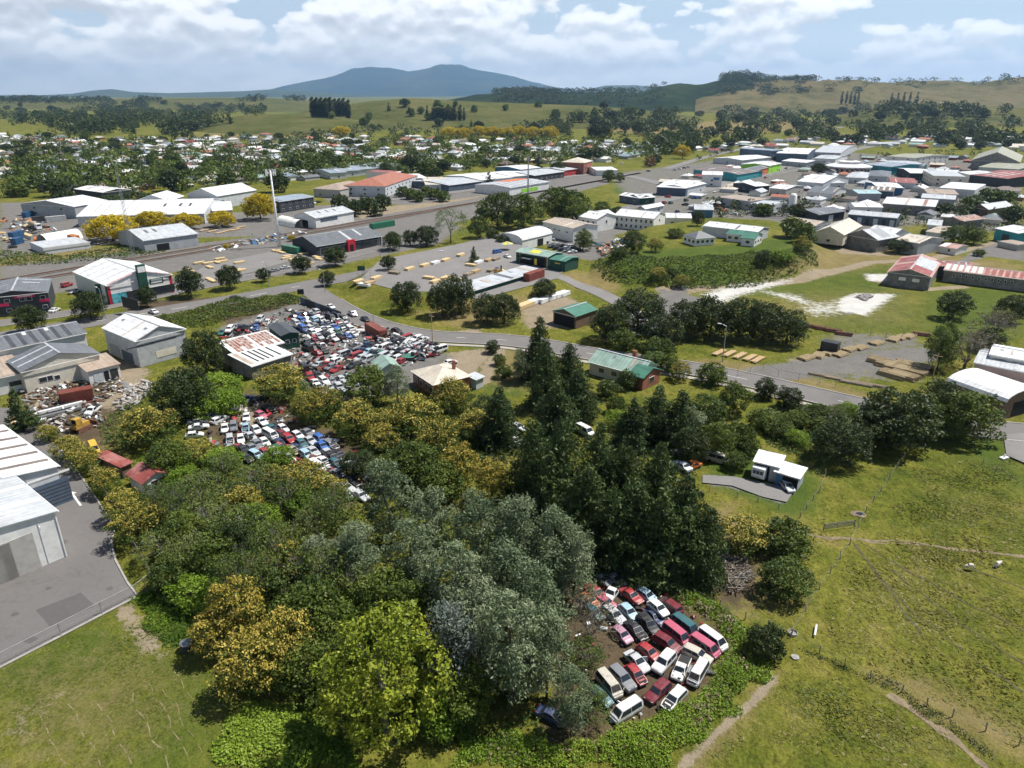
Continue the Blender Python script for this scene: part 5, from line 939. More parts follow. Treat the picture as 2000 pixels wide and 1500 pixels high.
    eb = MB(); rg = random.Random(4); xa, xb = cw+.05, f-.2
    for _ in range(9): eb.box((rg.uniform(xa, xb), rg.uniform(-h*.6, h*.6), zn+.0), (rg.uniform(.15, .4), rg.uniform(.15, .4), rg.uniform(.12, .3)))
    eb.quad((xa, -h*.78, zb+.04), (xa, h*.78, zb+.04), (xb, h*.70, zn+.045), (xb, -h*.70, zn+.045)); m_['engine'] = eb.mesh('engine_bay', 'engine_black')
    m_['head'] = [MB().box((f-.06, sg*h*.62, zn-.13), (.10, .34, .14)).mesh('headlight', 'lamp_clear') for sg in (-1, 1)]
    m_['tail'] = [MB().box((-f+.03, sg*h*.72, zb*.78), (.10, .24, .17)).mesh('tail_light', 'lamp_red') for sg in (-1, 1)]
    m_['bumper'] = MB().box((f-.02, 0, .42), (.14, W*.84, .16)).mesh('bumper', 'plastic_black')
    CM[key] = m_; return m_
def wheel_mesh():
    mb = MB(); n = 14; r, wd = .31, .10
    for sg in (-1, 1):
        for k in range(n): a = 2*math.pi*k/n; mb.v.append((r*math.cos(a), sg*wd, r*math.sin(a)))
    for k in range(n): mb.f.append((k, (k+1) % n, n+(k+1) % n, n+k)); mb.m.append(0)
    mb.f += [tuple(range(n))[::-1], tuple(range(n, 2*n))]; mb.m += [0, 0]
    rim = MB()
    for sg in (-1, 1):
        i = len(rim.v); rim.v += [(.20*math.cos(2*math.pi*k/10), sg*(wd+.008), .20*math.sin(2*math.pi*k/10)) for k in range(10)]; rim.f.append(tuple(range(i, i+10))); rim.m.append(0)
    return mb.mesh('wheel', 'tyre'), rim.mesh('rim', 'rim')
WHEEL, RIM = wheel_mesh()
FARCAR = {}
def far_car(kind):
    """small distant vehicle: one mesh with painted, glazed and black surfaces"""
    if kind in FARCAR: return FARCAR[kind]
    m = car_meshes(kind); L, W = CK[kind][:2]; mb = MB()
    def add(me, mi, off=(0, 0, 0)):
        i = len(mb.v); mb.v += [(v.co.x+off[0], v.co.y+off[1], v.co.z+off[2]) for v in me.vertices]
        for p in me.polygons: mb.f.append(tuple(i+k for k in p.vertices)); mb.m.append(mi)
    add(m['body'], 0); add(m['windscreen'], 1); add(m['rear_window'], 1)
    for s in m['sides']: add(s, 1)
    for x in (-L*.29, L*.31):
        for y in (-W/2+.08, W/2-.08): add(WHEEL, 2, (x, y, .31))
    FARCAR[kind] = mb.mesh('car', ['paint_white', 'car_glass', 'tyre']); return FARCAR[kind]
KN = dict(sedan='sedan', hatch='hatchback', wagon='station_wagon', suv='four_wheel_drive', van='van', ute='pickup')
KL = dict(sedan='sedan', hatch='hatchback', wagon='station wagon', suv='four-wheel-drive', van='van', ute='pickup')
KC = dict(sedan='car', hatch='car', wagon='car', suv='car', van='van', ute='pickup')
def car(kind, colr, p, ang, label, group=None, lod=1, wheels=True, bonnet=True, dent=0, z=None, tilt=0, glass=True, roll=0, sc=None, door=0, doorc=None):
    L, W = CK[kind][:2]; zz = (p[2] if z is None else z)-(0 if wheels else .14)
    o = None; pm = 'paint_'+colr
    if lod == 2:
        o = link(KN[kind], far_car(kind)); o.location = (p[0], p[1], zz); o.scale = (CARS,)*3; o.rotation_euler = (roll, tilt, ang); override(o, pm); tag(o, label, KC[kind], group); return o
    m = car_meshes(kind, dent, 3); o = thing(KN[kind], label, KC[kind], (p[0], p[1], zz), ang, group, sc or CARS); o.rotation_euler = (roll, tilt, ang)
    b = link('body', m['body'], o); override(b, pm)
    if glass: link('windscreen', m['windscreen'], o)
    else: w_ = link('windscreen_opening', m['windscreen'], o); override(w_, 'engine_black')
    link('rear_window', m['rear_window'], o)
    for s in m['sides']: link('side_window', s, o)
    if bonnet: bb = link('bonnet', m['bonnet'], o); override(bb, pm)
    else: link('engine_bay', m['engine'], o)
    if lod == 0:
        for q in m['head']: link('headlight', q, o)
        for q in m['tail']: link('tail_light', q, o)
        link('bumper', m['bumper'], o)
    if door:
        d_ = MB().box((-.45, 0, 0), (.95, .06, .62)); dm = d_.mesh('open_door', 'paint_white'); dd_ = link('open_door', dm, o, (CK[kind][5]-.25, (W/2+.32)*door, .72), 0); dd_.rotation_euler = (0, 0, -.95*door); override(dd_, 'paint_'+(doorc or colr))
    if wheels:
        for x in (-L*.29, L*.31):
            for y in (-W/2+.08, W/2-.08):
                wv = link('wheel', WHEEL, o, (x, y, .31))
                if lod == 0: link('rim', RIM, wv)
    return o
def carpx(kind, colr, r, f, label, **k):
    """car from picture pixels of its rear and front at half height"""
    a, b = P(*r, .75), P(*f, .75); d = b-a; c = (a+b)/2
    return car(kind, colr, (c.x, c.y, float(H(c.x, c.y))), math.atan2(d.y, d.x), label, **k)
# ---------------------------------------------------------------- roads, yards, railway
def asphaltm(name, c, patch=.3):
    m, nt = new_mat(name); L = nt.links.new
    out = N(nt, 'ShaderNodeOutputMaterial'); b = N(nt, 'ShaderNodeBsdfPrincipled'); L(b.outputs[0], out.inputs[0]); b.inputs['Roughness'].default_value = .9; b.inputs['Specular IOR Level'].default_value = .2
    g = N(nt, 'ShaderNodeNewGeometry')
    def nz(s, d=5.0, sc=None):
        n = N(nt, 'ShaderNodeTexNoise', i_Scale=s, i_Detail=d, i_Roughness=.65); L(g.outputs['Position'], n.inputs['Vector']); return n.outputs[0]
    f = mathn(nt, 'ADD', mathn(nt, 'MULTIPLY', nz(.12, 6), .6), mathn(nt, 'MULTIPLY', nz(1.6, 4), .4))
    r = ramp(nt, [(.34, tuple(v*.74 for v in c)), (.46, tuple(v*.95 for v in c)), (.56, c), (.70, tuple(v*1.22 for v in c))]); L(f, r.inputs[0]); L(r.outputs[0], b.inputs['Base Color'])
asphaltm('asphalt_yard', (.146, .138, .134)); asphaltm('asphalt_road', (.165, .157, .152)); asphaltm('asphalt_pale', (.20, .192, .186)); asphaltm('ballast', (.165, .140, .120)); asphaltm('asphalt_patch', (.104, .10, .099)); asphaltm('path_concrete', (.36, .33, .29))
simple('road_paint', (.70, .70, .66), .6, var=.1)
def resample(pts, step):
    out = [Vector((p[0], p[1], 0)) for p in pts]; res = [out[0]]
    for a, b in zip(out[:-1], out[1:]):
        k = max(1, int((b-a).length/step))
        for i in range(1, k+1): res.append(a.lerp(b, i/k))
    return res
def smooth(pts, it=2):
    for _ in range(it):
        q = [pts[0]]
        for a, b in zip(pts[:-1], pts[1:]): q += [a*.75+b*.25, a*.25+b*.75]
        pts = q+[pts[-1]]
    return pts
def curve(px, step=3.0, it=2): return resample(smooth([Vector((*P(*q)[:2], 0)) for q in px], it), step)
def offset(pts, d):
    o = []
    for i, p in enumerate(pts):
        t = (pts[min(i+1, len(pts)-1)]-pts[max(i-1, 0)]).normalized(); o.append(p+Vector((-t.y, t.x, 0))*d)
    return o
def ribbon(name, pts, w, mt, z, h=None, parent=None, kind='structure', cross=2):
    rows = [[p for p in offset(pts, -w/2+w*k/cross)] for k in range(cross+1)]; mb = MB(); n = len(pts)
    for i in range(n):
        for k in range(cross+1): p = rows[k][i]; mb.v.append((p.x, p.y, float(H(p.x, p.y))+z))
    c = cross+1
    for i in range(n-1):
        for k in range(cross): mb.f.append((i*c+k, i*c+k+1, (i+1)*c+k+1, (i+1)*c+k)); mb.m.append(0)
    if h:   # solid kerb: sides as well
        for i in range(n-1):
            for k in (0, cross):
                a, b = mb.v[i*c+k], mb.v[(i+1)*c+k]; mb.quad(a, b, (b[0], b[1], b[2]-h), (a[0], a[1], a[2]-h))
    o = mb.build(name, mt, parent)
    if parent is None and kind: o['kind'] = kind
    return o
def dashes(road, pts, on, off, w, z, d=0.0):
    acc = 0; cur = []; q = offset(pts, d)
    for a, b in zip(q[:-1], q[1:]):
        L_ = (b-a).length
        if acc % (on+off) < on: cur.append((a, b))
        else:
            if cur: ribbon('road_marking', [cur[0][0]]+[e[1] for e in cur], w, 'road_paint', z, parent=road); cur = []
        acc += L_
def sheet(name, px, mt, z, kind='structure', parent=None):
    pts = [P(*q) for q in px]; zt = max(p.z for p in pts); zt = round(zt*2)/2 if zt > .3 else zt; mb = MB(); mb.quad(*[(p.x, p.y, zt+z) for p in pts]); o = mb.build(name, mt, parent)
    if parent is None: o['kind'] = kind
    return o
HW = curve([(-160, 690), (0, 658), (100, 642), (220, 622), (350, 602), (470, 582), (600, 556), (720, 529), (830, 503), (930, 475), (1030, 449), (1150, 424), (1250, 400), (1330, 380), (1400, 362), (1480, 345), (1600, 325)], 2.5)
hw = ribbon('road', HW, 10.5, 'asphalt_road', .05); dashes(hw, HW, 4, 8, .22, .056)
for d in (-4.6, 4.6): dashes(hw, HW, 400, .01, .14, .056, d)
FR = curve([(-100, 648), (0, 632), (150, 610), (260, 588), (380, 562), (470, 545), (560, 528), (650, 508), (720, 490), (790, 472)], 3); ribbon('road', FR, 6.5, 'asphalt_road', .07)
for s in (-1, 1): ribbon('kerb', offset(FR, s*3.35), .3, 'kerb', .17, .15)
SR = curve([(600, 560), (625, 578), (668, 606), (715, 628), (770, 645), (830, 656), (900, 660), (980, 663), (1060, 673), (1135, 688), (1220, 702), (1330, 716), (1430, 735), (1510, 753), (1600, 774), (1700, 797), (1800, 822), (1900, 836), (2050, 850)], 2.0)
sr = ribbon('road', SR, 8.4, 'asphalt_road', .06); dashes(sr, SR[4:22], 400, .01, .16, .066, .3); dashes(sr, SR[20:], 3, 9, .14, .066)
for s in (-1, 1): ribbon('kerb', offset(SR, s*4.35)[9:], .32, 'kerb', .18, .15)
ribbon('footpath', offset(SR, -6.0)[6:66], 1.4, 'path_concrete', .10)
MS = curve([(1250, 400), (1340, 380), (1440, 352), (1540, 325), (1640, 298), (1700, 285), (1760, 275)], 6); ribbon('road', MS, 14, 'asphalt_pale', .10)
ribbon('road', curve([(1300, 362), (1240, 345), (1180, 338), (1100, 345), (1000, 362), (880, 376), (760, 390)], 6), 9, 'asphalt_pale', .09)
ribbon('road', curve([(1500, 425), (1600, 405), (1700, 395), (1780, 375), (1850, 350), (1990, 360)], 5), 11, 'asphalt_road', .10)
ribbon('road', curve([(1300, 330), (1400, 300), (1560, 268), (1690, 238), (1660, 225), (1690, 212)], 10), 9, 'asphalt_pale', .12)
ribbon('road', curve([(1085, 540), (1140, 558), (1200, 585), (1240, 610), (1250, 640)], 2), 6, 'asphalt_pale', .08)
yard = sheet('asphalt_yard', [(-120, 1370), (0, 1302), (120, 1240), (268, 1163), (250, 1140), (226, 1095), (218, 1062), (222, 1030), (205, 1000), (165, 940), (120, 880), (75, 838), (40, 800), (-60, 790), (-300, 900)], 'asphalt_yard', .06)
sheet('asphalt_patch', [(70, 1192), (158, 1158), (186, 1184), (97, 1224)], 'asphalt_patch', .064)
ribbon('kerb', resample([P(*q) for q in [(268, 1163), (250, 1140), (226, 1095), (218, 1062), (224, 1032), (205, 1000), (165, 940), (120, 880)]], 2), .25, 'kerb', .18, .14)
ribbon('kerb', resample([P(*q) for q in [(-120, 1372), (0, 1304), (120, 1242), (268, 1165)]], 2), .35, 'kerb', .12, .10)
ar = MB(); q0, q1 = P(158, 988), P(138, 960); dd = (q1-q0).normalized(); nn = Vector((-dd.y, dd.x, 0))
ar.quad(*[(p.x, p.y, .068) for p in (q0-nn*.15, q0+nn*.15, q1-dd*1.2+nn*.15, q1-dd*1.2-nn*.15)]); ar.quad(*[(p.x, p.y, .068) for p in (q1-dd*1.2-nn*.6, q1-dd*1.2+nn*.6, q1)]); ar.build('arrow_marking', 'road_paint', yard)
sheet('timber_yard', [(700, 548), (745, 520), (890, 490), (960, 478), (1060, 500), (1130, 515), (1085, 545), (935, 585), (880, 572), (780, 568)], 'asphalt_pale', .09)
sheet('driveway', [(1372, 929), (1430, 932), (1500, 945), (1552, 958), (1536, 982), (1490, 972), (1430, 950), (1372, 944)], 'asphalt_pale', .16)
sheet('turning_area', [(1960, 850), (2080, 840), (2080, 950), (2000, 905), (1965, 890)], 'asphalt_pale', .14)
sheet('car_park', [(330, 560), (410, 515), (560, 486), (600, 500), (500, 530), (400, 552)], 'asphalt_pale', .05)
for dpx in ((0, 0), (6, 9)):
    TR = curve([(-60, 558+dpx[1]), (0, 548+dpx[1]), (200, 515+dpx[1]), (420, 480+dpx[1]*.8), (640, 444+dpx[1]*.6), (820, 414+dpx[1]*.4), (940, 394), (1050, 375), (1150, 357), (1250, 338)], 4)
    b = ribbon('railway_track', TR, 3.6, 'ballast', .12, kind=None)
    tag(b, 'railway track on brown ballast, %s of the two' % ('far one' if dpx == (0, 0) else 'near one'), 'railway', 'railway tracks')
    for s in (-.55, .55): ribbon('rail', offset(TR, s), .12, 'rusty_iron', .30, .15, b, None)
def track(px, w, m='track_dirt', z=.03, name='stock_track', it=2):
    pts = curve(px, .8, it); rg = random.Random(int(px[0][0])); mb = MB(); k = 0
    for i, p in enumerate(pts):
        t_ = (pts[min(i+1, len(pts)-1)]-pts[max(i-1, 0)]).normalized(); n_ = Vector((-t_.y, t_.x, 0)); wob = (float(vnoise(p.x, p.y, 2.0, 3))-.5)*.7; ww = w*(.25+1.3*float(vnoise(p.x, p.y, 1.3, 5)))
        for s_ in (-.5, .5): q = p+n_*(wob+s_*ww); mb.v.append((q.x, q.y, float(H(q.x, q.y))+float(lumpf(np.array(q.x), np.array(q.y)))-.06+z))
    for i in range(len(pts)-1): mb.f.append((2*i, 2*i+1, 2*i+3, 2*i+2)); mb.m.append(0)
    o = mb.build(name, m); o['kind'] = 'structure'
simple('track_dirt', (.21, .165, .105), .95, var=.3, scale=1.5); simple('track_dark', (.085, .08, .04), .95, var=.3, scale=1.5); simple('thatch', (.20, .17, .085), .95, var=.3, scale=2)
track([(1560, 1045), (1670, 1052), (1760, 1055), (1850, 1070), (1920, 1078), (2050, 1090)], .55); track([(1690, 1056), (1790, 1064), (1900, 1072), (2040, 1094)], .3)
for q in ([(1665, 1060), (1720, 1120), (1790, 1200), (1900, 1290), (2000, 1350)], [(1680, 1058), (1800, 1130), (1900, 1180), (2050, 1260)], [(1740, 1110), (1850, 1200), (2030, 1320)], [(1800, 1070), (1900, 1110), (2050, 1170)], [(1670, 1062), (1740, 1150), (1800, 1240)]): track(q, .28, 'track_dark')
track([(1735, 1355), (1775, 1385), (1830, 1420), (1900, 1480), (1930, 1500)], .9)
for q in ([(130, 1370), (200, 1500)], [(190, 1370), (260, 1500)], [(250, 1345), (300, 1440), (330, 1500)], [(320, 1340), (400, 1480)], [(340, 1310), (400, 1400)], [(80, 1390), (130, 1500)], [(290, 1335), (370, 1490)]):
    for a_ in range(5):
        t0 = a_/5+random.uniform(0, .06); t1 = t0+random.uniform(.10, .17); (x0, y0), (x1, y1) = q[0], q[-1]; track([(x0+(x1-x0)*t0, y0+(y1-y0)*t0), (x0+(x1-x0)*t1, y0+(y1-y0)*t1)], .13, 'thatch', .02, 'dry_furrow', 0)
# ---------------------------------------------------------------- buildings that can be pointed to
W_ = lambda side, pos, z, w, h: (side, pos, z, w, h, 'window')
D_ = lambda side, pos, w, h, m='trim_dark': (side, pos, .03, w, h, 'door', m)  # black ones are panels painting the shade of an open doorway
o = bld('large grey warehouse with ribbed white roof and roller door beside the asphalt yard', 'warehouse', (110, 911), (3, 832), (-150, 948), 6.5, 7.6, 'u', 'wall_lightgrey', 'roof_white', name='warehouse', items=[('d', .10, .05, 5.2, 4.3, 'roller_door', 'wall_slate'), ('d', .2, 5.2, 9, .3, 'gutter', 'trim_white')]+[('d', .10, .6+.6*i, 5.0, .06, 'door_rib', 'wall_dark', None, .09) for i in range(6)]+[('d', p, .05, .06, 6.3, 'joint', 'wall_grey', None, .05) for p in (.3,)], strips=[(-1, a, a+.035, 0, 1, 'roof_brown', 'rib') for a in (.12, .30, .48, .66, .84)])
o = bld('tall white warehouse with plain panel wall and concrete end at the asphalt yard', 'warehouse', (106, 999), (28, 934), (-150, 1062), 7.3, 8.1, 'u', 'wall_white', 'roof_silver', name='warehouse', items=[('d', .42, .03, 5, 5.6, 'concrete_panel', 'wall_concrete'), ('d', .66, .03, 6, 5.4, 'concrete_panel', 'wall_concrete'), ('a', .02, 6.9, .2, .3, 'lamp', 'plastic_white'), ('d', .16, 5.6, .25, .35, 'lamp', 'plastic_white')]+[('d', p, .05, .05, 7.1, 'joint', 'wall_lightgrey', None, .05) for p in (.17,)]+[('d', .002, .05, .16, 7.2, 'downpipe', 'trim_white', None, .12)], strips=[(-1, .30, .36, 0, 1, 'skylight'), (-1, .70, .76, 0, 1, 'skylight')])
bld('small red-roofed garage with open front in the thicket', 'garage', (280, 943), (330, 923), (256, 923), 2.4, 3.4, 'v', 'wall_white', 'roof_red', name='garage', items=[D_('a', .58, 2.6, 2.0, 'dark_gap'), D_('a', .16, 1.0, 1.8, 'wall_palegreen')])
bld('low red lean-to roof beside the small red-roofed garage', 'shed', (237, 912), (255, 904), (202, 888), 2.2, 2.5, 'u', 'wall_brown', 'roof_red', 'mono')
bld('long white factory with grey roof and skylights behind the workshop', 'factory', (-60, 697), (166, 650), (147, 628), 6, 7.4, 'u', 'wall_white', 'roof_grey', name='factory', strips=[(-1, a, a+.035, 0, 1, 'roof_dark') for a in (.35, .45, .55, .65, .75, .85)]+[(-1, .5, .53, .75, .95, 'skylight', 'roof_vent'), (-1, .7, .73, .75, .95, 'skylight', 'roof_vent')])
o = bld('white gabled workshop with grey roof beside the junk yard', 'workshop', (43, 726), (193, 691), (12, 706), 5, 7.2, 'v', 'wall_cream', 'roof_grey', name='workshop', items=[W_('a', .22, 1.6, 1.6, 1.2), W_('a', .31, 1.6, 1.2, 1.2), W_('a', .4, 1.5, 1.2, 1.0)], strips=[(-1, a, a+.06, 0, 1, 'roof_silver') for a in (.3, .7)])
bld('low annex with dull red roof on the gabled workshop', 'annex', (-30, 743), (43, 728), (-60, 715), 4, 4.6, 'u', 'wall_white', 'roof_tan', 'mono', name='annex', items=[W_('a', .75, 1.4, 2.4, 1.2)])
bld('dark open lean-to on the workshop wall', 'lean-to', (98, 726), (144, 715), (94, 716), 3, 3.6, 'u', 'wall_dark', 'roof_rusttan', 'mono', name='lean_to', items=[D_('a', .5, 4, 2.4, 'dark_gap')])
bld('small shed with tan roof at the bend of the dirt driveway', 'shed', (171, 726), (232, 711), (150, 709), 3.2, 3.8, 'u', 'wall_white', 'roof_tan', 'mono', items=[D_('a', .30, 2, 2.4, 'wall_lightgrey'), D_('a', .55, 1, 2.3, 'dark_gap'), D_('a', .8, 1.6, 2.4, 'trim_dark')])
bld('tall silver barn of corrugated iron with white roof', 'barn', (264, 666), (360, 642), (207, 639), 6.6, 8.8, 'v', 'wall_tin', 'roof_white', name='barn', items=[('d', .35, .1, 5.5, 2.6, 'door', 'wall_slate'), ('d', .75, .1, 5, 3.0, 'door', 'wall_grey'), ('a', .55, 1.2, 5, 1.6, 'patch_panel', 'wall_cream'), ('a', .3, 5.0, 12, .25, 'rail', 'trim_dark')])
o = bld('big white hardware store with red trim and dark sign tower', 'store', (208, 558), (334, 536), (136, 532), 6, 8.8, 'v', 'wall_white', 'roof_white', name='hardware_store', items=[('a', .17, .2, 6, 3.0, 'poster_window', 'poster_teal'), ('a', .36, .2, 4, 3.0, 'window', 'window_glass'), ('a', .74, .3, 11, 2.8, 'window', 'window_glass'), ('a', .02, 0, .8, 6, 'pillar', 'trim_red'), ('a', .98, 0, .8, 6, 'pillar', 'trim_red'), ('a', .75, 4.0, 4.2, 1.6, 'sign', 'sign_green'), ('a', .75, 4.25, 3.4, 1.1, 'sign_face', 'trim_white', None, .10), ('d', .03, 0, 1.6, 6, 'corner_panel', 'wall_green')], strips=[(s, a, a+.012, 0, 1, 'trim_red' if a > .9 or a < 0.02 else 'roof_silver', 'roof_rib') for s in (-1, 1) for a in (.0, .2, .4, .6, .8)])
X, Y = o['_dims'][:2]; t = local_box(o, .6, -Y-.6, 5.4, (2.6, 1.2, 10.8), 'sign_tower', 'sign_green'); MB().box((.6, (-Y-1.24)*o['_dims'][4], 9.4), (2.2, .06, 1.8)).build('sign_face', 'trim_white', t)
o = bld('dark grey two-storey office with magenta sign at the left edge', 'office', (-45, 584), (92, 570), (51, 549), 6, 7.3, 'v', 'wall_dark', 'roof_grey', name='office_building', items=[W_('a', p, z, 1.4, 1.1) for p in (.40, .62, .72, .92) for z in (1.2, 4.0)]+[('a', .66, 5.0, 5, 1.0, 'sign', 'sign_magenta'), ('a', .93, 3.2, 2.6, .9, 'sign', 'sign_magenta'), ('a', .34, 3.0, 2.6, .9, 'sign', 'sign_magenta'), ('a', .66, 5.35, 3.6, .25, 'lettering', 'trim_white', None, .09)])
o = bld('long dark grey showroom with red entrance beside the main road', 'showroom', (618, 481), (744, 461), (560, 470), 4, 6.6, 'u', 'wall_dark', 'roof_grey', name='showroom', items=[('a', p, .3, 4.5, 2.6, 'window', 'window_glass', 'trim_white') for p in (.12, .28, .40, .62, .74, .87)]+[('a', .5, 0, 3.4, 4.6, 'entrance', 'trim_red', None, 1.2), ('a', .5, .1, 1.6, 2.6, 'door', 'dark_gap', None, 1.3)])
o = bld('long narrow green storage shed along the edge of the timber yard', 'shed', (905, 573), (1058, 527), (1031, 519), 3.2, 3.5, 'u', 'wall_green', 'roof_silver', 'mono', items=[('a', p, .1, .12, 3, 'joint', 'trim_dark') for p in (.15, .3, .45, .6, .75, .9)])
o = bld('open green timber shop with yellow sun on its roof', 'shop', (1008, 491), (1071, 502), (1083, 492), 4, 4.8, 'u', 'wall_green', 'roof_palegreen', 'gable', name='timber_shop', items=[('a', .5, .1, 12, 3.0, 'open_front_shade', 'dark_gap'), ('a', .12, .1, .5, 3.6, 'pillar', 'wood'), ('a', .97, .1, .6, 3.6, 'pillar', 'wood'), ('a', .38, 2.2, 4, .3, 'awning', 'roof_palegreen', None, 1.4), ('a', .62, .4, 1.2, 2.2, 'yellow_board', 'sun_yellow', None, .15)], strips=[(-1, .36, .64, .2, .85, 'sun_yellow', 'sun_logo')])
o = bld('dark green box shed with gable roof at the timber yard exit', 'shed', (1104, 511), (1130, 503), (1082, 504), 3.6, 4.2, 'v', 'wall_green', 'roof_green', items=[('d', .5, 2.4, 2.2, .35, 'sign', 'sun_yellow')], strips=[(-1, .3, .38, 0, 1, 'roof_palegreen'), (1, .3, .38, 0, 1, 'roof_palegreen')])
o = bld('white arched-roof shed with ribbed top beside the main road', 'shed', (1020, 470), (1078, 456), (1060, 444), 4, 6.2, 'u', 'wall_white', 'roof_white', 'arch', items=[D_('a', .6, 4, 3, 'dark_gap')])
bld('white concrete factory with brown-streaked roof', 'factory', (1061, 433), (1120, 446), (1150, 436), 6, 7.2, 'u', 'wall_white', 'roof_rusttan', name='factory', items=[W_('a', p, 3.4, 1.4, .7) for p in (.18, .4, .55, .8)]+[W_('b', .5, 2, 2, 2)])
MT = dict(items=[W_('a', (j+.5)/8, 3.6, 1.1, 1.5) for j in range(8)]+[W_('a', (j+.5)/8, .9, 1.1, 1.4) for j in range(8)]+[W_('b', .5, 3.6, 1.2, 1.4)])
bld('long two-storey white motel wing with white roof and upper windows', 'motel', (1201, 420), (1277, 427), (1291, 418), 6, 8, 'u', 'wall_white', 'roof_white', name='motel', **MT)
bld('short gabled white motel wing with balcony', 'motel', (1133, 423), (1166, 428), (1152, 414), 6, 8, 'u', 'wall_white', 'roof_white', name='motel', items=[W_('a', p, 3.4, 1.2, 1.4) for p in (.2, .5, .8)]+[W_('b', .5, 3.4, 1.2, 1.4), ('a', .5, 2.8, 10, .15, 'balcony', 'trim_white', None, 1.5)])
bld('white link block between the two motel wings', 'motel', (1163, 426), (1203, 420), (1168, 415), 5.5, 7.4, 'u', 'wall_white', 'roof_white', name='motel', items=[W_('a', p, 3.2, 1.1, 1.3) for p in (.3, .6)])
bld('dark green open shed with green roof below the timber yard', 'shed', (1081, 607), (1125, 618), (1122, 594), 3.6, 4.8, 'v', 'wall_brown', 'roof_green', items=[D_('a', .5, 7, 3.0, 'dark_gap')])
o = bld('green-roofed house among tall conifers by the side street', 'house', (1152, 706), (1250, 732), (1190, 690), 3, 4.9, 'u', 'wall_cream', 'roof_palegreen', name='house', items=[W_('a', p, 1, 1.5, 1.2) for p in (.25, .5, .8)])
local_box(o, 2, 1.5, 5.2, (.8, .8, 1.8), 'chimney', 'wall_brick')
bld('green front wing of the green-roofed house', 'house', (1256, 738), (1290, 722), (1236, 727), 3, 4.3, 'v', 'wall_brick', 'roof_green', name='house', items=[W_('a', .5, 1, 2, 1.3)])
o = bld('brick house with broad cream hip roof beside the scrapyard', 'house', (848, 751), (806, 724), (912, 732), 3.1, 4.7, 'u', 'wall_brick', 'roof_cream', 'hip', name='house', items=[W_('a', p, .8, 1.4, 1.4) for p in (.15, .35, .6, .85)]+[W_('d', p, .8, 1.4, 1.3) for p in (.25, .5, .75)])
local_box(o, -1.2, o['_dims'][1]*.62, 4.9, (.6, .6, 2.0), 'chimney', 'wall_brick')
bld('small grey lean-to shed behind the cream-roofed house', 'shed', (930, 742), (944, 736), (918, 735), 2.3, 2.6, 'u', 'wall_lightgrey', 'roof_silver', 'mono')
bld('small hut with green gable roof at the edge of the upper scrapyard', 'hut', (742, 723), (728, 706), (777, 713), 2.6, 3.8, 'u', 'wall_palegreen', 'roof_palegreen', name='hut')
rs = [(-1, i/14+.005, (i+.8)/14, .05+.3*((i*7) % 3 == 0), .95, 'roof_rust' if (i*5) % 7 else 'roof_white', 'roof_sheet') for i in range(14)]
bld('rusty red and white corrugated scrapyard shed', 'shed', (460, 692), (552, 669), (437, 674), 4, 5, 'u', 'wall_weather', 'roof_white', 'mono', strips=[(0,)+q[1:] for q in rs])
bld('white scrapyard lean-to with black missing roof strips', 'shed', (491, 715), (568, 691), (463, 695), 3.3, 4.0, 'u', 'wall_weather', 'roof_white', 'mono', strips=[(0, a, a+.035, .1, .9, 'dark_gap', 'roof_gap') for a in (.22, .36, .48, .60, .78)]+[(0, .02, .12, .05, .95, 'roof_rusttan', 'roof_sheet')])
bld('dark-roofed cabin on the rusty scrapyard shed', 'cabin', (550, 656), (583, 650), (507, 640), 3.8, 4.3, 'v', 'wall_green', 'roof_dark', name='cabin', items=[W_('a', .3, 1.4, 1, 1.1), W_('a', .7, 1.4, 1, 1.1)])
o = bld('white open carport holding a caravan beside the paddock', 'carport', (1475, 901), (1521, 912), (1538, 898), 3.0, 3.4, 'u', 'wall_lightgrey', 'roof_white', 'mono', name='carport', items=[D_('a', .32, 2.5, 2.6, 'dark_gap')])
CARPORT = o
o = bld('low white garage with blue door and parked car inside', 'garage', (1516, 921), (1560, 934), (1573, 919), 2.4, 2.7, 'u', 'wall_grey', 'roof_white', 'mono', name='garage', items=[D_('a', .17, 1.1, 1.9, 'wall_blue'), D_('a', .66, 2.4, 2.0, 'dark_gap')])
GARAGE = o
bld('white-roofed barrel shed at the right edge beside the pole stacks', 'shed', (1852, 745), (1964, 785), (1985, 751), 4, 5.6, 'u', 'wall_brown', 'roof_white', 'arch', items=[('b', .5, .2, 5, 3, 'opening_shade', 'dark_gap')])
bld('long white building with row of dark windows at the right edge', 'building', (1905, 708), (2060, 738), (1945, 686), 5, 6, 'u', 'wall_pink', 'roof_silver', name='building', items=[('a', p, 1.2, 1.8, 1.4, 'window', 'window_glass') for p in (.1, .22, .34, .46, .58, .7)])
bld('upper white storey with square windows behind the long white building', 'building', (1935, 692), (2070, 716), (1960, 676), 6.5, 7.2, 'u', 'wall_white', 'roof_white', name='building', items=[W_('a', p, 5, 1.2, .9) for p in (.12, .2, .38)])
o = bld('derelict weathered shed with patchy red roof on the meadow', 'shed', (1735, 531), (1818, 541), (1787, 505), 4.5, 6.2, 'v', 'wall_weather', 'roof_pinkrust', strips=[(-1, .02, .40, .05, .95, 'roof_red', 'roof_sheet'), (-1, .55, .9, .05, .95, 'roof_red', 'roof_sheet'), (1, .02, .28, .05, .95, 'roof_red', 'roof_sheet'), (1, .3, .85, .05, .95, 'roof_silver', 'roof_sheet')], items=[('a', .3+.04*i, 2.2, .6, 1.1, 'window', 'skylight') for i in range(4)]+[('a', .62+.04*i, 2.2, .6, 1.1, 'window', 'skylight') for i in range(4)])
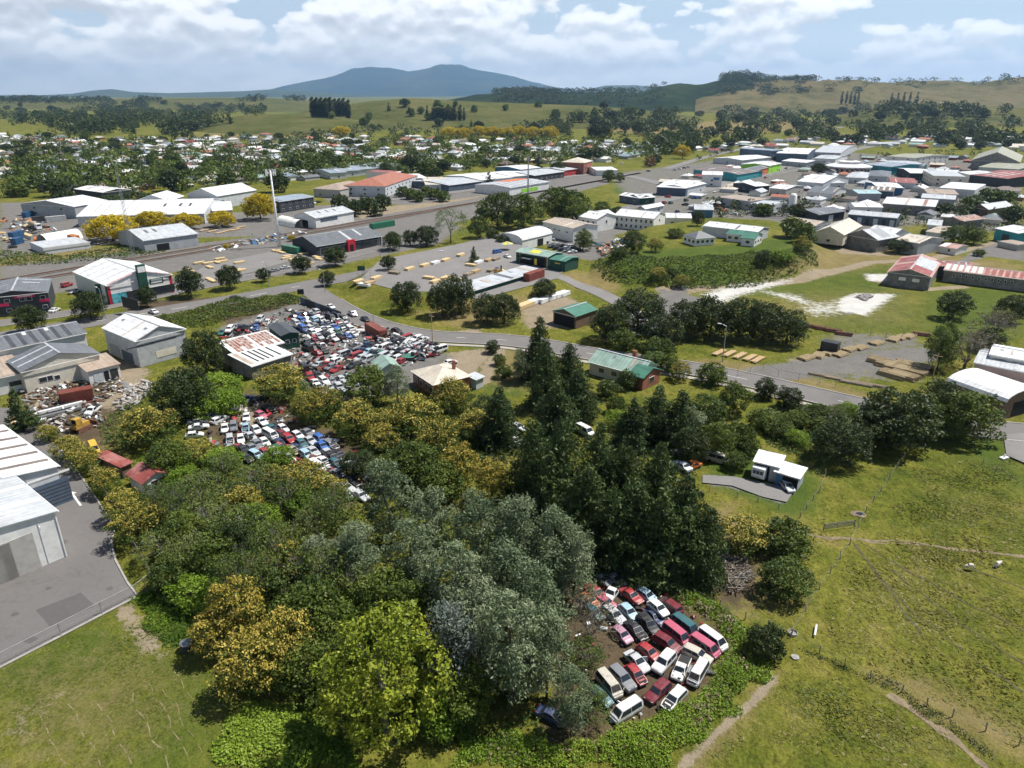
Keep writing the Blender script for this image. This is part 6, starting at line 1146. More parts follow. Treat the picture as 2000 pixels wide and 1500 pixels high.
bld('long low derelict wing with red and white striped roof', 'shed', (1845, 527), (2060, 553), (1857, 517), 4, 5.2, 'u', 'wall_weather', 'roof_pinkrust', strips=[(-1, i/16, (i+.62)/16, .02, .95, 'roof_white' if i < 6 else 'roof_red', 'roof_sheet') for i in range(16)], items=[('a', .06*i+.1, 2, .7, 1, 'window', 'window_glass') for i in range(10)])
bld('faded red back wing of the derelict shed', 'shed', (1822, 518), (1900, 524), (1832, 510), 4, 5, 'u', 'wall_weather', 'roof_red')
bld('small white relocatable cabin with red-striped roof on the grass', 'cabin', (1835, 481), (1868, 486), (1884, 479), 2.6, 3.3, 'u', 'wall_white', 'roof_pinkrust', name='cabin', items=[W_('a', .6, 1, 1.0, 1.1)], strips=[(-1, 0, .35, 0, 1, 'roof_white', 'roof_sheet')])
bld('grey hip-roofed cottage on the green knoll', 'cottage', (1359, 466), (1396, 463), (1336, 459), 3, 4.9, 'u', 'wall_white', 'roof_grey', 'hip', name='cottage', auto=4)
bld('small pale cottage behind the grey hip-roofed cottage', 'cottage', (1399, 447), (1414, 444), (1377, 442), 3, 4.2, 'v', 'wall_lightgrey', 'roof_palegreen', name='cottage', auto=2)
bld('green-roofed white cottage on the green knoll', 'cottage', (1474, 467), (1489, 459), (1449, 464), 3, 4.6, 'v', 'wall_white', 'roof_green', name='cottage', auto=3)
bld('long green-roofed wing of the knoll cottage', 'cottage', (1420, 456), (1458, 460), (1430, 450), 3, 4, 'u', 'wall_white', 'roof_green', name='cottage', auto=4)
bld('long white iron roof behind the knoll cottages', 'shed', (1375, 441), (1480, 453), (1384, 432), 4, 5, 'u', 'wall_lightgrey', 'roof_white')
def town(A, B, C, ze, roof, wall, label, zr=None, axis='u', kind='gable', auto=3, name='shop', cat='building', doors=0, **k): return bld(label, cat, A, B, C, ze, zr if zr else ze+1.2, axis, wall, roof, kind, name=name, auto=auto, doors=doors, **k)
t = town
t((1592, 453), (1648, 459), (1644, 437), 4.5, 'roof_cream', 'wall_cream', 'cream gabled industrial shed with low verandah', 7.2, 'v', name='shed', cat='shed')
t((1652, 458), (1715, 469), (1681, 450), 5, 'roof_silver', 'wall_weather', 'silver-roofed gabled shed with weathered iron end wall', 8, 'v', name='shed', cat='shed', auto=0, strips=[(1, .3+.12*i, .34+.12*i, .1, .9, 'roof_grey') for i in range(4)])
t((1740, 462), (1777, 455), (1718, 449), 5, 'roof_white', 'wall_white', 'white gabled shed between the silver and cream sheds', 7.4, 'v', name='shed', cat='shed', auto=0)
t((1752, 468), (1795, 475), (1815, 462), 5, 'roof_cream', 'wall_grey', 'cream-roofed shed with tall grey end wall', 6.4, 'u', name='shed', cat='shed', auto=0)
t((1657, 418), (1752, 426), (1668, 412), 4.5, 'roof_silver', 'wall_slate', 'long slate-coloured storage shed with roller doors', None, 'u', name='shed', cat='shed', auto=0, doors=6)
t((1598, 419), (1650, 412), (1612, 404), 4.5, 'roof_grey', 'wall_dark', 'dark shed with white doors at the street corner', None, 'u', name='shed', cat='shed', auto=0, doors=3)
t((1592, 441), (1623, 435), (1600, 423), 5, 'roof_rusttan', 'wall_lightgrey', 'tan-streaked iron shed behind the cream shed', None, 'v', name='shed', cat='shed', auto=0)
t((1725, 397), (1826, 404), (1850, 392), 5, 'roof_white', 'wall_weather', 'long iron shed with rust-streaked white roof', 6.6, 'u', name='shed', cat='shed', auto=0, strips=[(-1, .42, .47, 0, 1, 'roof_rusttan'), (-1, .76, .83, 0, 1, 'roof_rust')])
t((1670, 404), (1724, 405), (1672, 397), 3.5, 'roof_white', 'wall_white', 'low white annex beside the rust-streaked iron shed', auto=2)
t((1502, 324), (1526, 319), (1479, 315), 6, 'roof_white', 'wall_lime', 'lime green shop on the main street', auto=2)
t((1466, 335), (1503, 326), (1456, 329), 5, 'roof_grey', 'wall_orange', 'orange shop on the main street', auto=2)
t((1440, 341), (1482, 334), (1430, 333), 5, 'roof_brown', 'wall_teal', 'teal shop with brown roof on the main street', auto=3)
t((1355, 331), (1430, 339), (1372, 322), 4.5, 'roof_brown', 'wall_teal', 'wide low teal shop beside the car park', auto=4)
t((1517, 299), (1578, 301), (1586, 290), 8, 'roof_white', 'wall_slate', 'big slate-blue hall with white roof', auto=0)
t((1506, 294), (1530, 292), (1512, 285), 10, 'roof_bluegrey', 'wall_slate', 'slate-blue tower block of the big hall', kind='flat', auto=0)
t((1588, 297), (1642, 299), (1648, 284), 5, 'roof_silver', 'wall_lightgrey', 'wide grey-roofed hall behind the main street', 7.5, auto=4)
t((1527, 314), (1575, 318), (1534, 309), 4, 'roof_white', 'wall_grey', 'low grey block with white roof below the slate-blue hall', auto=3)
t((1590, 309), (1632, 311), (1600, 302), 4, 'roof_silver', 'wall_white', 'low silver-roofed shop beside the circular arcade', auto=3)
t((1449, 313), (1506, 307), (1444, 304), 4.5, 'roof_white', 'wall_lightgrey', 'white-roofed store behind the lime green shop', auto=3)
t((1558, 354), (1608, 358), (1640, 346), 5, 'roof_white', 'wall_lightgrey', 'white gabled hall in the middle of town', 8, 'u', auto=4)
t((1607, 358), (1650, 357), (1628, 348), 4, 'roof_silver', 'wall_white', 'grey verandah wing of the white gabled hall', auto=4)
t((1475, 364), (1503, 362), (1472, 355), 4.5, 'roof_white', 'wall_dark', 'black-walled shop with white roof', auto=3)
t((1504, 367), (1536, 370), (1541, 361), 4.5, 'roof_white', 'wall_concrete', 'concrete shop with white roof next to the black-walled shop', auto=2)
t((1576, 375), (1627, 379), (1636, 368), 4, 'roof_grey', 'wall_white', 'white villa with dark grey roof', 6.2, auto=4)
t((1652, 346), (1692, 348), (1702, 338), 4, 'roof_silver', 'wall_bluegrey' if 'wall_bluegrey' in MATS else 'wall_lightgrey', 'pale grey hip-roofed office', kind='hip', auto=3)
t((1692, 343), (1734, 345), (1738, 335), 4, 'roof_grey', 'wall_lightgrey', 'dark-roofed low office beside the arcade', kind='hip', auto=3)
t((1677, 378), (1721, 378), (1726, 371), 4.5, 'roof_aqua', 'wall_grey', 'grey shed with pale aqua roof', auto=0, name='shed', cat='shed')
t((1692, 371), (1745, 374), (1700, 364), 4.5, 'roof_brown', 'wall_slate', 'brown-roofed shed with white skylights', auto=0, name='shed', cat='shed', strips=[(-1, .15+.22*i, .22+.22*i, .2, .9, 'skylight') for i in range(4)])
t((1715, 366), (1764, 367), (1712, 356), 5, 'roof_white', 'wall_blue', 'blue-walled shed with white roof', auto=0, name='shed', cat='shed')
t((1528, 399), (1560, 398), (1526, 391), 4, 'roof_grey', 'wall_grey', 'grey flat-roofed block beside the white silo', kind='flat', auto=0)
t((1466, 397), (1506, 401), (1470, 389), 5, 'roof_silver', 'wall_lightgrey', 'pale grey iron fence-like building on the corner', kind='flat', auto=0)
t((1400, 384), (1466, 393), (1408, 376), 5, 'roof_tan', 'wall_grey', 'two-tone grey yard building beside the main street', kind='flat', auto=2)
t((1283, 365), (1340, 368), (1300, 350), 5, 'roof_white', 'wall_slate', 'white-roofed supermarket with navy side wall', auto=0)
t((1340, 367), (1379, 358), (1345, 352), 5, 'roof_white', 'wall_lightgrey', 'white-roofed wing of the supermarket', auto=2)
t((1372, 341), (1411, 342), (1428, 336), 8, 'roof_white', 'wall_white', 'white two-storey block with blue sign', auto=3, items=[('a', .72, 4.6, 4, 1.8, 'sign', 'wall_blue')])
t((1210, 381), (1249, 387), (1218, 376), 4, 'roof_white', 'wall_slate', 'low white-roofed workshop near the motel', auto=2)
t((1250, 387), (1279, 385), (1252, 380), 4, 'roof_white', 'wall_green', 'green-walled workshop beside the low white-roofed workshop', auto=2)
t((1260, 408), (1296, 401), (1257, 404), 3.5, 'roof_white', 'wall_lightgrey', 'narrow white shed behind the motel', auto=2)
t((1357, 409), (1393, 410), (1364, 399), 4, 'roof_silver', 'wall_blue', 'grey-roofed shop with bright blue wall', auto=2)
t((1302, 425), (1350, 426), (1322, 418), 4, 'roof_white', 'wall_white', 'white house roof behind the motel garden', auto=3)
t((1733, 305), (1788, 309), (1738, 296), 6, 'roof_olive', 'wall_white', 'white two-storey house with long row of windows', auto=6)
t((1745, 323), (1806, 324), (1752, 314), 5.5, 'roof_silver', 'wall_lightgrey', 'long grey-roofed shop row', auto=5)
t((1690, 321), (1742, 326), (1702, 312), 6, 'roof_bluegrey', 'wall_teal', 'dark teal corner shop with bright aqua awning', auto=2, items=[('a', .3, 3.6, 9, .3, 'awning', 'wall_teal', None, 1.6)])
t((1823, 343), (1888, 345), (1828, 333), 7, 'roof_silver', 'wall_cream', 'old cream two-storey shopfront with parapet', kind='flat', auto=6)
t((1778, 338), (1822, 339), (1786, 329), 5, 'roof_white', 'wall_dark', 'dark shop with white roof left of the old cream shopfront', auto=3)
t((1895, 341), (1970, 349), (1912, 325), 6, 'roof_red', 'wall_dark', 'red iron-roofed warehouse with dark front', 8, 'u', auto=0, strips=[(-1, .3+.18*i, .33+.18*i, .1, .8, 'skylight') for i in range(3)])
t((1872, 336), (1894, 341), (1884, 323), 6, 'roof_white', 'wall_white', 'bright white roof beside the red warehouse', auto=0)
t((1912, 326), (1990, 331), (1922, 315), 6.5, 'roof_olive', 'wall_palegreen', 'olive-roofed hall behind the red warehouse', auto=0)
t((1898, 313), (1992, 317), (1930, 301), 8, 'roof_olive', 'wall_weather', 'huge grey-green gabled hall at the edge of town', 15, 'v', auto=0)
t((1740, 356), (1790, 358), (1748, 347), 4, 'roof_red', 'wall_lightgrey', 'low brown-red roofed shop', auto=3)
t((1833, 366), (1905, 371), (1838, 354), 5, 'roof_white', 'wall_lightgrey', 'white-roofed hall with glassy end', auto=2, kind='flat')
t((1813, 378), (1872, 380), (1822, 369), 4.5, 'roof_tan', 'wall_concrete', 'tan-roofed workshop beside the car park', auto=2)
t((1800, 386), (1865, 390), (1808, 379), 4.5, 'roof_silver', 'wall_grey', 'grey-roofed workshop beside the tan-roofed workshop', auto=2)
t((1898, 405), (1930, 409), (1916, 395), 4, 'roof_silver', 'wall_brown', 'brown-walled house with grey gable among the trees', 6, 'v', auto=2)
t((1857, 431), (1880, 433), (1868, 425), 3.5, 'roof_grey', 'wall_weather', 'low grey iron lean-to', auto=0)
t((1880, 432), (1922, 427), (1880, 422), 4, 'roof_rust', 'wall_weather', 'rust-patched grey shed among the trees', auto=0)
t((1812, 439), (1838, 441), (1852, 431), 4.5, 'roof_silver', 'wall_white', 'white open-fronted shed beside the trees', auto=0, doors=1)
t((1810, 452), (1838, 456), (1850, 442), 3.5, 'roof_rusttan', 'wall_lightgrey', 'weathered flat shed in front of the white open-fronted shed', auto=0)
t((1945, 446), (1990, 456), (1965, 434), 5, 'roof_white', 'wall_teal', 'teal-walled shed with white roof at the right edge', auto=0, doors=1)
t((1950, 470), (1990, 478), (1956, 464), 2.5, 'roof_tan', 'wall_concrete', 'low concrete store in front of the teal-walled shed', kind='flat', auto=0)
# left of the railway
t((40, 398), (145, 404), (72, 385), 6, 'roof_white', 'wall_grey', 'grey double-gabled depot with white roof', 8.4, 'v', name='depot', auto=2)
t((150, 423), (398, 417), (192, 396), 5, 'roof_white', 'wall_lightgrey', 'very long white-roofed depot behind the golden elms', 9, 'u', name='depot', auto=0, strips=[(-1, a, a+.02, .5, .7, 'roof_dark', 'roof_vent') for a in (.62, .75, .83)]+[(-1, .1+.08*i, .102+.08*i, 0, 1, 'roof_grey', 'roof_joint') for i in range(5)])
t((265, 392), (330, 392), (285, 383), 6, 'roof_white', 'wall_grey', 'white gabled roof behind the long depot', 9, 'v', name='depot', auto=0)
t((424, 383), (500, 371), (384, 376), 7, 'roof_white', 'wall_lightgrey', 'tall pale grey shed with bright roof', 10.5, 'u', name='shed', cat='shed', auto=0)
t((415, 412), (453, 410), (473, 394), 4.5, 'roof_white', 'wall_cream', 'white-roofed workshop left of the big golden elm', 7, 'u', auto=1, name='workshop')
t((545, 394), (612, 384), (528, 386), 6, 'roof_bluegrey', 'wall_dark', 'black and white club building with blue-grey roof', 6.8, 'u', auto=5, name='club_building')
t((616, 426), (690, 413), (584, 419), 5, 'roof_silver', 'wall_white', 'white shed with green panel beside the railway', 7, 'u', auto=0, name='shed', cat='shed', items=[('a', .34, 2.6, 11, 1.6, 'wall_panel', 'wall_slate'), D_('d', .5, 4, 3.4, 'dark_gap')], strips=[(-1, .25+.2*i, .29+.2*i, .5, .8, 'roof_grey') for i in range(3)])
t((280, 470), (385, 456), (247, 451), 5, 'roof_silver', 'wall_grey', 'grey iron goods shed beside the railway', 7.6, 'u', auto=0, name='goods_shed', cat='shed', items=[D_('a', .33, 5, 2.8, 'dark_gap')], strips=[(-1, .2, .25, .55, .8, 'roof_grey'), (-1, .36, .41, .55, .8, 'roof_grey')])
t((84, 484), (175, 472), (76, 471), 2.8, 'roof_silver', 'wall_lightgrey', 'low flat depot building at the railway edge', kind='flat', auto=0)
t((200, 376), (255, 370), (195, 364), 5, 'roof_white', 'wall_dark', 'dark shed with white roof hidden behind round trees', auto=0, axis='v')
t((672, 362), (752, 364), (684, 340), 6.5, 'roof_terracotta', 'wall_lightgrey', 'large hall with orange-red hip roof', 10, kind='hip', auto=9, name='hall')
t((612, 368), (664, 371), (624, 354), 5, 'roof_tan', 'wall_concrete', 'tan hip-roofed building beside the orange-red hall', 7.5, kind='hip', auto=5)
t((765, 337), (783, 334), (750, 329), 9, 'roof_red', 'wall_white', 'narrow three-storey white block with red parapet', kind='flat', auto=2)
t((783, 349), (836, 347), (784, 340), 5, 'roof_white', 'wall_white', 'white flat shop right of the three-storey block', kind='flat', auto=3)
t((722, 347), (750, 347), (726, 337), 4.5, 'roof_white', 'wall_white', 'white shop left of the three-storey block', kind='flat', auto=2)
t((832, 361), (876, 360), (846, 346), 4, 'roof_cream', 'wall_lightgrey', 'cream-roofed corner shop on the railway street', auto=4)
t((876, 362), (940, 354), (872, 346), 4, 'roof_silver', 'wall_slate', 'wide silver-roofed shop row on the railway street', auto=6)
t((940, 352), (1000, 346), (936, 337), 4.5, 'roof_white', 'wall_white', 'bright white shop roofs in the middle of the railway street', auto=4)
t((1000, 345), (1042, 341), (996, 333), 4.5, 'roof_white', 'wall_lightgrey', 'white shop roof beside the blue shop', auto=4)
t((1043, 343), (1102, 335), (1034, 331), 4.5, 'roof_silver', 'wall_dark', 'long silver-roofed shop with dark verandah', auto=6)
t((1016, 331), (1055, 327), (1012, 322), 6, 'roof_white', 'wall_blue', 'bright blue shop above the railway street', auto=2)
t((1100, 333), (1138, 328), (1094, 324), 4.5, 'roof_silver', 'wall_red', 'silver-roofed shop with red sign beside the brick hotel', auto=3)
t((1140, 318), (1157, 314), (1112, 313), 9, 'roof_cream', 'wall_brick', 'old brick hotel with pale hip roof', 12, kind='hip', auto=4, name='hotel')
t((995, 367), (1072, 355), (967, 355), 5, 'roof_silver', 'wall_white', 'long striped-roof shed with orange strip beside the railway', 6, 'u', auto=0, name='shed', cat='shed', items=[('a', .5, .8, 18, 2.2, 'wall_panel', 'wall_lime')], strips=[(1, .45, .98, .1, .9, 'wall_orange', 'sign_strip')]+[(-1, .12*i, .12*i+.012, 0, 1, 'roof_grey', 'roof_joint') for i in range(8)])
t((1166, 333), (1206, 332), (1168, 326), 4, 'roof_white', 'wall_white', 'white low shop near the crossing', auto=3)
for i, (x, y) in enumerate([(645, 335), (672, 331), (700, 328), (728, 325), (752, 322)]): t((x, y+3), (x+32, y+1), (x+4, y-6), 4.5, 'roof_bluegrey', 'wall_lightgrey', 'blue-grey school roof behind the orange-red hall', kind='gable', auto=4, name='school_block', group='school blocks')
# ---------------------------------------------------------------- houses of the suburb
def house_mesh(v):
    w, r = MB(), MB(); L, Wd, h, k = [(13, 8, 2.8, 1.7), (11, 9, 2.7, 2.0), (16, 8, 2.7, 1.6), (12, 8, 2.8, 1.5)][v]
    X, Y = L/2, Wd/2; hip = v in (1, 3); rx = X-Y*.9 if hip else X
    w.box((0, 0, h/2), (L, Wd, h))
    if not hip:
        for sx in (-1, 1): w.quad((sx*X, -Y, h), (sx*X, Y, h), (sx*X, 0, h+k))
    e = .5
    def hp(X, Y, h, k, rx, ox=0, oy=0, hip=True):
        a = [(-X-e, -Y-e, h-.1), (X+e, -Y-e, h-.1), (X+e, Y+e, h-.1), (-X-e, Y+e, h-.1)]; p, q = (-rx if hip else -X-e, 0, h+k), (rx if hip else X+e, 0, h+k); T_ = lambda s: [(c[0]+ox, c[1]+oy, c[2]) for c in s]
        r.quad(*T_([a[0], a[1], q, p])); r.quad(*T_([a[2], a[3], p, q]))
        if hip: r.quad(*T_([a[1], a[2], q])); r.quad(*T_([a[3], a[0], p]))
        else: r.quad(*T_([a[0], a[3], p])); r.quad(*T_([a[1], a[2], q]))
        r.quad(*T_(a[::-1]))
    hp(X, Y, h, k, rx, hip=hip)
    if v in (2, 3): w.box((X*.45, -Y-1.8, h/2), (6, 4, h-.02)); hp(3, 2.6, h-.05, k*.75, .6, X*.45, -Y-1.6)
    ws = [MB().box((x, y, 1.5), (1.6, .1, 1.1)).mesh('window', 'window_glass') for x, y in ((-X*.6, -Y-.03), (-X*.15, -Y-.03), (X*.3 if v < 2 else X*.45, (-Y-.03) if v < 2 else -Y-3.83))]
    return w.mesh('wall', 'wall_white'), r.mesh('roof', 'roof_white'), ws, MB().box((X*.3, Y*.2, h+k), (.7, .7, 1.2)).mesh('chimney', 'wall_brick')
HM = [house_mesh(v) for v in range(4)]
ROOFS = [('white', 'roof_white', 7), ('silver', 'roof_silver', 5), ('dark grey', 'roof_grey', 4), ('brown', 'roof_brown', 5), ('terracotta', 'roof_terracotta', 2), ('cream', 'roof_cream', 2), ('pale green', 'roof_palegreen', 1), ('red', 'roof_red', 1), ('blue-grey', 'roof_bluegrey', 2)]
WALLS = [('wall_white', 5), ('wall_cream', 4), ('wall_lightgrey', 3), ('wall_brick', 2), ('wall_concrete', 2)]
SX = Vector((.62, .785, 0)); hrng = random.Random(21); HPOS = []
BP = [(o.location.x, o.location.y, max(o['_dims'][0], o['_dims'][1])) for o in BROOT]
ROADS = [HW, FR, SR, MS]
def houses(poly, n, dmin, where, seed, hname='house', rd=0, smin=.85, smax=1.15):
    pl = [tuple(flat(*q)[:2]) for q in poly]; xs = [p[0] for p in pl]; ys = [p[1] for p in pl]; got = 0; tries = 0
    while got < n and tries < n*80:
        tries += 1; q = (hrng.uniform(min(xs), max(xs)), hrng.uniform(min(ys), max(ys)))
        if float(sdf(pl, np.array([q[0]]), np.array([q[1]]))[0]) > 0 or any((q[0]-g[0])**2+(q[1]-g[1])**2 < dmin*dmin for g in HPOS) or any((q[0]-g[0])**2+(q[1]-g[1])**2 < (g[2]*.8+7)**2 for g in BP): continue
        if rd and any(min((q[0]-p.x)**2+(q[1]-p.y)**2 for p in r_[::3]) < rd*rd for r_ in ROADS): continue
        got += 1; HPOS.append(q); v = hrng.randrange(4); nm, rm, _ = hrng.choices(ROOFS, [r[2] for r in ROOFS])[0]; wm = hrng.choices([a for a, b in WALLS], [b for a, b in WALLS])[0]
        ang = math.atan2(SX.y, SX.x)+hrng.choice((0, math.pi/2, math.pi, -math.pi/2))+hrng.uniform(-.08, .08)
        o = thing(hname, '%s-roofed %s %s' % (nm, hname.replace('_', ' '), where), 'house' if hname != 'outbuilding' else 'shed', (q[0], q[1], HH(*q)), ang, hname+'s '+where, hrng.uniform(smin, smax))
        ww = link('wall', HM[v][0], o); override(ww, wm); rr = link('roof', HM[v][1], o); override(rr, rm)
        if q[1] < 900:
            for m_ in HM[v][2]: link('window', m_, o)
            if hrng.random() < .4: link('chimney', HM[v][3], rr)
houses([(0, 372), (0, 268), (300, 275), (560, 268), (600, 335), (420, 345), (300, 360), (180, 360), (90, 372)], 135, 17, 'in the western suburb', 1)
houses([(560, 338), (570, 272), (860, 275), (1300, 282), (1290, 310), (1090, 318), (960, 330), (760, 335)], 90, 17, 'behind the main street', 2)
houses([(1300, 312), (1310, 288), (1440, 285), (1560, 282), (1800, 262), (2000, 268), (2000, 296), (1800, 290), (1600, 288), (1440, 300)], 42, 19, 'beyond the town centre', 3)
houses([(1690, 250), (1700, 225), (1800, 218), (1860, 235), (1780, 255)], 12, 22, 'up the far road', 4)
houses([(60, 378), (180, 355), (400, 340), (640, 328), (640, 350), (420, 362), (200, 380)], 34, 15, 'near the depots', 5, 'bungalow')
houses([(560, 330), (700, 305), (900, 292), (1280, 292), (1290, 312), (1000, 326), (800, 338)], 40, 14, 'above the railway street', 6, 'bungalow')
houses([(1240, 392), (1330, 345), (1560, 300), (1990, 310), (1990, 440), (1850, 430), (1650, 425), (1500, 420), (1300, 420)], 90, 10, 'in the town centre', 7, 'outbuilding', 9, .55, .95)
# houses beyond those one can pick out singly
def far_houses(polys, n, seed):
    rng = np.random.RandomState(seed); mb = MB(); ms = ['wall_white', 'wall_cream', 'wall_lightgrey']+[r[1] for r in ROOFS]; cum = np.cumsum([r[2] for r in ROOFS])/sum(r[2] for r in ROOFS)
    for poly, fr in polys:
        A, B = sample(poly, int(n*fr), rng); Z = HHv(A, B)
        for x, y, z in zip(A, B, Z):
            if any((x-h_[0])**2+(y-h_[1])**2 < 150 for h_ in HPOS): continue
            L_, W2, h_, k_ = rng.uniform(5, 8.5), rng.uniform(3.8, 5), 2.8, rng.uniform(1.4, 2.2); an = ua0+rng.choice([0, math.pi/2])+rng.normal()*.06; cs, sn = math.cos(an), math.sin(an); wi = rng.randint(3); ri = 3+int(np.searchsorted(cum, rng.rand()))
            q = lambda a, b, c: (x+a*cs-b*sn, y+a*sn+b*cs, z+c)
            for s0, s1, t0, t1 in ((-1, -1, 1, -1), (1, -1, 1, 1), (1, 1, -1, 1), (-1, 1, -1, -1)): mb.quad(q(L_*s0, W2*s1, 0), q(L_*t0, W2*t1, 0), q(L_*t0, W2*t1, h_), q(L_*s0, W2*s1, h_), m=wi)
            e_ = .5; rx = L_-W2*.8 if rng.rand() < .5 else L_+e_
            mb.quad(q(-L_-e_, -W2-e_, h_), q(L_+e_, -W2-e_, h_), q(rx, 0, h_+k_), q(-rx, 0, h_+k_), m=ri); mb.quad(q(L_+e_, W2+e_, h_), q(-L_-e_, W2+e_, h_), q(-rx, 0, h_+k_), q(rx, 0, h_+k_), m=ri)
            mb.quad(q(L_+e_, -W2-e_, h_), q(L_+e_, W2+e_, h_), q(rx, 0, h_+k_), m=ri); mb.quad(q(-L_-e_, W2+e_, h_), q(-L_-e_, -W2-e_, h_), q(-rx, 0, h_+k_), m=ri)
    o = mb.build('far_houses', ms); o['kind'] = 'stuff'; o['label'] = 'remaining small roofs of the far suburb'; o['category'] = 'houses'
ua0 = math.atan2(SX.y, SX.x)
far_houses([([(0, 350), (0, 268), (300, 272), (560, 262), (640, 300), (500, 330), (250, 345)], .5), ([(560, 320), (600, 262), (860, 268), (1280, 280), (1280, 300), (900, 318)], .33), ([(1300, 300), (1420, 282), (1700, 262), (2000, 262), (2000, 292), (1700, 285), (1450, 295)], .17)], 420, 5)
# ---------------------------------------------------------------- vehicles: nearest scrapyard (rear and front of each in the picture)
def zc(ox, oy, s): return lambda x, y: (ox+x/s, oy+y/s)
z7 = zc(1000, 1100, 3.75); NY = 'scrapped cars in the nearest yard'
for kind, c, r, f, label, kw in [
 ('van', 'white', (905, 1025), (765, 1110), 'white van with rust-spotted roof alone at the weedy edge of the nearest yard', dict(wheels=False)),
 ('van', 'beige', (655, 815), (770, 955), 'cream-white van with open dark front beside the grey four-wheel-drive', dict(glass=False, door=1)),
 ('suv', 'grey', (735, 765), (880, 910), 'grey four-wheel-drive with sunroof between cream van and red wreck', dict(door=-1, doorc='white')),
 ('hatch', 'red', (855, 745), (960, 860), 'red wreck with stripped black front in the nearest yard', dict(bonnet=False, dent=1)),
 ('sedan', 'silver', (850, 645), (985, 770), 'pale silver sedan beside the red hatchback with white door', dict()),
 ('hatch', 'red', (935, 590), (1070, 690), 'bright red hatchback with an odd white door in the nearest yard', dict(door=-1, doorc='white')),
 ('wagon', 'maroon', (1060, 525), (1215, 620), 'dark maroon station wagon with roof rack in the nearest yard', dict()),
 ('van', 'pink', (1150, 465), (1265, 555), 'faded crimson van beside the teal van', dict(wheels=False)),
 ('van', 'teal', (1215, 415), (1330, 500), 'dark teal van at the back fence of the nearest yard', dict()),
 ('van', 'white', (1390, 495), (1555, 615), 'long white minibus at the far corner of the nearest yard', dict()),
 ('van', 'pink', (1340, 550), (1490, 650), 'faded pink van tucked beside the long white minibus', dict(wheels=False)),
 ('wagon', 'beige', (1265, 605), (1450, 695), 'beige station wagon with roof vents below the pink van', dict(wheels=False)),
 ('suv', 'white', (1165, 660), (1060, 775), 'white four-wheel-drive with red patch on its roof in the nearest yard', dict()),
 ('ute', 'white', (1280, 665), (1200, 840), 'white pickup with stripped black nose facing the weeds', dict(bonnet=False, wheels=False)),
 ('van', 'white', (1415, 715), (1310, 890), 'gutted white van with missing windows at the yard edge', dict(door=-1, glass=False, bonnet=False, dent=1)),
 ('wagon', 'maroon', (1135, 865), (1005, 985), 'dark red people mover near the weedy edge', dict()),
 ('wagon', 'white', (1250, 910), (1130, 1035), 'wrecked white station wagon half sunk in the green weeds', dict(bonnet=False, dent=1, wheels=False)),
 ('sedan', 'black', (850, 420), (965, 535), 'black sedan with open engine bay in the nearest yard', dict(bonnet=False, dent=1)),
 ('wagon', 'black', (945, 375), (1055, 495), 'black station wagon with dusty bonnet beside the open-engined sedan', dict(bonnet=False)),
 ('hatch', 'white', (1010, 295), (1130, 395), 'white hatchback raised on another wreck in the nearest yard', dict(z=.55)),
 ('sedan', 'navy', (1005, 335), (1090, 410), 'flattened navy sedan underneath the raised white hatchback', dict(wheels=False, dent=1)),
 ('suv', 'maroon', (1195, 335), (1110, 275), 'maroon wreck with bent panels by the green grass strip', dict(dent=1, bonnet=False)),
 ('sedan', 'red', (805, 175), (945, 275), 'large red sedan with dented roof in the nearest yard', dict(dent=1)),
 ('hatch', 'lightblue', (935, 190), (1040, 260), 'pale blue hatchback beside the large red sedan', dict()),
 ('hatch', 'lightblue', (815, 300), (895, 375), 'ice-blue hatchback with white front in the nearest yard', dict(wheels=False)),
 ('wagon', 'silver', (690, 320), (805, 415), 'silver station wagon under the wattle branches', dict()),
 ('hatch', 'mauve', (745, 460), (865, 565), 'mauve hatchback with pink bonnet under the wattle branches', dict()),
 ('sedan', 'red', (575, 175), (660, 235), 'red sedan half hidden by the dead branches', dict(dent=1)),
 ('hatch', 'orange', (530, 225), (610, 295), 'orange-red hatchback at the shaded edge of the nearest yard', dict(dent=1)),
 ('hatch', 'pink', (650, 250), (720, 290), 'pink-red wreck between the dead branches', dict(wheels=False, dent=1)),
 ('ute', 'white', (760, 165), (715, 225), 'white pickup cab behind the dead branches', dict(wheels=False)),
 ('sedan', 'silver', (705, 80), (795, 135), 'silver sedan at the top of the nearest yard', dict()),
 ('sedan', 'grey', (620, 90), (690, 130), 'grey sedan in the shade at the top of the nearest yard', dict(dent=1)),
 ('hatch', 'teal', (560, 320), (640, 380), 'teal hatchback in the shade of the wattles', dict()),
 ('sedan', 'navy', (235, 1075), (350, 1125), 'dark blue wreck alone under the wattles', dict(dent=1, bonnet=False)),
 ('hatch', 'teal', (600, 930), (690, 1000), 'teal hatchback partly hidden behind the cream-white van', dict()),
]: carpx(kind, c, z7(*r), z7(*f), label, group=NY, lod=0, sc=.79, **kw)
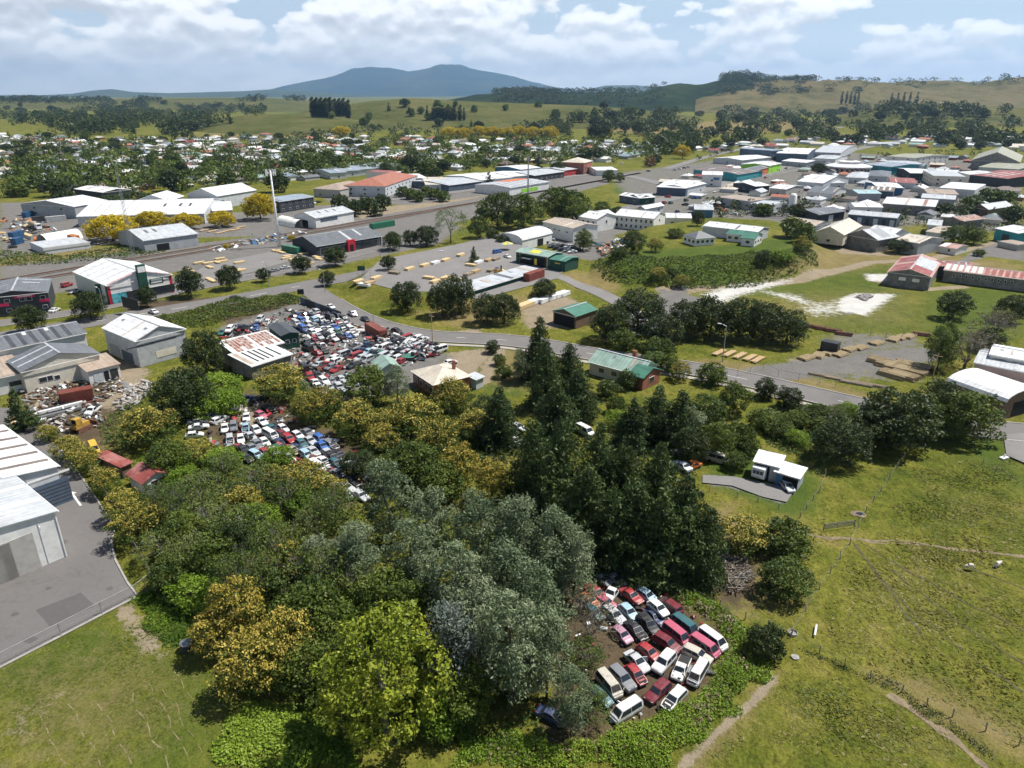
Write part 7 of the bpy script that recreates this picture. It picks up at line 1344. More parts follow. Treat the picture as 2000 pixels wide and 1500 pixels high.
# middle scrapyard
z2 = zc(350, 750, 3.3333); MY = 'scrapped cars in the middle yard'; mrng = random.Random(5)
for kind, c, r, f in [
 ('ute', 'red', (245, 160), (330, 122)), ('ute', 'white', (305, 172), (390, 130)), ('wagon', 'navy', (385, 105), (480, 72)), ('sedan', 'black', (490, 95), (570, 70)), ('hatch', 'white', (170, 215), (250, 182)), ('wagon', 'white', (215, 240), (305, 198)),
 ('sedan', 'white', (75, 240), (165, 230)), ('sedan', 'white', (80, 278), (170, 265)), ('hatch', 'white', (60, 325), (135, 315)), ('sedan', 'white', (438, 168), (435, 240)), ('sedan', 'lightblue', (432, 245), (430, 298)), ('sedan', 'white', (293, 235), (297, 318)), ('wagon', 'grey', (352, 235), (354, 305)), ('wagon', 'silver', (325, 325), (332, 380)),
 ('hatch', 'white', (393, 318), (405, 382)), ('hatch', 'white', (472, 262), (530, 322)), ('sedan', 'silver', (435, 308), (492, 358)), ('sedan', 'grey', (480, 360), (535, 405)), ('hatch', 'white', (525, 345), (585, 400)), ('van', 'white', (545, 300), (640, 352)), ('sedan', 'navy', (620, 340), (682, 402)), ('wagon', 'red', (675, 318), (750, 372)),
 ('sedan', 'white', (508, 213), (565, 258)), ('hatch', 'pink', (498, 175), (560, 205)), ('sedan', 'teal', (568, 253), (638, 302)), ('hatch', 'white', (645, 262), (705, 305)), ('sedan', 'black', (545, 130), (610, 165)), ('sedan', 'grey', (795, 288), (870, 322)), ('hatch', 'white', (738, 310), (800, 345)), ('sedan', 'silver', (812, 333), (888, 382)),
 ('wagon', 'blue', (880, 323), (960, 370)), ('sedan', 'blue', (895, 368), (968, 422)), ('suv', 'grey', (955, 372), (1022, 408)), ('hatch', 'teal', (765, 358), (825, 402)), ('sedan', 'silver', (830, 400), (912, 462)), ('wagon', 'lightblue', (788, 422), (868, 478)), ('sedan', 'gold', (688, 398), (782, 448)), ('sedan', 'white', (898, 468), (978, 522)),
 ('suv', 'black', (958, 448), (1040, 498)), ('ute', 'black', (1000, 428), (1072, 470)), ('hatch', 'teal', (985, 490), (1050, 525)), ('suv', 'silver', (1058, 498), (1148, 552)), ('suv', 'black', (1105, 472), (1178, 512)), ('sedan', 'grey', (988, 543), (1082, 602)), ('sedan', 'yellow', (1082, 558), (1175, 622)), ('van', 'white', (848, 498), (945, 562)),
 ('sedan', 'silver', (1028, 638), (1145, 692)), ('sedan', 'silver', (950, 605), (1022, 652)), ('hatch', 'white', (1040, 690), (1110, 735)), ('hatch', 'red', (528, 413), (595, 462)), ('sedan', 'white', (578, 408), (645, 455)), ('sedan', 'silver', (615, 448), (685, 498)), ('sedan', 'white', (668, 448), (745, 498)), ('sedan', 'grey', (438, 383), (505, 428)),
 ('sedan', 'black', (375, 398), (455, 442)), ('wagon', 'lightblue', (465, 433), (535, 468)), ('sedan', 'black', (395, 458), (465, 492)), ('hatch', 'silver', (945, 425), (990, 455)), ('sedan', 'silver', (1150, 690), (1215, 735)), ('wagon', 'grey', (1150, 560), (1215, 600)), ('sedan', 'black', (1095, 600), (1170, 650)), ('sedan', 'maroon', (640, 300), (700, 340)), ('hatch', 'green', (610, 395), (670, 430)), ('sedan', 'navy', (730, 395), (790, 420))]:
    carpx(kind, c, z2(*r), z2(*f), '%s %s wreck in the middle scrapyard' % ({'lightblue': 'pale blue', 'navy': 'dark blue'}.get(c, c), KL[kind]), group=MY, lod=1, sc=.84, wheels=mrng.random() < .5, bonnet=mrng.random() < .8, dent=int(mrng.random() < .35))
# upper scrapyard: packed blocks of wrecks, direction of each block from the picture
UY = 'scrapped cars in the upper yard'; PAL = ['white']*11+['silver']*8+['grey']*5+['black']*8+['red']*2+['maroon', 'blue', 'navy', 'navy', 'green', 'lightblue', 'gold', 'beige']
UPOS = []
def pack(poly, d0, d1, seed, cap, sl=4.25, sw=1.85):
    rg = random.Random(seed); pl = [tuple(P(*q)[:2]) for q in poly]; a, b = P(*d0), P(*d1); e = (b-a).normalized(); n = Vector((-e.y, e.x, 0)); c = Vector((sum(p[0] for p in pl)/len(pl), sum(p[1] for p in pl)/len(pl), 0)); k = 0
    for i in range(-12, 13):
        for j in range(-26, 27):
            p = c+e*(i*sl+rg.uniform(-.25, .25))+n*(j*sw+rg.uniform(-.12, .12))
            if k >= cap or float(sdf(pl, np.array([p.x]), np.array([p.y]))[0]) > -.3 or rg.random() < .05 or any((p-q).length < 1.6 for q in UPOS): continue
            UPOS.append(p.copy()); kind = rg.choice(['sedan', 'sedan', 'hatch', 'hatch', 'wagon', 'suv', 'van', 'ute']); colr = rg.choice(PAL); k += 1
            st = rg.random() < .12
            car(kind, colr, (p.x, p.y, 0), math.atan2(e.y, e.x)+rg.choice((0, math.pi))+rg.uniform(-.14, .14), '%s %s wreck in the upper scrapyard' % ({'lightblue': 'pale blue', 'navy': 'dark blue'}.get(colr, colr), KL[kind]), UY, lod=1, wheels=rg.random() < .4, bonnet=rg.random() < .75, dent=int(rg.random() < .45), z=.75 if st else 0, tilt=rg.uniform(-.05, .05) if st else 0, roll=rg.uniform(-.06, .06) if st else 0)
pack([(560, 622), (600, 608), (660, 615), (705, 645), (690, 660), (640, 668), (600, 655), (575, 640)], (558, 631), (576, 639), 1, 56)
pack([(418, 650), (470, 636), (535, 628), (560, 625), (505, 645), (470, 652), (440, 664)], (436, 650), (424, 660), 2, 20)
pack([(596, 662), (640, 672), (640, 690), (610, 700), (596, 680)], (600, 665), (612, 671), 3, 10)
pack([(600, 722), (640, 700), (700, 678), (745, 668), (800, 660), (850, 676), (862, 690), (800, 705), (772, 712), (735, 700), (700, 716), (650, 735)], (640, 705), (672, 692), 4, 74)
pack([(575, 718), (640, 738), (690, 728), (705, 745), (690, 770), (640, 775), (600, 745)], (600, 715), (622, 738), 5, 28)
for k, c, r, f, lb, kw in [('sedan', 'white', (612, 744), (632, 764), 'white sedan with black roof stripe in front of the rusty lean-to', {}), ('van', 'white', (866, 680), (853, 684), 'white hatchback shell nose up beside the side street', {}), ('sedan', 'silver', (836, 683), (858, 676), 'silver sedan on the grass by the side street footpath', {}),
    ('sedan', 'white', (637, 593), (655, 602), 'white sedan parked on the side street nearest the main road', dict(lod=0)), ('ute', 'white', (679, 606), (698, 617), 'white pickup parked on the side street behind the black car', dict(lod=0)), ('sedan', 'black', (704, 616), (723, 627), 'black car parked behind the white pickup on the side street', dict(lod=0)), ('hatch', 'black', (765, 642), (784, 647), 'black hatchback parked outside the scrapyard on the side street', dict(lod=0)),
    ('suv', 'black', (450, 585), (468, 579), 'black four-wheel-drive on the main road', {}), ('sedan', 'grey', (530, 528), (542, 525), 'grey car in the car park beside the small street tree', {}), ('sedan', 'silver', (551, 522), (563, 520), 'silver car in the car park near the green container', {}), ('sedan', 'white', (95, 609), (117, 599), 'white car beside the dark grey office', {}), ('ute', 'white', (130, 572), (158, 564), 'white pickup beside the hardware store', {}), ('suv', 'red', (120, 558), (140, 552), 'red vehicle behind the hardware store', {}),
    ('hatch', 'white', (872, 708), (888, 704), 'white hatchback in the driveway of the cream-roofed house', {}), ('suv', 'blue', (958, 493), (984, 488), 'blue pickup parked beside the timber shop', {}), ('sedan', 'white', (984, 497), (998, 502), 'white car parked beside the timber shop', {}), ('van', 'white', (1128, 833), (1156, 848), 'white van with side windows under the conifers', dict(lod=0)),
    ('wagon', 'silver', (1350, 885), (1322, 880), 'silver vehicle under the trees near the carport', {}), ('sedan', 'white', (1340, 912), (1326, 903), 'white car by the conifers beside the driveway', {}), ('sedan', 'orange', (1358, 905), (1343, 910), 'orange car by the conifers beside the driveway', {}), ('van', 'beige', (1395, 893), (1410, 897), 'old beige van in deep shade near the carport', {}), ('hatch', 'silver', (1535, 945), (1540, 950), 'silver car nosed into the low white garage', {}),
    ('ute', 'white', (190, 793), (172, 806), 'small white tip truck with red tray in the junk yard', {}), ('van', 'yellow', (180, 868), (187, 883), 'yellow van abandoned behind the fence trees', {}), ('ute', 'white', (995, 855), (1010, 862), 'white wreck under the conifers beside the fence', {}), ('sedan', 'silver', (1000, 828), (1022, 836), 'silver wreck in the shade of the conifers', {})]:
    kw = dict(lod=1) | kw; carpx(k, c, r, f, lb, group='other cars', **kw)
for i, (x, y) in enumerate([(1080, 478), (1090, 480), (1100, 482), (1110, 485), (1120, 487), (1078, 484), (1088, 487), (1098, 490), (1108, 492), (1118, 494), (1068, 476), (1075, 470), (1126, 490)]):
    p = P(x, y); car(random.choice(['sedan', 'wagon', 'hatch', 'suv']), random.choice(['black', 'grey', 'silver', 'white', 'black']), p, R(20)+random.choice((0, math.pi)), 'parked car packed behind the open timber shop', 'cars behind the timber shop', 2)
for i, (x, y, c) in enumerate([(905, 487, 'white'), (860, 499, 'silver'), (300, 612, 'white'), (1070, 443, 'blue'), (1180, 418, 'white'), (700, 474, 'red'), (715, 471, 'red'), (1590, 392, 'white'), (1620, 390, 'silver'), (1700, 352, 'white'), (1520, 334, 'white'), (1535, 330, 'black'), (1218, 444, 'white'), (1232, 447, 'white'), (1340, 393, 'black'), (1356, 388, 'blue'), (1377, 382, 'white'), (1396, 376, 'white'), (1417, 371, 'silver'), (1435, 366, 'white'), (1452, 358, 'red'), (1440, 362, 'maroon'), (1318, 333, 'silver'), (1327, 331, 'white'), (1336, 329, 'black'), (1345, 327, 'silver'), (1304, 386, 'red'), (1310, 398, 'green'), (1495, 348, 'red'), (1780, 352, 'silver'), (1785, 345, 'white'), (1770, 366, 'white'), (1776, 368, 'black'), (1765, 371, 'silver'), (1758, 376, 'white'), (1800, 380, 'white'), (1645, 378, 'red'), (1660, 382, 'lightblue'), (1640, 370, 'black'), (1550, 372, 'white'), (1560, 370, 'silver'), (1545, 377, 'black'), (1795, 357, 'black'), (1790, 362, 'black'), (1568, 362, 'blue'), (1553, 366, 'white'), (760, 362, 'white'), (788, 366, 'silver'), (770, 357, 'red'), (805, 357, 'white'), (1080, 342, 'silver'), (1092, 340, 'white'), (1105, 338, 'black'), (612, 398, 'white'), (622, 396, 'black'), (135, 423, 'red'), (25, 484, 'black'), (1970, 352, 'white'), (1215, 320, 'white'), (1402, 410, 'red'), (1415, 412, 'orange'), (1880, 360, 'white')]):
    p = P(x, y); kd = random.choice(['sedan', 'hatch', 'wagon', 'suv']); car(kd, c, p, math.atan2(SX.y, SX.x)+random.choice((0, math.pi/2, math.pi)), '%s car beyond the main road' % {'lightblue': 'pale blue'}.get(c, c), 'cars in town', 2)
crng = random.Random(77); ua_ = math.atan2(SX.y, SX.x)
for k in range(70):
    x = crng.uniform(1260, 1980); y = crng.uniform(325, 440); p = P(x, y)
    if any((p.x-q[0])**2+(p.y-q[1])**2 < (q[2]+3)**2 for q in BP) or any((p.x-q[0])**2+(p.y-q[1])**2 < 80 for q in HPOS): continue
    c = crng.choice(['white', 'white', 'silver', 'grey', 'black', 'red', 'blue', 'navy']); car(crng.choice(['sedan', 'hatch', 'wagon', 'suv']), c, p, ua_+crng.choice((0, math.pi/2, math.pi)), '%s car beyond the main road' % {'navy': 'dark blue'}.get(c, c), 'cars in town', 2)
# ---------------------------------------------------------------- yard objects
def container(x, y, L, ang, m, label, H_=2.6, W=2.44):
    p = P(x, y); o = thing('shipping_container', label, 'container', (p.x, p.y, p.z), ang); MB().box((0, 0, H_/2), (L, W, H_)).build('body', m, o)
    for sx in (-1, 1): MB().box((sx*(L/2+.03), 0, H_/2), (.05, W-.2, H_-.2)).build('door' if sx > 0 else 'end_panel', m, o)
    for k in range(int(L/.45)): 
        for sy in (-1, 1): MB().box((-L/2+.3+k*.45, sy*(W/2+.025), H_/2), (.2, .05, H_-.3)).build('rib', m, o) if L < 7 and m == 'container_red' else None
    return o
ua = math.atan2(SX.y, SX.x)
def dirpx(a, b): p, q = P(*a), P(*b); return math.atan2((q-p).y, (q-p).x)
container(152, 783, 6.06, dirpx((124, 785), (178, 775)), 'container_red', 'rusty red shipping container in the junk yard')
container(33, 463, 7, dirpx((0, 470), (30, 462)), 'container_blue', 'large blue skip container in the left depot yard'); container(35, 476, 5, dirpx((0, 480), (30, 472)), 'container_blue', 'small blue skip container in the left depot yard'); container(58, 423, 7, dirpx((40, 428), (70, 422)), 'container_blue', 'blue container behind the cement truck'); container(82, 432, 8, dirpx((60, 434), (100, 430)), 'trim_dark', 'black open container beside the white container'); container(110, 432, 9, dirpx((90, 434), (130, 430)), 'container_grey', 'white container beside the black open container')
container(570, 493, 10, dirpx((545, 488), (590, 497)), 'container_green', 'green container at the foot of the white radio mast'); container(747, 444, 14, dirpx((728, 447), (768, 440)), 'container_green', 'long bright green wagon beside the railway'); container(143, 470, 8, dirpx((130, 468), (155, 474)), 'container_orange', 'orange container beside the white dome tent'); container(1043, 545, 9, dirpx((1020, 552), (1055, 540)), 'container_red', 'rust-topped container against the green storage shed')
container(735, 655, 9, dirpx((722, 650), (752, 668)), 'container_red', 'red-brown steel bin full of scrap by the side street'); container(1620, 686, 4, dirpx((1608, 690), (1632, 695)), 'trim_dark', 'small black skip in the gravel pole yard')
def lathe(prof, n=16):
    mb = MB()
    for (r, z) in prof:
        for k in range(n): a = 2*math.pi*k/n; mb.v.append((r*math.cos(a), r*math.sin(a), z))
    for j in range(len(prof)-1):
        for k in range(n): mb.f.append((j*n+k, j*n+(k+1) % n, (j+1)*n+(k+1) % n, (j+1)*n+k)); mb.m.append(0)
    return mb
p = P(366, 1268); o = thing('water_tank', 'round silver water tank beside the orange blossom trees', 'tank', p); lathe([(0, 0), (.72, 0), (.72, .9), (.70, .95)]).build('body', 'trim_dark', o); lathe([(.74, .94), (.74, 1.0), (.6, 1.08), (0, 1.16)]).build('lid', 'steel', o, True)
p = P(1545, 415); o = thing('silo', 'white upright silo beside the grey flat-roofed block', 'silo', p); lathe([(2, 0), (2, 9), (1.2, 10), (0, 10.2)]).build('body', 'wall_white', o, True)
p = P(972, 688); o = thing('trampoline', 'low round green-topped trampoline at the scrapyard edge', 'trampoline', P(798, 700)); lathe([(0, .9), (1.9, .9), (2.1, .8), (2.1, .2)]).build('mat', 'roof_green', o); lathe([(2.15, .0), (2.2, .9)]).build('skirt', 'trim_dark', o)
p = P(118, 470, 0); o = thing('dome_tent', 'white fabric dome shelter in the left depot yard', 'shelter', p, dirpx((100, 475), (140, 468)))
mb = MB(); K = 8
for sx in (-8, 8):
    for j in range(K+1): a = math.pi*j/K; mb.v.append((sx, 4*math.cos(a), 4*math.sin(a)))
for j in range(K): mb.f.append((j, j+1, K+2+j, K+1+j)); mb.m.append(0)
mb.build('cover', 'fabric_white', o, True); MB().quad(*[(8, 4*math.cos(math.pi*j/K), 4*math.sin(math.pi*j/K)) for j in range(K+1)]).build('end_wall', 'fabric_white', o)
p = P(612, 452); o = thing('fabric_shelter', 'long white barrel shelter beside the railway shed', 'shelter', P(570, 440), dirpx((525, 430), (590, 445)))
mb = MB()
for sx in (-9, 9):
    for j in range(K+1): a = math.pi*j/K; mb.v.append((sx, 3.6*math.cos(a), 3.8*math.sin(a)))
for j in range(K): mb.f.append((j, j+1, K+2+j, K+1+j)); mb.m.append(0)
mb.build('cover', 'fabric_white', o, True)
# circular arcade with arches
p = P(1655, 338); o = thing('arcade', 'circular white arcade with a ring of arches in the town centre', 'arcade', p)
lathe([(17, 5.2), (17.6, 5.0), (17.6, 5.8), (10, 7.6), (9.5, 7.4)], 36).build('roof', 'roof_white', o); lathe([(13, 0), (13, 5.4)], 36).build('wall', 'wall_brick', o); lathe([(8, 6.5), (8, 9), (8.3, 9.2), (4, 10)], 24).build('drum', 'wall_white', o)
for k in range(28):
    a = 2*math.pi*k/28; mb = MB(); cx, cy = 16.6*math.cos(a), 16.6*math.sin(a); tx, ty = -math.sin(a), math.cos(a)
    mb.tube([(cx+tx*1.7*math.cos(math.pi*q/6), cy+ty*1.7*math.cos(math.pi*q/6), (0 if q in (0, 6) else 3.0+1.9*math.sin(math.pi*q/6))) for q in range(7)], .22, 5); mb.build('arch', 'wall_white', o)
# timber and pole stacks, each made of its pieces
LOG = {}; simple('fresh_pole', (.30, .235, .14), .9, var=.3, scale=4)
def stack(x, y, n, rows, L, w, ang, m, label, group, rnd=False, nm='timber_stack', piece='board', cat='timber'):
    p = P(x, y); o = thing(nm, label, cat, (p.x, p.y, p.z), ang, group); key = (L, w, rnd, m)
    if key not in LOG: LOG[key] = (MB().tube([(-L/2, 0, 0), (L/2, 0, 0)], [w/2, w/2*.9], 7) if rnd else MB().box((0, 0, 0), (L, w*.94, w*.55))).mesh(piece, m)
    for r_ in range(rows):
        k = n-r_ if rnd else n
        for i in range(k):
            c = link(piece, LOG[key], o); c.location = (random.uniform(-.25, .25), (i-(k-1)/2)*w, (w*.5+r_*w*.86) if rnd else (.25+r_*w*.58)); c.rotation_euler = (0, 0, random.uniform(-.012, .012))
    return o
PS = 'stack of timber poles in the gravel yard'
for x, y, L in [(1722, 708, 5), (1738, 716, 5), (1755, 722, 5), (1745, 734, 5), (1765, 736, 5), (1782, 728, 5), (1775, 715, 5), (1790, 718, 5)]: stack(x, y, 12, 3, 6, .34, dirpx((1700, 712), (1740, 722))+random.uniform(-.2, .2), 'fresh_pole', 'big heap of round poles near the macrocarpa', 'pole heaps', True, 'pole_stack', 'pole', 'poles')
for x, y in [(1575, 700), (1598, 695), (1622, 690), (1640, 693), (1660, 683), (1680, 680), (1712, 671), (1745, 664), (1760, 660), (1775, 658)]: stack(x, y, 9, 2, 4.2, .30, dirpx((1570, 700), (1590, 690))+random.uniform(-.2, .2), 'fresh_pole', 'row stack of timber poles along the grass strip', 'pole stacks along the strip', True, 'pole_stack', 'pole', 'poles')
for x, y in [(1588, 640), (1607, 644), (1628, 648), (1648, 654), (1800, 655)]: stack(x, y, 6, 3, 4, .3, dirpx((1580, 640), (1620, 645)), 'rusty_iron', 'dark log stack beside the meadow fence', 'dark log stacks', True, 'log_stack', 'log', 'logs')
for x, y in [(1610, 735), (1640, 742), (1672, 750), (1700, 752)]: stack(x, y, 6, 2, 6.5, .2, dirpx((1590, 732), (1700, 752)), 'old_timber', 'long rail stack behind the side street verge', 'rail stacks', True, 'rail_stack', 'rail', 'timber')
for x, y in [(1405, 690), (1425, 692), (1445, 696), (1465, 700), (1480, 704)]: stack(x, y, 6, 2, 5, .24, dirpx((1400, 700), (1430, 685)), 'wood', 'pale timber bundle under the belt of dark trees', 'timber bundles under the trees', False)
for i, (x, y) in enumerate([(1015, 604), (1030, 598), (1045, 592), (1060, 590), (1075, 585), (1090, 580), (1100, 577)]): stack(x, y, 5, 4, 4.5, .5, dirpx((1020, 605), (1100, 575)), 'plastic_white' if i > 1 else 'fresh_timber', 'wrapped white timber pack below the timber yard' if i > 1 else 'plain timber pack below the timber yard', 'timber packs', False)
TY = 'timber stack in the timber yard'
for x, y in [(700, 552), (712, 558), (722, 555), (735, 545), (770, 535), (800, 527), (830, 520), (850, 515), (870, 510), (920, 520), (935, 514), (900, 500), (955, 510), (968, 508), (915, 538), (930, 532), (870, 545), (850, 552), (838, 545), (890, 548), (960, 530)]: stack(x, y, 4, 3, 4.2, .45, dirpx((700, 560), (760, 538))+random.choice((0, 0, 1.57)), random.choice(['fresh_timber', 'wood', 'fresh_timber', 'old_timber', 'plastic_white']), TY, 'stacks in the timber yard')
for k in range(34):
    t_ = random.random(); x = 365+t_*255+random.uniform(-10, 10); y = 527-t_*43+random.uniform(-9, 12)
    if k % 3 == 0: x += 40; y += 14
    stack(x, y, 3, 2, 4.0, .5, dirpx((400, 520), (520, 500))+random.choice((0, 1.57)), 'fresh_timber', 'yellow timber stack in the yard beside the railway', 'yellow timber stacks')
for x, y in [(400, 450), (415, 452), (430, 455), (445, 451), (460, 449), (470, 444)]: stack(x, y, 4, 1, 6, .4, dirpx((400, 455), (430, 448)), 'wood', 'flat timber stack under the golden elms', 'stacks under the elms')
for x, y in [(48, 1108), (58, 1100), (80, 1098), (97, 1090)]: stack(x, y, 6, 3 if x < 70 else 2, 1.2, .2, dirpx((60, 1105), (100, 1088)), 'fresh_timber' if x > 70 else 'wood', 'wooden pallet against the white warehouse wall', 'pallets by the warehouse', False, 'pallet_stack', 'plank', 'pallet')
for x, y in [(28, 823), (33, 832)]: stack(x, y, 5, 4, 1.4, .3, 0.4, 'fresh_timber', 'stacked crates behind the ribbed warehouse', 'crates behind the warehouse', False, 'crate_stack', 'crate', 'crate')
# power poles and street lamps
def pole(x, y, h, label, lamp=True, m='wood', r=.13, name='street_lamp', side=1, cross=False):
    p = P(x, y); o = thing(name, label, 'street lamp' if lamp else 'pole', p, ua+math.pi/2); MB().tube([(0, 0, -.2), (0, 0, h)], [r, r*.6], 7).build('post', m, o)
    if lamp:
        MB().tube([(0, 0, h-.15), (side*.8, 0, h+.15), (side*1.5, 0, h+.2)], .05, 5).build('arm', 'steel', o); MB().box((side*1.8, 0, h+.2), (.9, .3, .14)).build('lamp_head', 'plastic_white', o)
    if cross: MB().box((0, 0, h-.5), (1.8, .1, .12)).build('crossarm', m, o)
for a in [(635, 570, 7, 'street lamp on the corner lawn of the timber yard'), (207, 624, 9, 'street lamp between the two left street trees'), (525, 558, 7.5, 'street lamp beside the smallest street tree'), (743, 504, 8, 'street lamp in front of the dark showroom'), (1411, 706, 9, 'street lamp beside the timber bundles')]: pole(*a, m='steel')
for a in [(845, 672, 8, 'wooden power pole beside the side street footpath'), (731, 648, 5, 'wooden pole beside the red-brown scrap bin'), (813, 622, 6, 'wooden power pole on the brown bank'), (1817, 758, 8, 'power pole in front of the brownish macrocarpa'), (1830, 820, 7, 'pole among the spreading trees')]: pole(*a, lamp=False, name='power_pole', cross=a[0] in (845, 1817))
# masts
p = P(546, 482); o = thing('radio_mast', 'tall white radio mast with antenna crown beside the railway', 'mast', p); MB().tube([(0, 0, 0), (0, 0, 15), (0, 0, 31)], [.75, .5, .28], 12).build('pole', 'plastic_white', o, True)
MB().tube([(1.9*math.cos(a*math.pi/6), 1.9*math.sin(a*math.pi/6), 30) for a in range(13)], .08, 4).build('head_ring', 'plastic_white', o)
for k in range(9): a = 2*math.pi*k/9; MB().box((1.9*math.cos(a), 1.9*math.sin(a), 30.2), (.35, .35, 2.4)).build('antenna', 'plastic_white', o)
p = P(262, 508); o = thing('lattice_mast', 'thin grey lattice mast in front of the goods shed', 'mast', p); mb = MB(); hh = 33
for k in range(3):
    a = 2*math.pi*k/3; mb.tube([(.9*math.cos(a), .9*math.sin(a), 0), (.35*math.cos(a), .35*math.sin(a), hh)], .06, 4)
mb.build('legs', 'steel', o); mb = MB()
for j in range(22):
    z0, z1 = hh*j/22, hh*(j+1)/22; r0, r1 = .9-.55*j/22, .9-.55*(j+1)/22
    for k in range(3): a, b = 2*math.pi*k/3, 2*math.pi*(k+1)/3; mb.tube([(r0*math.cos(a), r0*math.sin(a), z0), (r1*math.cos(b), r1*math.sin(b), z1)], .035, 3, cap=False)
mb.build('bracing', 'steel', o)
p = P(1031, 415); o = thing('grey_mast', 'slim grey monopole behind the large trees', 'mast', p); MB().tube([(0, 0, 0), (0, 0, 29)], [.5, .3], 8).build('pole', 'steel', o); MB().box((0, 0, 28), (1.2, 1.2, 2.2)).build('antenna', 'steel', o)
# signs
def board(x, y, w, h, z, ang, m, label, legs=2, name='sign_board'):
    p = P(x, y); o = thing(name, label, 'sign', p, ang); MB().box((0, 0, z+h/2), (w, .12, h)).build('panel', m, o)
    for k in range(legs): MB().tube([((k-.5)*w*.7 if legs > 1 else 0, .1, 0), ((k-.5)*w*.7 if legs > 1 else 0, .1, z+h)], .08, 5).build('leg', 'steel', o)
board(259, 616, 8, 3.2, 2, dirpx((244, 612), (275, 620)), 'trim_dark', 'large black billboard seen from behind on the main road'); board(707, 546, 2.4, 1.6, 3, .2, 'sign_green', 'dark sign on two posts beside the timber yard'); board(588, 578, 2, 1.6, .6, .1, 'trim_dark', 'black and white sign at the street corner'); board(198, 590, 1.6, 5.5, .2, dirpx((190, 590), (210, 588)), 'sign_green', 'tall dark sign panel at the corner of the hardware store', 1)
# umbrellas
p = P(990, 488); o = thing('market_umbrella', 'yellow and green market umbrella beside the timber shop', 'umbrella', p); MB().tube([(0, 0, 0), (0, 0, 3.2)], .05, 5).build('pole', 'steel', o)
for k in range(8):
    a, b = 2*math.pi*k/8, 2*math.pi*(k+1)/8; MB().quad((0, 0, 3.4), (2.6*math.cos(a), 2.6*math.sin(a), 2.5), (2.6*math.cos(b), 2.6*math.sin(b), 2.5)).build('canopy_panel', 'sun_yellow' if k % 2 else 'roof_palegreen', o)
# fences
def fence(px, step, h, label, wires=(.5, 1.0), pm='old_timber', r=.07, rail=False, name='fence', lean=.06, mesh=False):
    pts = resample([P(*q) for q in px], step); c = pts[0]; o = thing(name, label, 'fence', (c.x, c.y, 0)); rel = [(p.x-c.x, p.y-c.y, float(H(p.x, p.y))) for p in pts]
    me = MB().tube([(0, 0, -.3), (0, 0, h)], [r, r*.9], 6).mesh('post', pm)
    for q in rel: b = link('post', me, o); b.location = q; b.rotation_euler = (random.gauss(0, lean), random.gauss(0, lean), 0)
    for z in wires: MB().tube([(q[0], q[1], q[2]+z) for q in rel], .009, 3, cap=False).build('wire', 'wire', o)
    if rail: MB().tube([(q[0], q[1], q[2]+h-.03) for q in rel], .035, 5).build('top_rail', 'steel', o)
    if mesh:
        mb = MB()
        for a, b in zip(rel[:-1], rel[1:]):
            n = int((Vector(b)-Vector(a)).length/.35)
            for i in range(n):
                for s in (-1, 1): t0, t1 = i/n, min(1, max(0, (i+s*4)/n)); mb.tube([tuple(Vector(a).lerp(Vector(b), t0)+Vector((0, 0, .05))), tuple(Vector(a).lerp(Vector(b), t1)+Vector((0, 0, h-.05)))], .006, 3, cap=False)
        mb.build('chain_link', 'wire', o)
fence([(1545, 1245), (1600, 1275), (1650, 1300), (1700, 1325), (1760, 1352), (1810, 1378), (1860, 1400), (1925, 1428), (1990, 1455)], 3.6, 1.2, 'post and wire fence along the muddy ditch in the paddock', name='paddock_fence')
fence([(1355, 1165), (1405, 1185), (1455, 1210), (1500, 1225), (1545, 1245)], 3.2, 1.2, 'old wooden fence behind the nearest scrapyard', name='paddock_fence')
fence([(1545, 1240), (1600, 1150), (1660, 1062), (1690, 1000), (1720, 960), (1765, 895)], 4, 1.1, 'wire fence line crossing the paddock to the spreading trees', name='paddock_fence')
fence([(1385, 960), (1440, 972), (1480, 980), (1520, 995), (1562, 1012), (1600, 960), (1612, 930)], 3, 1.1, 'low fence around the carport lawn', name='garden_fence')
fence([(1920, 905), (1945, 920), (1972, 938), (2010, 960)], 2.6, 1.1, 'short fence at the top right of the paddock', name='paddock_fence')
fence([(-60, 1335), (0, 1304), (120, 1242), (200, 1200), (268, 1165), (300, 1140)], 3.4, 1.9, 'chain-link fence between the asphalt yard and the lawn', (.1, 1.0), 'steel', .045, True, 'chain_link_fence', .01, True)
fence([(300, 1140), (285, 1110), (260, 1070), (248, 1040), (215, 985), (180, 930), (140, 880), (90, 830), (40, 790)], 3.2, 1.8, 'chain-link fence along the blossoming trees', (.1, 1.0), 'steel', .045, True, 'chain_link_fence', .01)
fence([(1585, 640), (1640, 648), (1700, 655), (1760, 662), (1815, 655)], 3.5, 1.3, 'wire fence between the meadow and the gravel yard', name='yard_fence'); fence([(1440, 735), (1490, 722), (1520, 735), (1600, 750), (1730, 775)], 3, 1.6, 'mesh fence along the side street verge', (.2, .9, 1.5), 'steel', .05, True, 'yard_fence', .01)
fence([(672, 560), (740, 535), (800, 522), (850, 512), (910, 500)], 3, 1.4, 'post fence along the front of the timber yard', (.3, .7, 1.2), 'wood', name='yard_fence'); fence([(380, 482), (470, 466), (560, 452), (600, 445)], 5, 1.6, 'fence along the railway in front of the elms', (.4, 1.0, 1.5), 'old_timber', name='railway_fence')
mb = MB(); a, b = P(588, 592), P(667, 622); o = thing('concrete_wall', 'dark block wall between the side street and the upper scrapyard', 'wall', ((a+b)/2), math.atan2((b-a).y, (b-a).x)); L_ = (b-a).length
for k in range(8): MB().box((-L_/2+(k+.5)*L_/8, 0, 1.0), (L_/8-.04, .25, 2.0)).build('panel', 'wall_dark' if k % 3 else 'wall_slate', o)
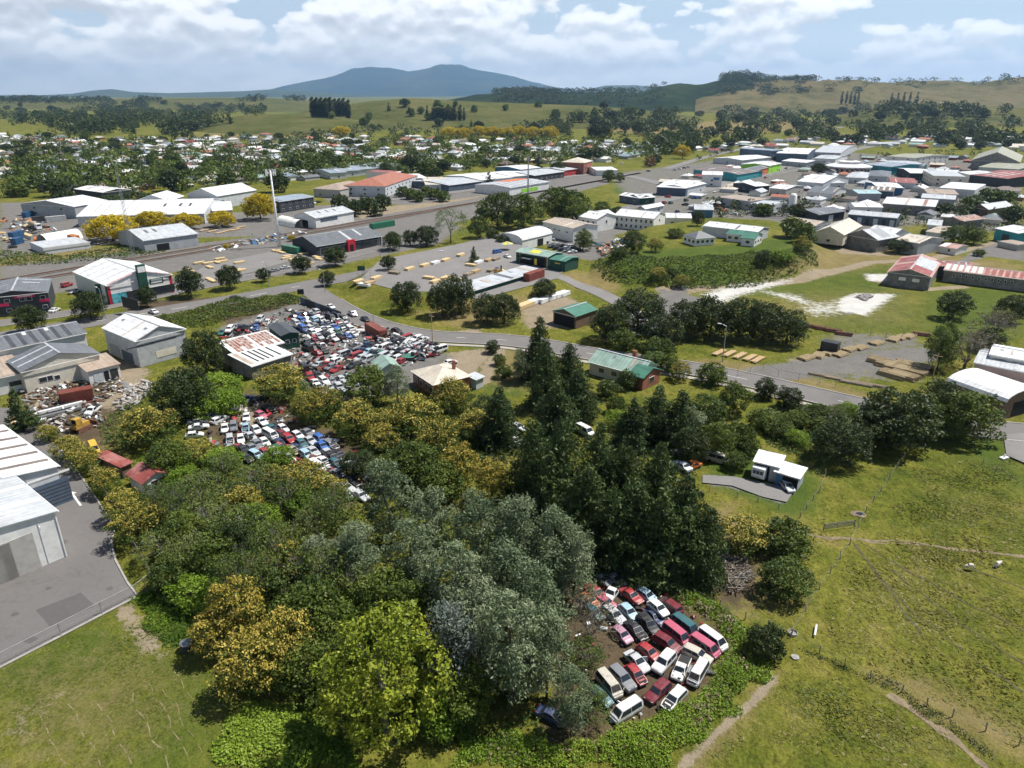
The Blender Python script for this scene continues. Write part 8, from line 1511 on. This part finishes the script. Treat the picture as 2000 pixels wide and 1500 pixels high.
a, b = P(1608, 1036), P(1668, 1028); o = thing('farm_gate', 'pale weathered wooden gate in the paddock', 'gate', (a+b)/2, math.atan2((b-a).y, (b-a).x))
for z in (.3, .55, .8, 1.05): MB().box((0, 0, z), ((b-a).length, .05, .12)).build('rail', 'grey_bark', o)
for s in (-1, 1): MB().box((s*(b-a).length/2, 0, .6), (.12, .1, 1.3)).build('post', 'old_timber', o)
a, b = P(930, 868), P(958, 850); o = thing('white_fence', 'short white board fence behind the yellow blossom tree', 'fence', (a+b)/2, math.atan2((b-a).y, (b-a).x))
for k in range(9): MB().box((((k-4)*(b-a).length/9), 0, .7), ((b-a).length/9-.03, .05, 1.4)).build('board', 'trim_white', o)
o = thing('caravan', 'white caravan parked under the carport', 'caravan', P(1487, 930), dirpx((1498, 915), (1480, 935)))
mb = MB(); prof = [(-2.3, .5), (2.0, .5), (2.35, 1.0), (2.1, 2.35), (1.7, 2.5), (-2.0, 2.5), (-2.3, 2.2)]
mb.v += [(x, -1.05, z) for x, z in prof]+[(x, 1.05, z) for x, z in prof]; k = len(prof); mb.f += [tuple(range(k)), tuple(range(k, 2*k))[::-1]]+[(j, k+j, k+(j+1) % k, (j+1) % k) for j in range(k)]; mb.m += [0]*(k+2); mb.build('body', 'plastic_white', o)
for y in (-.6, 0, .6): MB().box((2.26, y, 1.65), (.06, .5, .6)).build('window', 'window_glass', o)
for y in (-1, 1): link('wheel', WHEEL, o, (-.2, y*.95, .31))
# yellow bulldozer wreck
o = thing('bulldozer', 'rusty yellow bulldozer in the junk yard', 'machine', P(160, 840), 1.2); MB().box((0, 0, 1.1), (3.0, 1.3, .9)).build('body', 'machine_yellow', o); MB().box((-.6, 0, 2.1), (1.3, 1.3, 1.2)).build('cab', 'machine_yellow', o); MB().box((-.6, 0, 2.15), (1.34, 1.1, .8)).build('window', 'dark_gap', o)
for s in (-1, 1): MB().box((0, s*1.0, .45), (3.4, .5, .9), taper=.85).build('track', 'rusty_iron', o)
MB().box((2.3, 0, .7), (.25, 3.2, 1.1)).build('blade', 'rusty_iron', o)
o = thing('forklift', 'yellow forklift carrying boards in the timber yard', 'machine', P(972, 535), .5); MB().box((0, 0, .8), (2.4, 1.2, 1.1)).build('body', 'machine_yellow', o); MB().box((-.2, 0, 2.2), (1.2, 1.1, .1)).build('roof', 'trim_dark', o)
for x, y in ((-.7, -.5), (.4, -.5), (-.7, .5), (.4, .5)): MB().tube([(x, y, 1.3), (x, y, 2.2)], .05, 4).build('post', 'trim_dark', o)
MB().box((1.35, 0, 1.5), (.12, .9, 2.6)).build('mast', 'trim_dark', o); MB().box((2.1, 0, .9), (1.1, 3.4, .5)).build('load', 'fresh_timber', o)
for x in (-.8, .8):
    for y in (-.55, .55): link('wheel', WHEEL, o, (x, y, .31))
o = thing('cement_truck', 'white truck with tan load in the left depot yard', 'truck', P(68, 447), dirpx((45, 442), (85, 449))); MB().box((3.6, 0, 1.6), (2.0, 2.3, 2.4)).build('cab', 'plastic_white', o); MB().box((-1, 0, .9), (7.5, 2.2, .4)).build('chassis', 'trim_dark', o); MB().tube([(-4.4, 0, 2.2), (-2.2, 0, 2.4), (.6, 0, 2.3), (2.2, 0, 2.0)], [.6, 1.2, 1.2, .7], 10).build('drum', 'container_tan', o, True); MB().box((4.62, 0, 2.1), (.05, 1.9, .8)).build('windscreen', 'car_glass', o)
for x in (-3.4, -2.2, 3.2):
    for y in (-1.0, 1.0): w_ = link('wheel', WHEEL, o, (x, y, .5)); w_.scale = (1.6, 1.6, 1.6)
# two sheep in the paddock
def sheep(x, y, ang, label, head):
    o = thing('sheep', label, 'sheep', P(x, y), ang, 'sheep in the paddock'); me = bpy.data.meshes.new('body'); V = [(-.45, 0, .68), (0, 0, .70), (.38, 0, .70), (.58, 0, .80 if head else .55), (.78, 0, .84 if head else .22), (-.40, .14, .40), (-.42, .14, .0), (-.40, -.14, .40), (-.42, -.14, .0), (.36, .13, .40), (.36, .13, .0), (.36, -.13, .40), (.36, -.13, .0)]
    me.from_pydata(V, [(0, 1), (1, 2), (2, 3), (3, 4), (0, 5), (5, 6), (0, 7), (7, 8), (2, 9), (9, 10), (2, 11), (11, 12)], []); me.materials.append(MATS['wall_cream']); b = link('body', me, o); md = b.modifiers.new('skin', 'SKIN')
    for v, r in zip(me.skin_vertices[0].data, [.24, .27, .24, .13, .09, .08, .04, .08, .04, .08, .04, .08, .04]): v.radius = (r, r)
    me.skin_vertices[0].data[1].use_root = True; s = b.modifiers.new('sub', 'SUBSURF'); s.levels = 1; s.render_levels = 2
sheep(1894, 1112, 2.9, 'cream sheep grazing on the paddock, the left of the two', False); sheep(1947, 1108, .4, 'cream sheep standing on the paddock, the right of the two', True)
def blob(x, y, r, m, z, name, seed):
    rg = random.Random(seed); p = P(x, y); z0 = p.z+float(lumpf(np.array(p.x), np.array(p.y)))-.06; mb = MB().quad(*[(p.x+r*(.65+.6*rg.random())*math.cos(k*.35), p.y+r*(.65+.6*rg.random())*math.sin(k*.35)*.8, z0+z) for k in range(18)]); o = mb.build(name, m); o['kind'] = 'structure'
blob(1677, 1003, 1.25, 'track_dirt', .07, 'mud', 3); blob(1680, 1003, .6, 'car_glass', .09, 'water', 4)
o = thing('white_pipe', 'white pipe lying on the paddock grass', 'pipe', P(1592, 1235), 1.1); MB().tube([(-1, 0, .3), (1, 0, .32)], .13, 8).build('tube', 'plastic_white', o)
o = thing('trough', 'pale concrete trough at the corner of the fence lines', 'trough', P(1548, 1238), .3); lathe([(0, .1), (.45, .1), (.5, .3), (.56, .3), (.56, 0)], 14).build('bowl', 'gravel_grey', o)
o = thing('concrete_cover', 'round concrete cover on the grass by the small round tree', 'cover', P(1553, 1284), 0); lathe([(.45, 0), (.45, .12), (0, .13)], 14).build('lid', 'gravel_grey', o)
o = thing('survey_marker', 'small white plinth on the grass at the top right', 'plinth', P(1961, 895), .4); MB().box((0, 0, .12), (1.6, .8, .24)).build('base', 'plastic_white', o); MB().box((0, 0, .5), (.2, .2, .6)).build('post', 'plastic_white', o)
for k_, (x, y, r) in enumerate([(120, 1060, .9), (190, 1130, .6), (60, 1250, .8), (150, 1000, .7), (30, 1200, .5), (215, 1150, .5), (95, 1150, .4)]): blob(x, y, r, 'asphalt_patch', .128, 'oil_stain', 40+k_)
# scrap, rubble and brush nobody could count
def debris(name, label, poly, n, ms, smin, smax, seed, h=.5, flatf=.4, wid=(.3, 1)):
    rg = random.Random(seed); pl = [tuple(P(*q)[:2]) for q in poly]; xs = [p[0] for p in pl]; ys = [p[1] for p in pl]; mb = MB(); c = 0
    while c < n:
        x, y = rg.uniform(min(xs), max(xs)), rg.uniform(min(ys), max(ys))
        if float(sdf(pl, np.array([x]), np.array([y]))[0]) > 0: continue
        c += 1; s = rg.uniform(smin, smax); i = len(mb.v); mb.box((0, 0, 0), (s*rg.uniform(.5, 2.2), s*rg.uniform(*wid), s*rg.uniform(.1, flatf)), rg.randrange(len(ms)))
        e = Vector((rg.uniform(-.5, .5), rg.uniform(-.5, .5), rg.uniform(0, 6.28))); from mathutils import Euler
        M = Euler(e).to_matrix(); z = float(H(x, y))+rg.random()**2*h+.1
        for k in range(i, len(mb.v)): v = M @ Vector(mb.v[k]); mb.v[k] = (v.x+x, v.y+y, v.z+z)
    o = mb.build(name, ms); o['kind'] = 'stuff'; o['label'] = label; o['category'] = 'debris'
CP = ['paint_white', 'paint_silver', 'paint_black', 'paint_red', 'rusty_iron', 'tyre', 'engine_black', 'steel']
debris('scrap', 'loose car parts strewn through the upper scrapyard', [(425, 650), (600, 595), (700, 640), (760, 645), (870, 690), (800, 715), (700, 740), (640, 775), (580, 720), (480, 715)], 900, CP, .3, 1.1, 1, .6)
debris('scrap', 'heap of stripped panels along the street fence of the upper scrapyard', [(735, 668), (770, 655), (860, 690), (830, 705), (760, 690)], 500, CP, .4, 1.2, 2, 1.8)
debris('scrap', 'loose car parts in the middle scrapyard', [(370, 830), (480, 775), (560, 800), (700, 880), (720, 950), (690, 980), (580, 920), (440, 885)], 350, CP, .3, 1.0, 3, .5)
debris('scrap', 'loose car parts in the nearest scrapyard', [(1120, 1140), (1250, 1130), (1400, 1230), (1390, 1320), (1270, 1400), (1120, 1420)], 160, CP, .2, .6, 4, .2)
debris('junk', 'junk timber, drums and scrap iron in the workshop yard', [(40, 765), (120, 735), (235, 735), (250, 760), (190, 790), (215, 830), (110, 850), (60, 820)], 620, ['rusty_iron', 'old_timber', 'steel', 'rusty_iron', 'wall_weather', 'wall_concrete', 'tyre', 'old_timber', 'gravel_grey', 'plastic_white'], .2, 1.3, 5, .5, .35, (.15, .6))
debris('rubble', 'broken concrete rubble beside the dirt driveway', [(225, 790), (250, 760), (285, 745), (300, 755), (270, 790), (240, 808)], 260, ['concrete', 'kerb', 'path_concrete', 'wall_concrete', 'gravel_grey', 'old_timber'], .3, 1.0, 6, .7)
debris('brush_heap', 'heap of grey sticks and brush at the edge of the paddock', [(1395, 1090), (1450, 1090), (1470, 1130), (1430, 1160), (1390, 1130)], 700, ['grey_bark', 'old_timber', 'bark'], .5, 1.3, 7, .5, .12, (.05, .12))
debris('junk', 'rubbish and timber behind the timber shop', [(1160, 480), (1240, 455), (1250, 480), (1180, 500)], 260, ['rusty_iron', 'paint_orange', 'paint_white', 'wall_blue', 'old_timber', 'paint_green'], .5, 1.8, 8, 1.2)
debris('junk', 'stored goods in the left depot yard', [(0, 430), (60, 425), (110, 450), (60, 480), (0, 470)], 120, ['plastic_white', 'fresh_timber', 'trim_dark', 'steel', 'container_orange'], .6, 2.2, 9, 1.0)
debris('junk', 'goods stored along the railway fence', [(400, 488), (560, 455), (600, 455), (560, 468), (420, 492)], 90, ['plastic_white', 'wall_blue', 'wood', 'steel'], .6, 2.0, 10, .8)
debris('gravel_heap', 'grey gravel heap on the white lime pad', [(1670, 580), (1690, 575), (1705, 580), (1690, 588)], 300, ['concrete', 'kerb'], .3, .7, 11, .5, .5)
for x, y, L, m, lb in [(120, 800, 8, 'plastic_white', 'long white boat hull section'), (112, 812, 9, 'steel', 'long silver aluminium section')]:
    o = thing('metal_section', lb+' lying in the junk yard', 'scrap', P(x, y), dirpx((95, 806), (160, 790))); MB().box((0, 0, .5), (L, .7, .5)).build('beam', m, o); MB().box((0, .5, .8), (L*.8, .3, .25)).build('rail', 'trim_dark', o)
# ---------------------------------------------------------------- labels: single out the look-alikes by landmark and order
ORD = 'first second third fourth fifth sixth seventh eighth ninth tenth eleventh twelfth thirteenth fourteenth fifteenth sixteenth seventeenth eighteenth nineteenth twentieth'.split()
ORD += ['twenty-'+q for q in ORD[:9]]+['thirtieth']+['thirty-'+q for q in ORD[:9]]+['fortieth']+['forty-'+q for q in ORD[:9]]+['fiftieth']+['fifty-'+q for q in ORD[:9]]+['sixtieth']+['sixty-'+q for q in ORD[:9]]
LM = [('the rusty shed', 500, 700), ('the dark-roofed cabin', 550, 655), ('the red-brown bin', 740, 660), ('the green hut', 750, 720), ('the block wall', 640, 615), ('the street fence', 830, 685), ('the red pickup', 435, 792), ('the yellow sedan', 690, 925), ('the white van', 600, 848), ('the blue wagon', 626, 854), ('the shaded corner', 510, 780), ('the lawn', 400, 1260), ('the yellow-green tree', 735, 1400), ('the wide dark tree', 345, 790), ('the red garage', 295, 955), ('the nearest vans', 1190, 1340), ('the conifers', 1200, 1000), ('the carport', 1500, 930), ('the green-roofed house', 1200, 730), ('the cream-roofed house', 860, 760), ('the silver barn', 290, 700), ('the hardware store', 230, 590), ('the showroom', 660, 500), ('the timber shop', 1040, 510), ('the motel', 1230, 440), ('the knoll cottages', 1400, 480), ('the derelict shed', 1790, 560), ('the pole heap', 1760, 720), ('the macrocarpa', 1850, 740), ('the street corner', 600, 575), ('the goods shed', 310, 490), ('the radio mast', 545, 482), ('the big elm', 505, 440), ('the long depot', 300, 430), ('the depot yard', 60, 450), ('the orange-red hall', 710, 375), ('the three-storey block', 770, 355), ('the brick hotel', 1135, 340), ('the striped-roof shed', 1030, 375), ('the blue shop', 1030, 340), ('the supermarket', 1320, 380), ('the teal shops', 1420, 345), ('the round arcade', 1655, 340), ('the red warehouse', 1930, 355), ('the gabled hall', 1940, 318), ('the white hall', 1600, 360), ('the school', 700, 335), ('the golden row', 1000, 280), ('the poplars', 880, 245), ('the left poplars', 645, 235), ('the left edge', 20, 300), ('the west paddock', 470, 265), ('the west edge', 120, 320), ('the far plain', 200, 215), ('the brown hills', 1700, 205), ('the far road', 1750, 240), ('the right edge', 1990, 250), ('the dark hill', 1150, 215), ('the town fields', 1450, 250), ('the round trees', 260, 390)]
LMW = [(n, *flat(x, y)[:2]) for n, x, y in LM]
def unique_labels():
    bpy.context.view_layer.update(); by = {}
    for o in REG: by.setdefault(o['label'], []).append(o)
    for lab, os_ in list(by.items()):
        if len(os_) < 2: continue
        def near(o):
            x, y = o.location.x, o.location.y
            return min([m for m in LMW if m[0].split()[-1].rstrip('s') not in lab], key=lambda m: ((m[1]-x)**2+(m[2]-y)**2)/(m[2]**2+1))[0]
        sub = {}
        for o in os_: sub.setdefault(near(o), []).append(o)
        if any(len(lab.split())+4+4+len(n.split())-2 > 16 for n in sub): sub = {None: os_}
        for n, q in sub.items():
            q.sort(key=lambda o: pix(o.location)[0])
            for i, o in enumerate(q):
                s = lab+('' if n is None else ' near '+n)
                if len(q) > 1: s += ', '+(ORD[i] if i < len(ORD) else 'one far')+' from the left' if len(s.split())+4 <= 16 else ', '+ORD[min(i, len(ORD)-1)]+' from left'
                o['label'] = s
            for o in q:
                if not o.get('group'): o['group'] = (os_[0].get('category') or 'thing')+'s alike'
unique_labels()
for o in BROOT:
    if '_dims' in o: del o['_dims']
